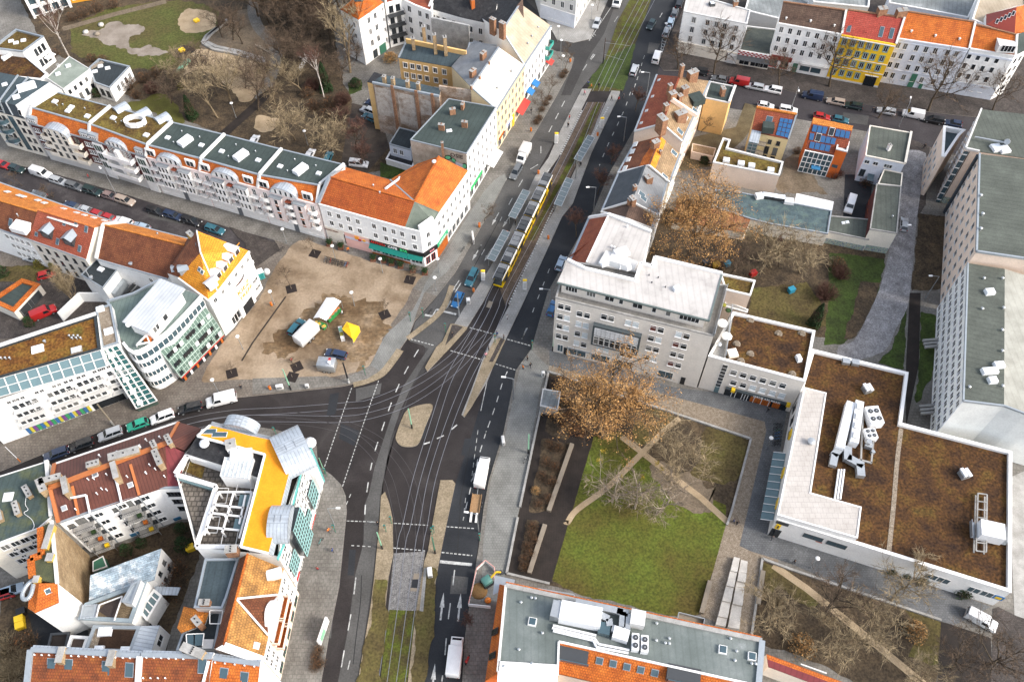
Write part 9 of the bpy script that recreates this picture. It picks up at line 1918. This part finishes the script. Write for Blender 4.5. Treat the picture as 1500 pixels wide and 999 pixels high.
r=thing('bin_container','','waste bin');MB().box((0,0,.65),(1.3,1.0,1.1),0,0,1.08).build('tub',YELLOW,r);MB().box((0,0,1.27),(1.45,1.12,.14)).build('lid',YELLOW,r)
for s,m,lab in(('m118,665',YELLOW,'upper yellow waste container in the bottom left yard'),('m122,700',YELLOW,'lower yellow waste container in the bottom left yard'),('m128,625',BLACK,'black waste container above the yellow ones'),('m1038,280',YELLOW,'yellow waste container in the block courtyard'),('g1140,560',YELLOW,'yellow waste container behind the office block'),('g1198,555',flat('bin_blue',(.03,.3,.45)),'blue waste container behind the office block'),('g1085,548',DARK,'dark waste container left of the yellow one'),('g1340,605',RED,'small red container at the moss annex'),('h215,695',flat('bin_blue',(.03,.3,.45)),'blue paddling pool like tub in the garden')):
 o=put(r,USED,W1(s,zp),.4,1,lab if 'tub in' not in lab else 'blue tub standing in the garden beside the conifer')
 for c in o.children:recolor(c,0,m)
def wall(s,lab,w,h,m,name='low_wall',z=ZP,k_=1):
 p=W(s,z);k=MB()
 for a,b in zip(p,p[1:]):k.bar(Vector((a.x,a.y,z+h/2)),Vector((b.x,b.y,z+h/2)),w,h)
 tag(k.build(name,m),lab,name.replace('_',' '))
for s,lab in(('k235,242 80,975','long low wall along the pavement side of the park'),('k235,242 960,482 1330,605','low wall along the upper side of the park'),('k1330,605 1225,1000 o1200,150','low wall along the right side of the park'),('o68,110 8,412 240,468','low wall round the lower deck corner'),('q60,332 200,385 1028,665','low wall along the upper edge of the south garden'),('q60,332 0,755','low wall along the left edge of the south garden')):wall(s,lab,.4,.5,CONC)
for s,lab in(('k362,635 235,998','long wooden bench wall beside the upper planted bed'),('o215,150 130,412','long wooden bench wall beside the lower planted bed'),('o1108,455 1062,628','long stone bench at the lower right lawn edge'),('q62,400 35,580','stone bench on the left garden wall')):wall(s,lab,.8,.7,WOODB,'bench')
r=thing('stepped_sculpture','long pale stone sculpture of stepped blocks with dark gaps beside the lawn','sculpture',W1('o1215,520',zp));rnd=random.Random(2);e0,e1,e2,e3=W('o1235,328 o1312,350 o1262,722 o1135,695',zp)
for i in range(9):
 t0,t1=i/9,(i+.97)/9;l0,l1,r0_,r1_=lerp(e0,e3,t0),lerp(e0,e3,t1),lerp(e1,e2,t0),lerp(e1,e2,t1)
 for u0,u1,h in((0,.42,.9+.3*(i%2)),(.52,1,.5+.25*(i%3))):
  MB().prism([lerp(l0,r0_,u0),lerp(l0,r0_,u1),lerp(l1,r1_,u1),lerp(l1,r1_,u0)],zp,zp+h).build('stone_block',STONE,r)
for s,lab in(('a1240,112 1120,205 1100,240 1160,275 1290,300 1440,345','outermost curved stone seat step in the playground'),('a1225,122 1135,200 1120,235 1175,262 1300,288 1440,330','inner curved stone seat step in the playground')):wall(s,lab,.9,.6,CONC,'stone_seat')
r=thing('swing','dark framed swing on the playground sand','swing',W1('a1085,345',zp),-.1);k=MB()
for x in(-2,2):
 for y in(-1,1):k.tube((x,y,0),(x,0,2.6),.08,.08,6)
k.tube((-2.2,0,2.6),(2.2,0,2.6),.08,.08,6);k.build('frame',DARK,r);MB().box((-.7,0,.5),(.5,.25,.06)).build('seat',BLACK,r);MB().box((.7,0,.5),(.5,.25,.06)).build('seat',BLACK,r)
for s,lab,m in(('a1065,112','yellow spring rocker in the round sand patch',YELLOW),('a985,272','small yellow spinner on the dark round patch',YELLOW),('a548,135','pale boulder at the top of the worn lawn',STONE),('a465,175','white boulder left of the worn lawn',STONE),('a525,185','tan boulder in the worn lawn',WOODB)):
 k=MB();p=W1(s,zp+.3)
 if m is YELLOW:k.box(p,(1.6,.8,.5)).box(p,(.6,1.8,.4));k.tube(p-up*.3,p,.2,.2,8);o=k.build('spring_toy',m)
 else:k.sphere(p,.9,7,0,.6);o=k.build('boulder',m)
 tag(o,lab,'play toy' if m is YELLOW else 'boulder')
wall('a955,395 1030,330','pale green seesaw bench on the playground edge',1.1,.5,GREENL,'bench');wall('b255,385 b298,312','white slide beam on the park slope',.7,.9,WHITE,'slide');wall('b20,250 b110,300','wooden seat below the stone seats',.8,.5,WOODB,'bench')
r=thing('works_fence','red and white fence round a pavement excavation','fence',W1('n1250,480',zp));p=W('n1170,580 1185,520 1215,385 1262,342 1312,382 1310,440',zp+.7);k=MB()
for a,b in zip(p,p[1:]):
 q=resample([a,b],1.0)
 for i in range(len(q)-1):k.bar(q[i],q[i+1],.08,.9,i%2 and 0)
 k.bar(a+up*.45,b+up*.45,.12,.12,1)
q=W('n1170,580 1290,592',zp+.7);k.bar(q[0],q[1],.12,1.2,0);k.build('panel',[WHITE,flat('fence_pink',(.7,.35,.3))],r)
r=thing('excavator','small teal and yellow digger inside the works fence','digger',W1('n1272,460',zp),.6);MB().box((0,.7,.3),(2,.4,.6)).box((0,-.7,.3),(2,.4,.6)).build('track',BLACK,r);MB().box((-.1,0,1.2),(1.6,1.5,1.2)).build('cab',flat('digger_teal',(.10,.27,.23)),r,.1);MB().bar((.6,0,1.2),(1.9,0,2.4),.25,.3).bar((1.9,0,2.4),(2.8,0,.9),.2,.25).build('arm',YELLOW,r);MB().box((2.9,0,.6),(.5,.7,.6)).build('bucket',DARK,r)
MB().sphere(W1('n1228,505',zp),1.5,12,0,.4).build('sand_heap',mat('heap_sand',(.28,.16,.06)));tag(bpy.data.objects['sand_heap'],'brown sand heap inside the works fence','heap')
MB().sphere(W1('n1275,555',zp+.3),.6,8).build('orange_sack',ORANGE);tag(bpy.data.objects['orange_sack'],'orange sack at the foot of the works fence','sack')
r=thing('motor_scooter','red scooter parked beside the white box truck','scooter',W1('n1165,880',zp),1.2);MB().box((0,0,.55),(1.3,.35,.5),0,0,.7).box((-.4,0,.95),(.5,.4,.4)).build('body',RED,r,.06)
for x in(-.6,.6):MB().tube((x,-.07,.25),(x,.07,.25),.25,.25,10).build('wheel',RUBBER,r)
def person(seed,stride,name='person'):
 V=[(0,0,.95),(0,0,1.15),(0,0,1.4),(0,0,1.5),(0,.02,1.58),(0,.03,1.7)];R=[.15,.14,.16,.06,.095,.09];Ed=[(0,1),(1,2),(2,3),(3,4),(4,5)]
 def add(p,r,q):V.append(p);R.append(r);Ed.append((q,len(V)-1));return len(V)-1
 for s in(-1,1):
  y=stride*s;i=add((s*.1,0,.88),.11,0);i=add((s*.11,y*.45+.04,.5),.075,i);i=add((s*.11,y,.1),.05,i);add((s*.12,y+.16,.05),.045,i)
  i=add((s*.2,0,1.4),.07,2);i=add((s*.27,-y*.35,1.12),.055,i);i=add((s*.27,-y*.6+.08,.88),.04,i);h=add((s*.27,-y*.6+.1,.8),.035,i)
  for f in range(4):add((s*.27+(f-1.5)*.02*s,-y*.6+.13,.70+.01*abs(f-1)),.011,h)
  add((s*.22,-y*.6+.15,.76),.012,h)
 me=bpy.data.meshes.new('person');me.from_pydata(V,Ed,[]);o=bpy.data.objects.new('person',me);COL.objects.link(o);o.modifiers.new('s','SKIN')
 for v,r in zip(me.skin_vertices[0].data,R):v.radius=(r,r)
 me.skin_vertices[0].data[0].use_root=True;o.modifiers.new('u','SUBSURF').levels=1
 m2=bpy.data.meshes.new_from_object(o.evaluated_get(bpy.context.evaluated_depsgraph_get()));bpy.data.objects.remove(o)
 for m in(flat('jacket',(.03,.03,.035),rough=.9),flat('trousers',(.03,.035,.05),rough=.9),SKIN,BLACK):m2.materials.append(m)
 for p in m2.polygons:z=p.center.z;ax=abs(p.center.x);p.material_index=3 if z<.12 else 2 if z>1.46 or(ax>.2 and z<.86 and z>.6)else 0 if z>.86 or ax>.2 else 1;p.use_smooth=True
 uvs(m2);r=bpy.data.objects.new('person',m2);COL.objects.link(r);tag(r,'','person');MB().sphere((0,.005,1.69),.115,8,0,.9).build('hair',HAIR,r);return r
PP=[person(1,.05),person(2,.26)]
JK={'dark':(.02,.02,.025),'red':(.45,.02,.03),'pink':(.7,.3,.35),'blue':(.03,.08,.25),'white':(.6,.6,.6),'orange':(.75,.2,.02),'grey':(.12,.12,.13)}
for i,(s,c,lab)in enumerate((('861.6,126','blue','standing left of the upper track crossing'),('866,130','orange','standing second at the upper track crossing'),('877,129','dark','stepping over the rails at the upper crossing'),('895.5,148','dark','walking onto the right platform'),('909,139','dark','leaving the right platform in front of two others'),('913,145','grey','on the road edge of the upper crossing'),('906,149','red','beside the dark coated pair at the upper crossing'),('856,140','pink','at the head of the left platform'),('834,176','red','waiting on the left platform above the column'),('832,187','dark','waiting below the red coated one on the left platform'),('743,468','white','on the lower right platform'),('728,492','blue','at the crossing beside the right platform tip'),('738,497','dark','crossing the right carriageway'),('663,493','dark','standing on the dark strip of the upper left island'),('716,514','dark','walking over the rails below the platform'),('711.8,523','pink','beside the rails at the lower crossing'),('772.6,528','dark','at the right kerb of the crossing'),('777,538','dark','below the other one at the right kerb'),('766,541','orange','at the right kerb edge of the road'),('428,531','red','beside the pit above the green mast'),('554,769','dark','stepping off the lower left island'),('482,779','orange','on the pavement by the white corner building'),('466,835','red','walking along the left avenue pavement'),('1074,765','blue','left of a pair at the park gap'),('1079,768','dark','right of a pair at the park gap'),('1162,825','dark','on the setts below the supermarket'),('354,570','dark','on the pavement near the long white van'),('502,461','white','beside the green stall counters'),('510.5,369','orange','in front of the pink shop front'),('131,262','red','on the terrace pavement'),('1277,165','dark','in front of the yellow house gate'),('1352.7,218','dark','at the top of the cobbled drive'),('778,166','dark','under the red awning'),('1124,603','dark','in front of the wing entrance'),('755,330','dark','by the shelter of the left platform'),('850,244','dark','by the shelter of the right platform'),('488,808','blue','near the teal bicycle'),('1130,790','grey','at the supermarket entrance'))):
 o=put(PP[i%2],USED,W1(s,ZP if not 700<px(s)[0][0]<720 else .03),i*1.7,1,'person in '+c+' jacket '+lab);recolor(o,0,flat('jacket_'+c,JK[c],rough=.9))
for s,lab in(('D885,270 D1040,290','upper span wire over the green median'),('D880,345 D1000,380','lower span wire over the green median')):
 a,b=W(s,7.0);tag(MB().tube(a,b,.03,.03,4).build('span_wire',STEEL),lab,'wire')
cam_d=bpy.data.cameras.new('camera');cam=bpy.data.objects.new('camera',cam_d);COL.objects.link(cam)
cam_d.sensor_width=36;cam_d.lens=FPX/1500*36;cam_d.clip_end=6000;cam_d.clip_start=1
cam_d.shift_x=-(CX-750)/1500
cam.location=(0,0,HC);cam.rotation_euler=(PI/2-PIT,0,0)
SC.camera=cam
SUN_AZ,SUN_EL=math.radians(-20),math.radians(38)
sd=Vector((math.cos(SUN_AZ)*math.cos(SUN_EL),math.sin(SUN_AZ)*math.cos(SUN_EL),math.sin(SUN_EL)))
sun_d=bpy.data.lights.new('sun','SUN');sun_d.energy=1.15;sun_d.angle=math.radians(14);sun_d.color=(1,.93,.84)
sun=bpy.data.objects.new('sun',sun_d);COL.objects.link(sun)
sun.rotation_euler=(-sd).to_track_quat('-Z','Y').to_euler();sun.location=sd*400
w=bpy.data.worlds.new('World');SC.world=w;w.use_nodes=True
nt=w.node_tree;bg=nt.nodes['Background']
sky=nt.nodes.new('ShaderNodeTexSky');sky.sky_type='NISHITA';sky.sun_disc=False
sky.sun_elevation=SUN_EL;sky.sun_rotation=PI/2-SUN_AZ;sky.dust_density=3;sky.air_density=1;sky.ozone_density=1
hs=nt.nodes.new('ShaderNodeHueSaturation');hs.inputs['Saturation'].default_value=.55;nt.links.new(sky.outputs[0],hs.inputs['Color']);nt.links.new(hs.outputs[0],bg.inputs[0]);bg.inputs[1].default_value=.15
vs=SC.view_settings;SC.display_settings.display_device='sRGB'
vs.view_transform='Standard';vs.look='None';vs.exposure=1.32;vs.gamma=1;vs.use_curve_mapping=False
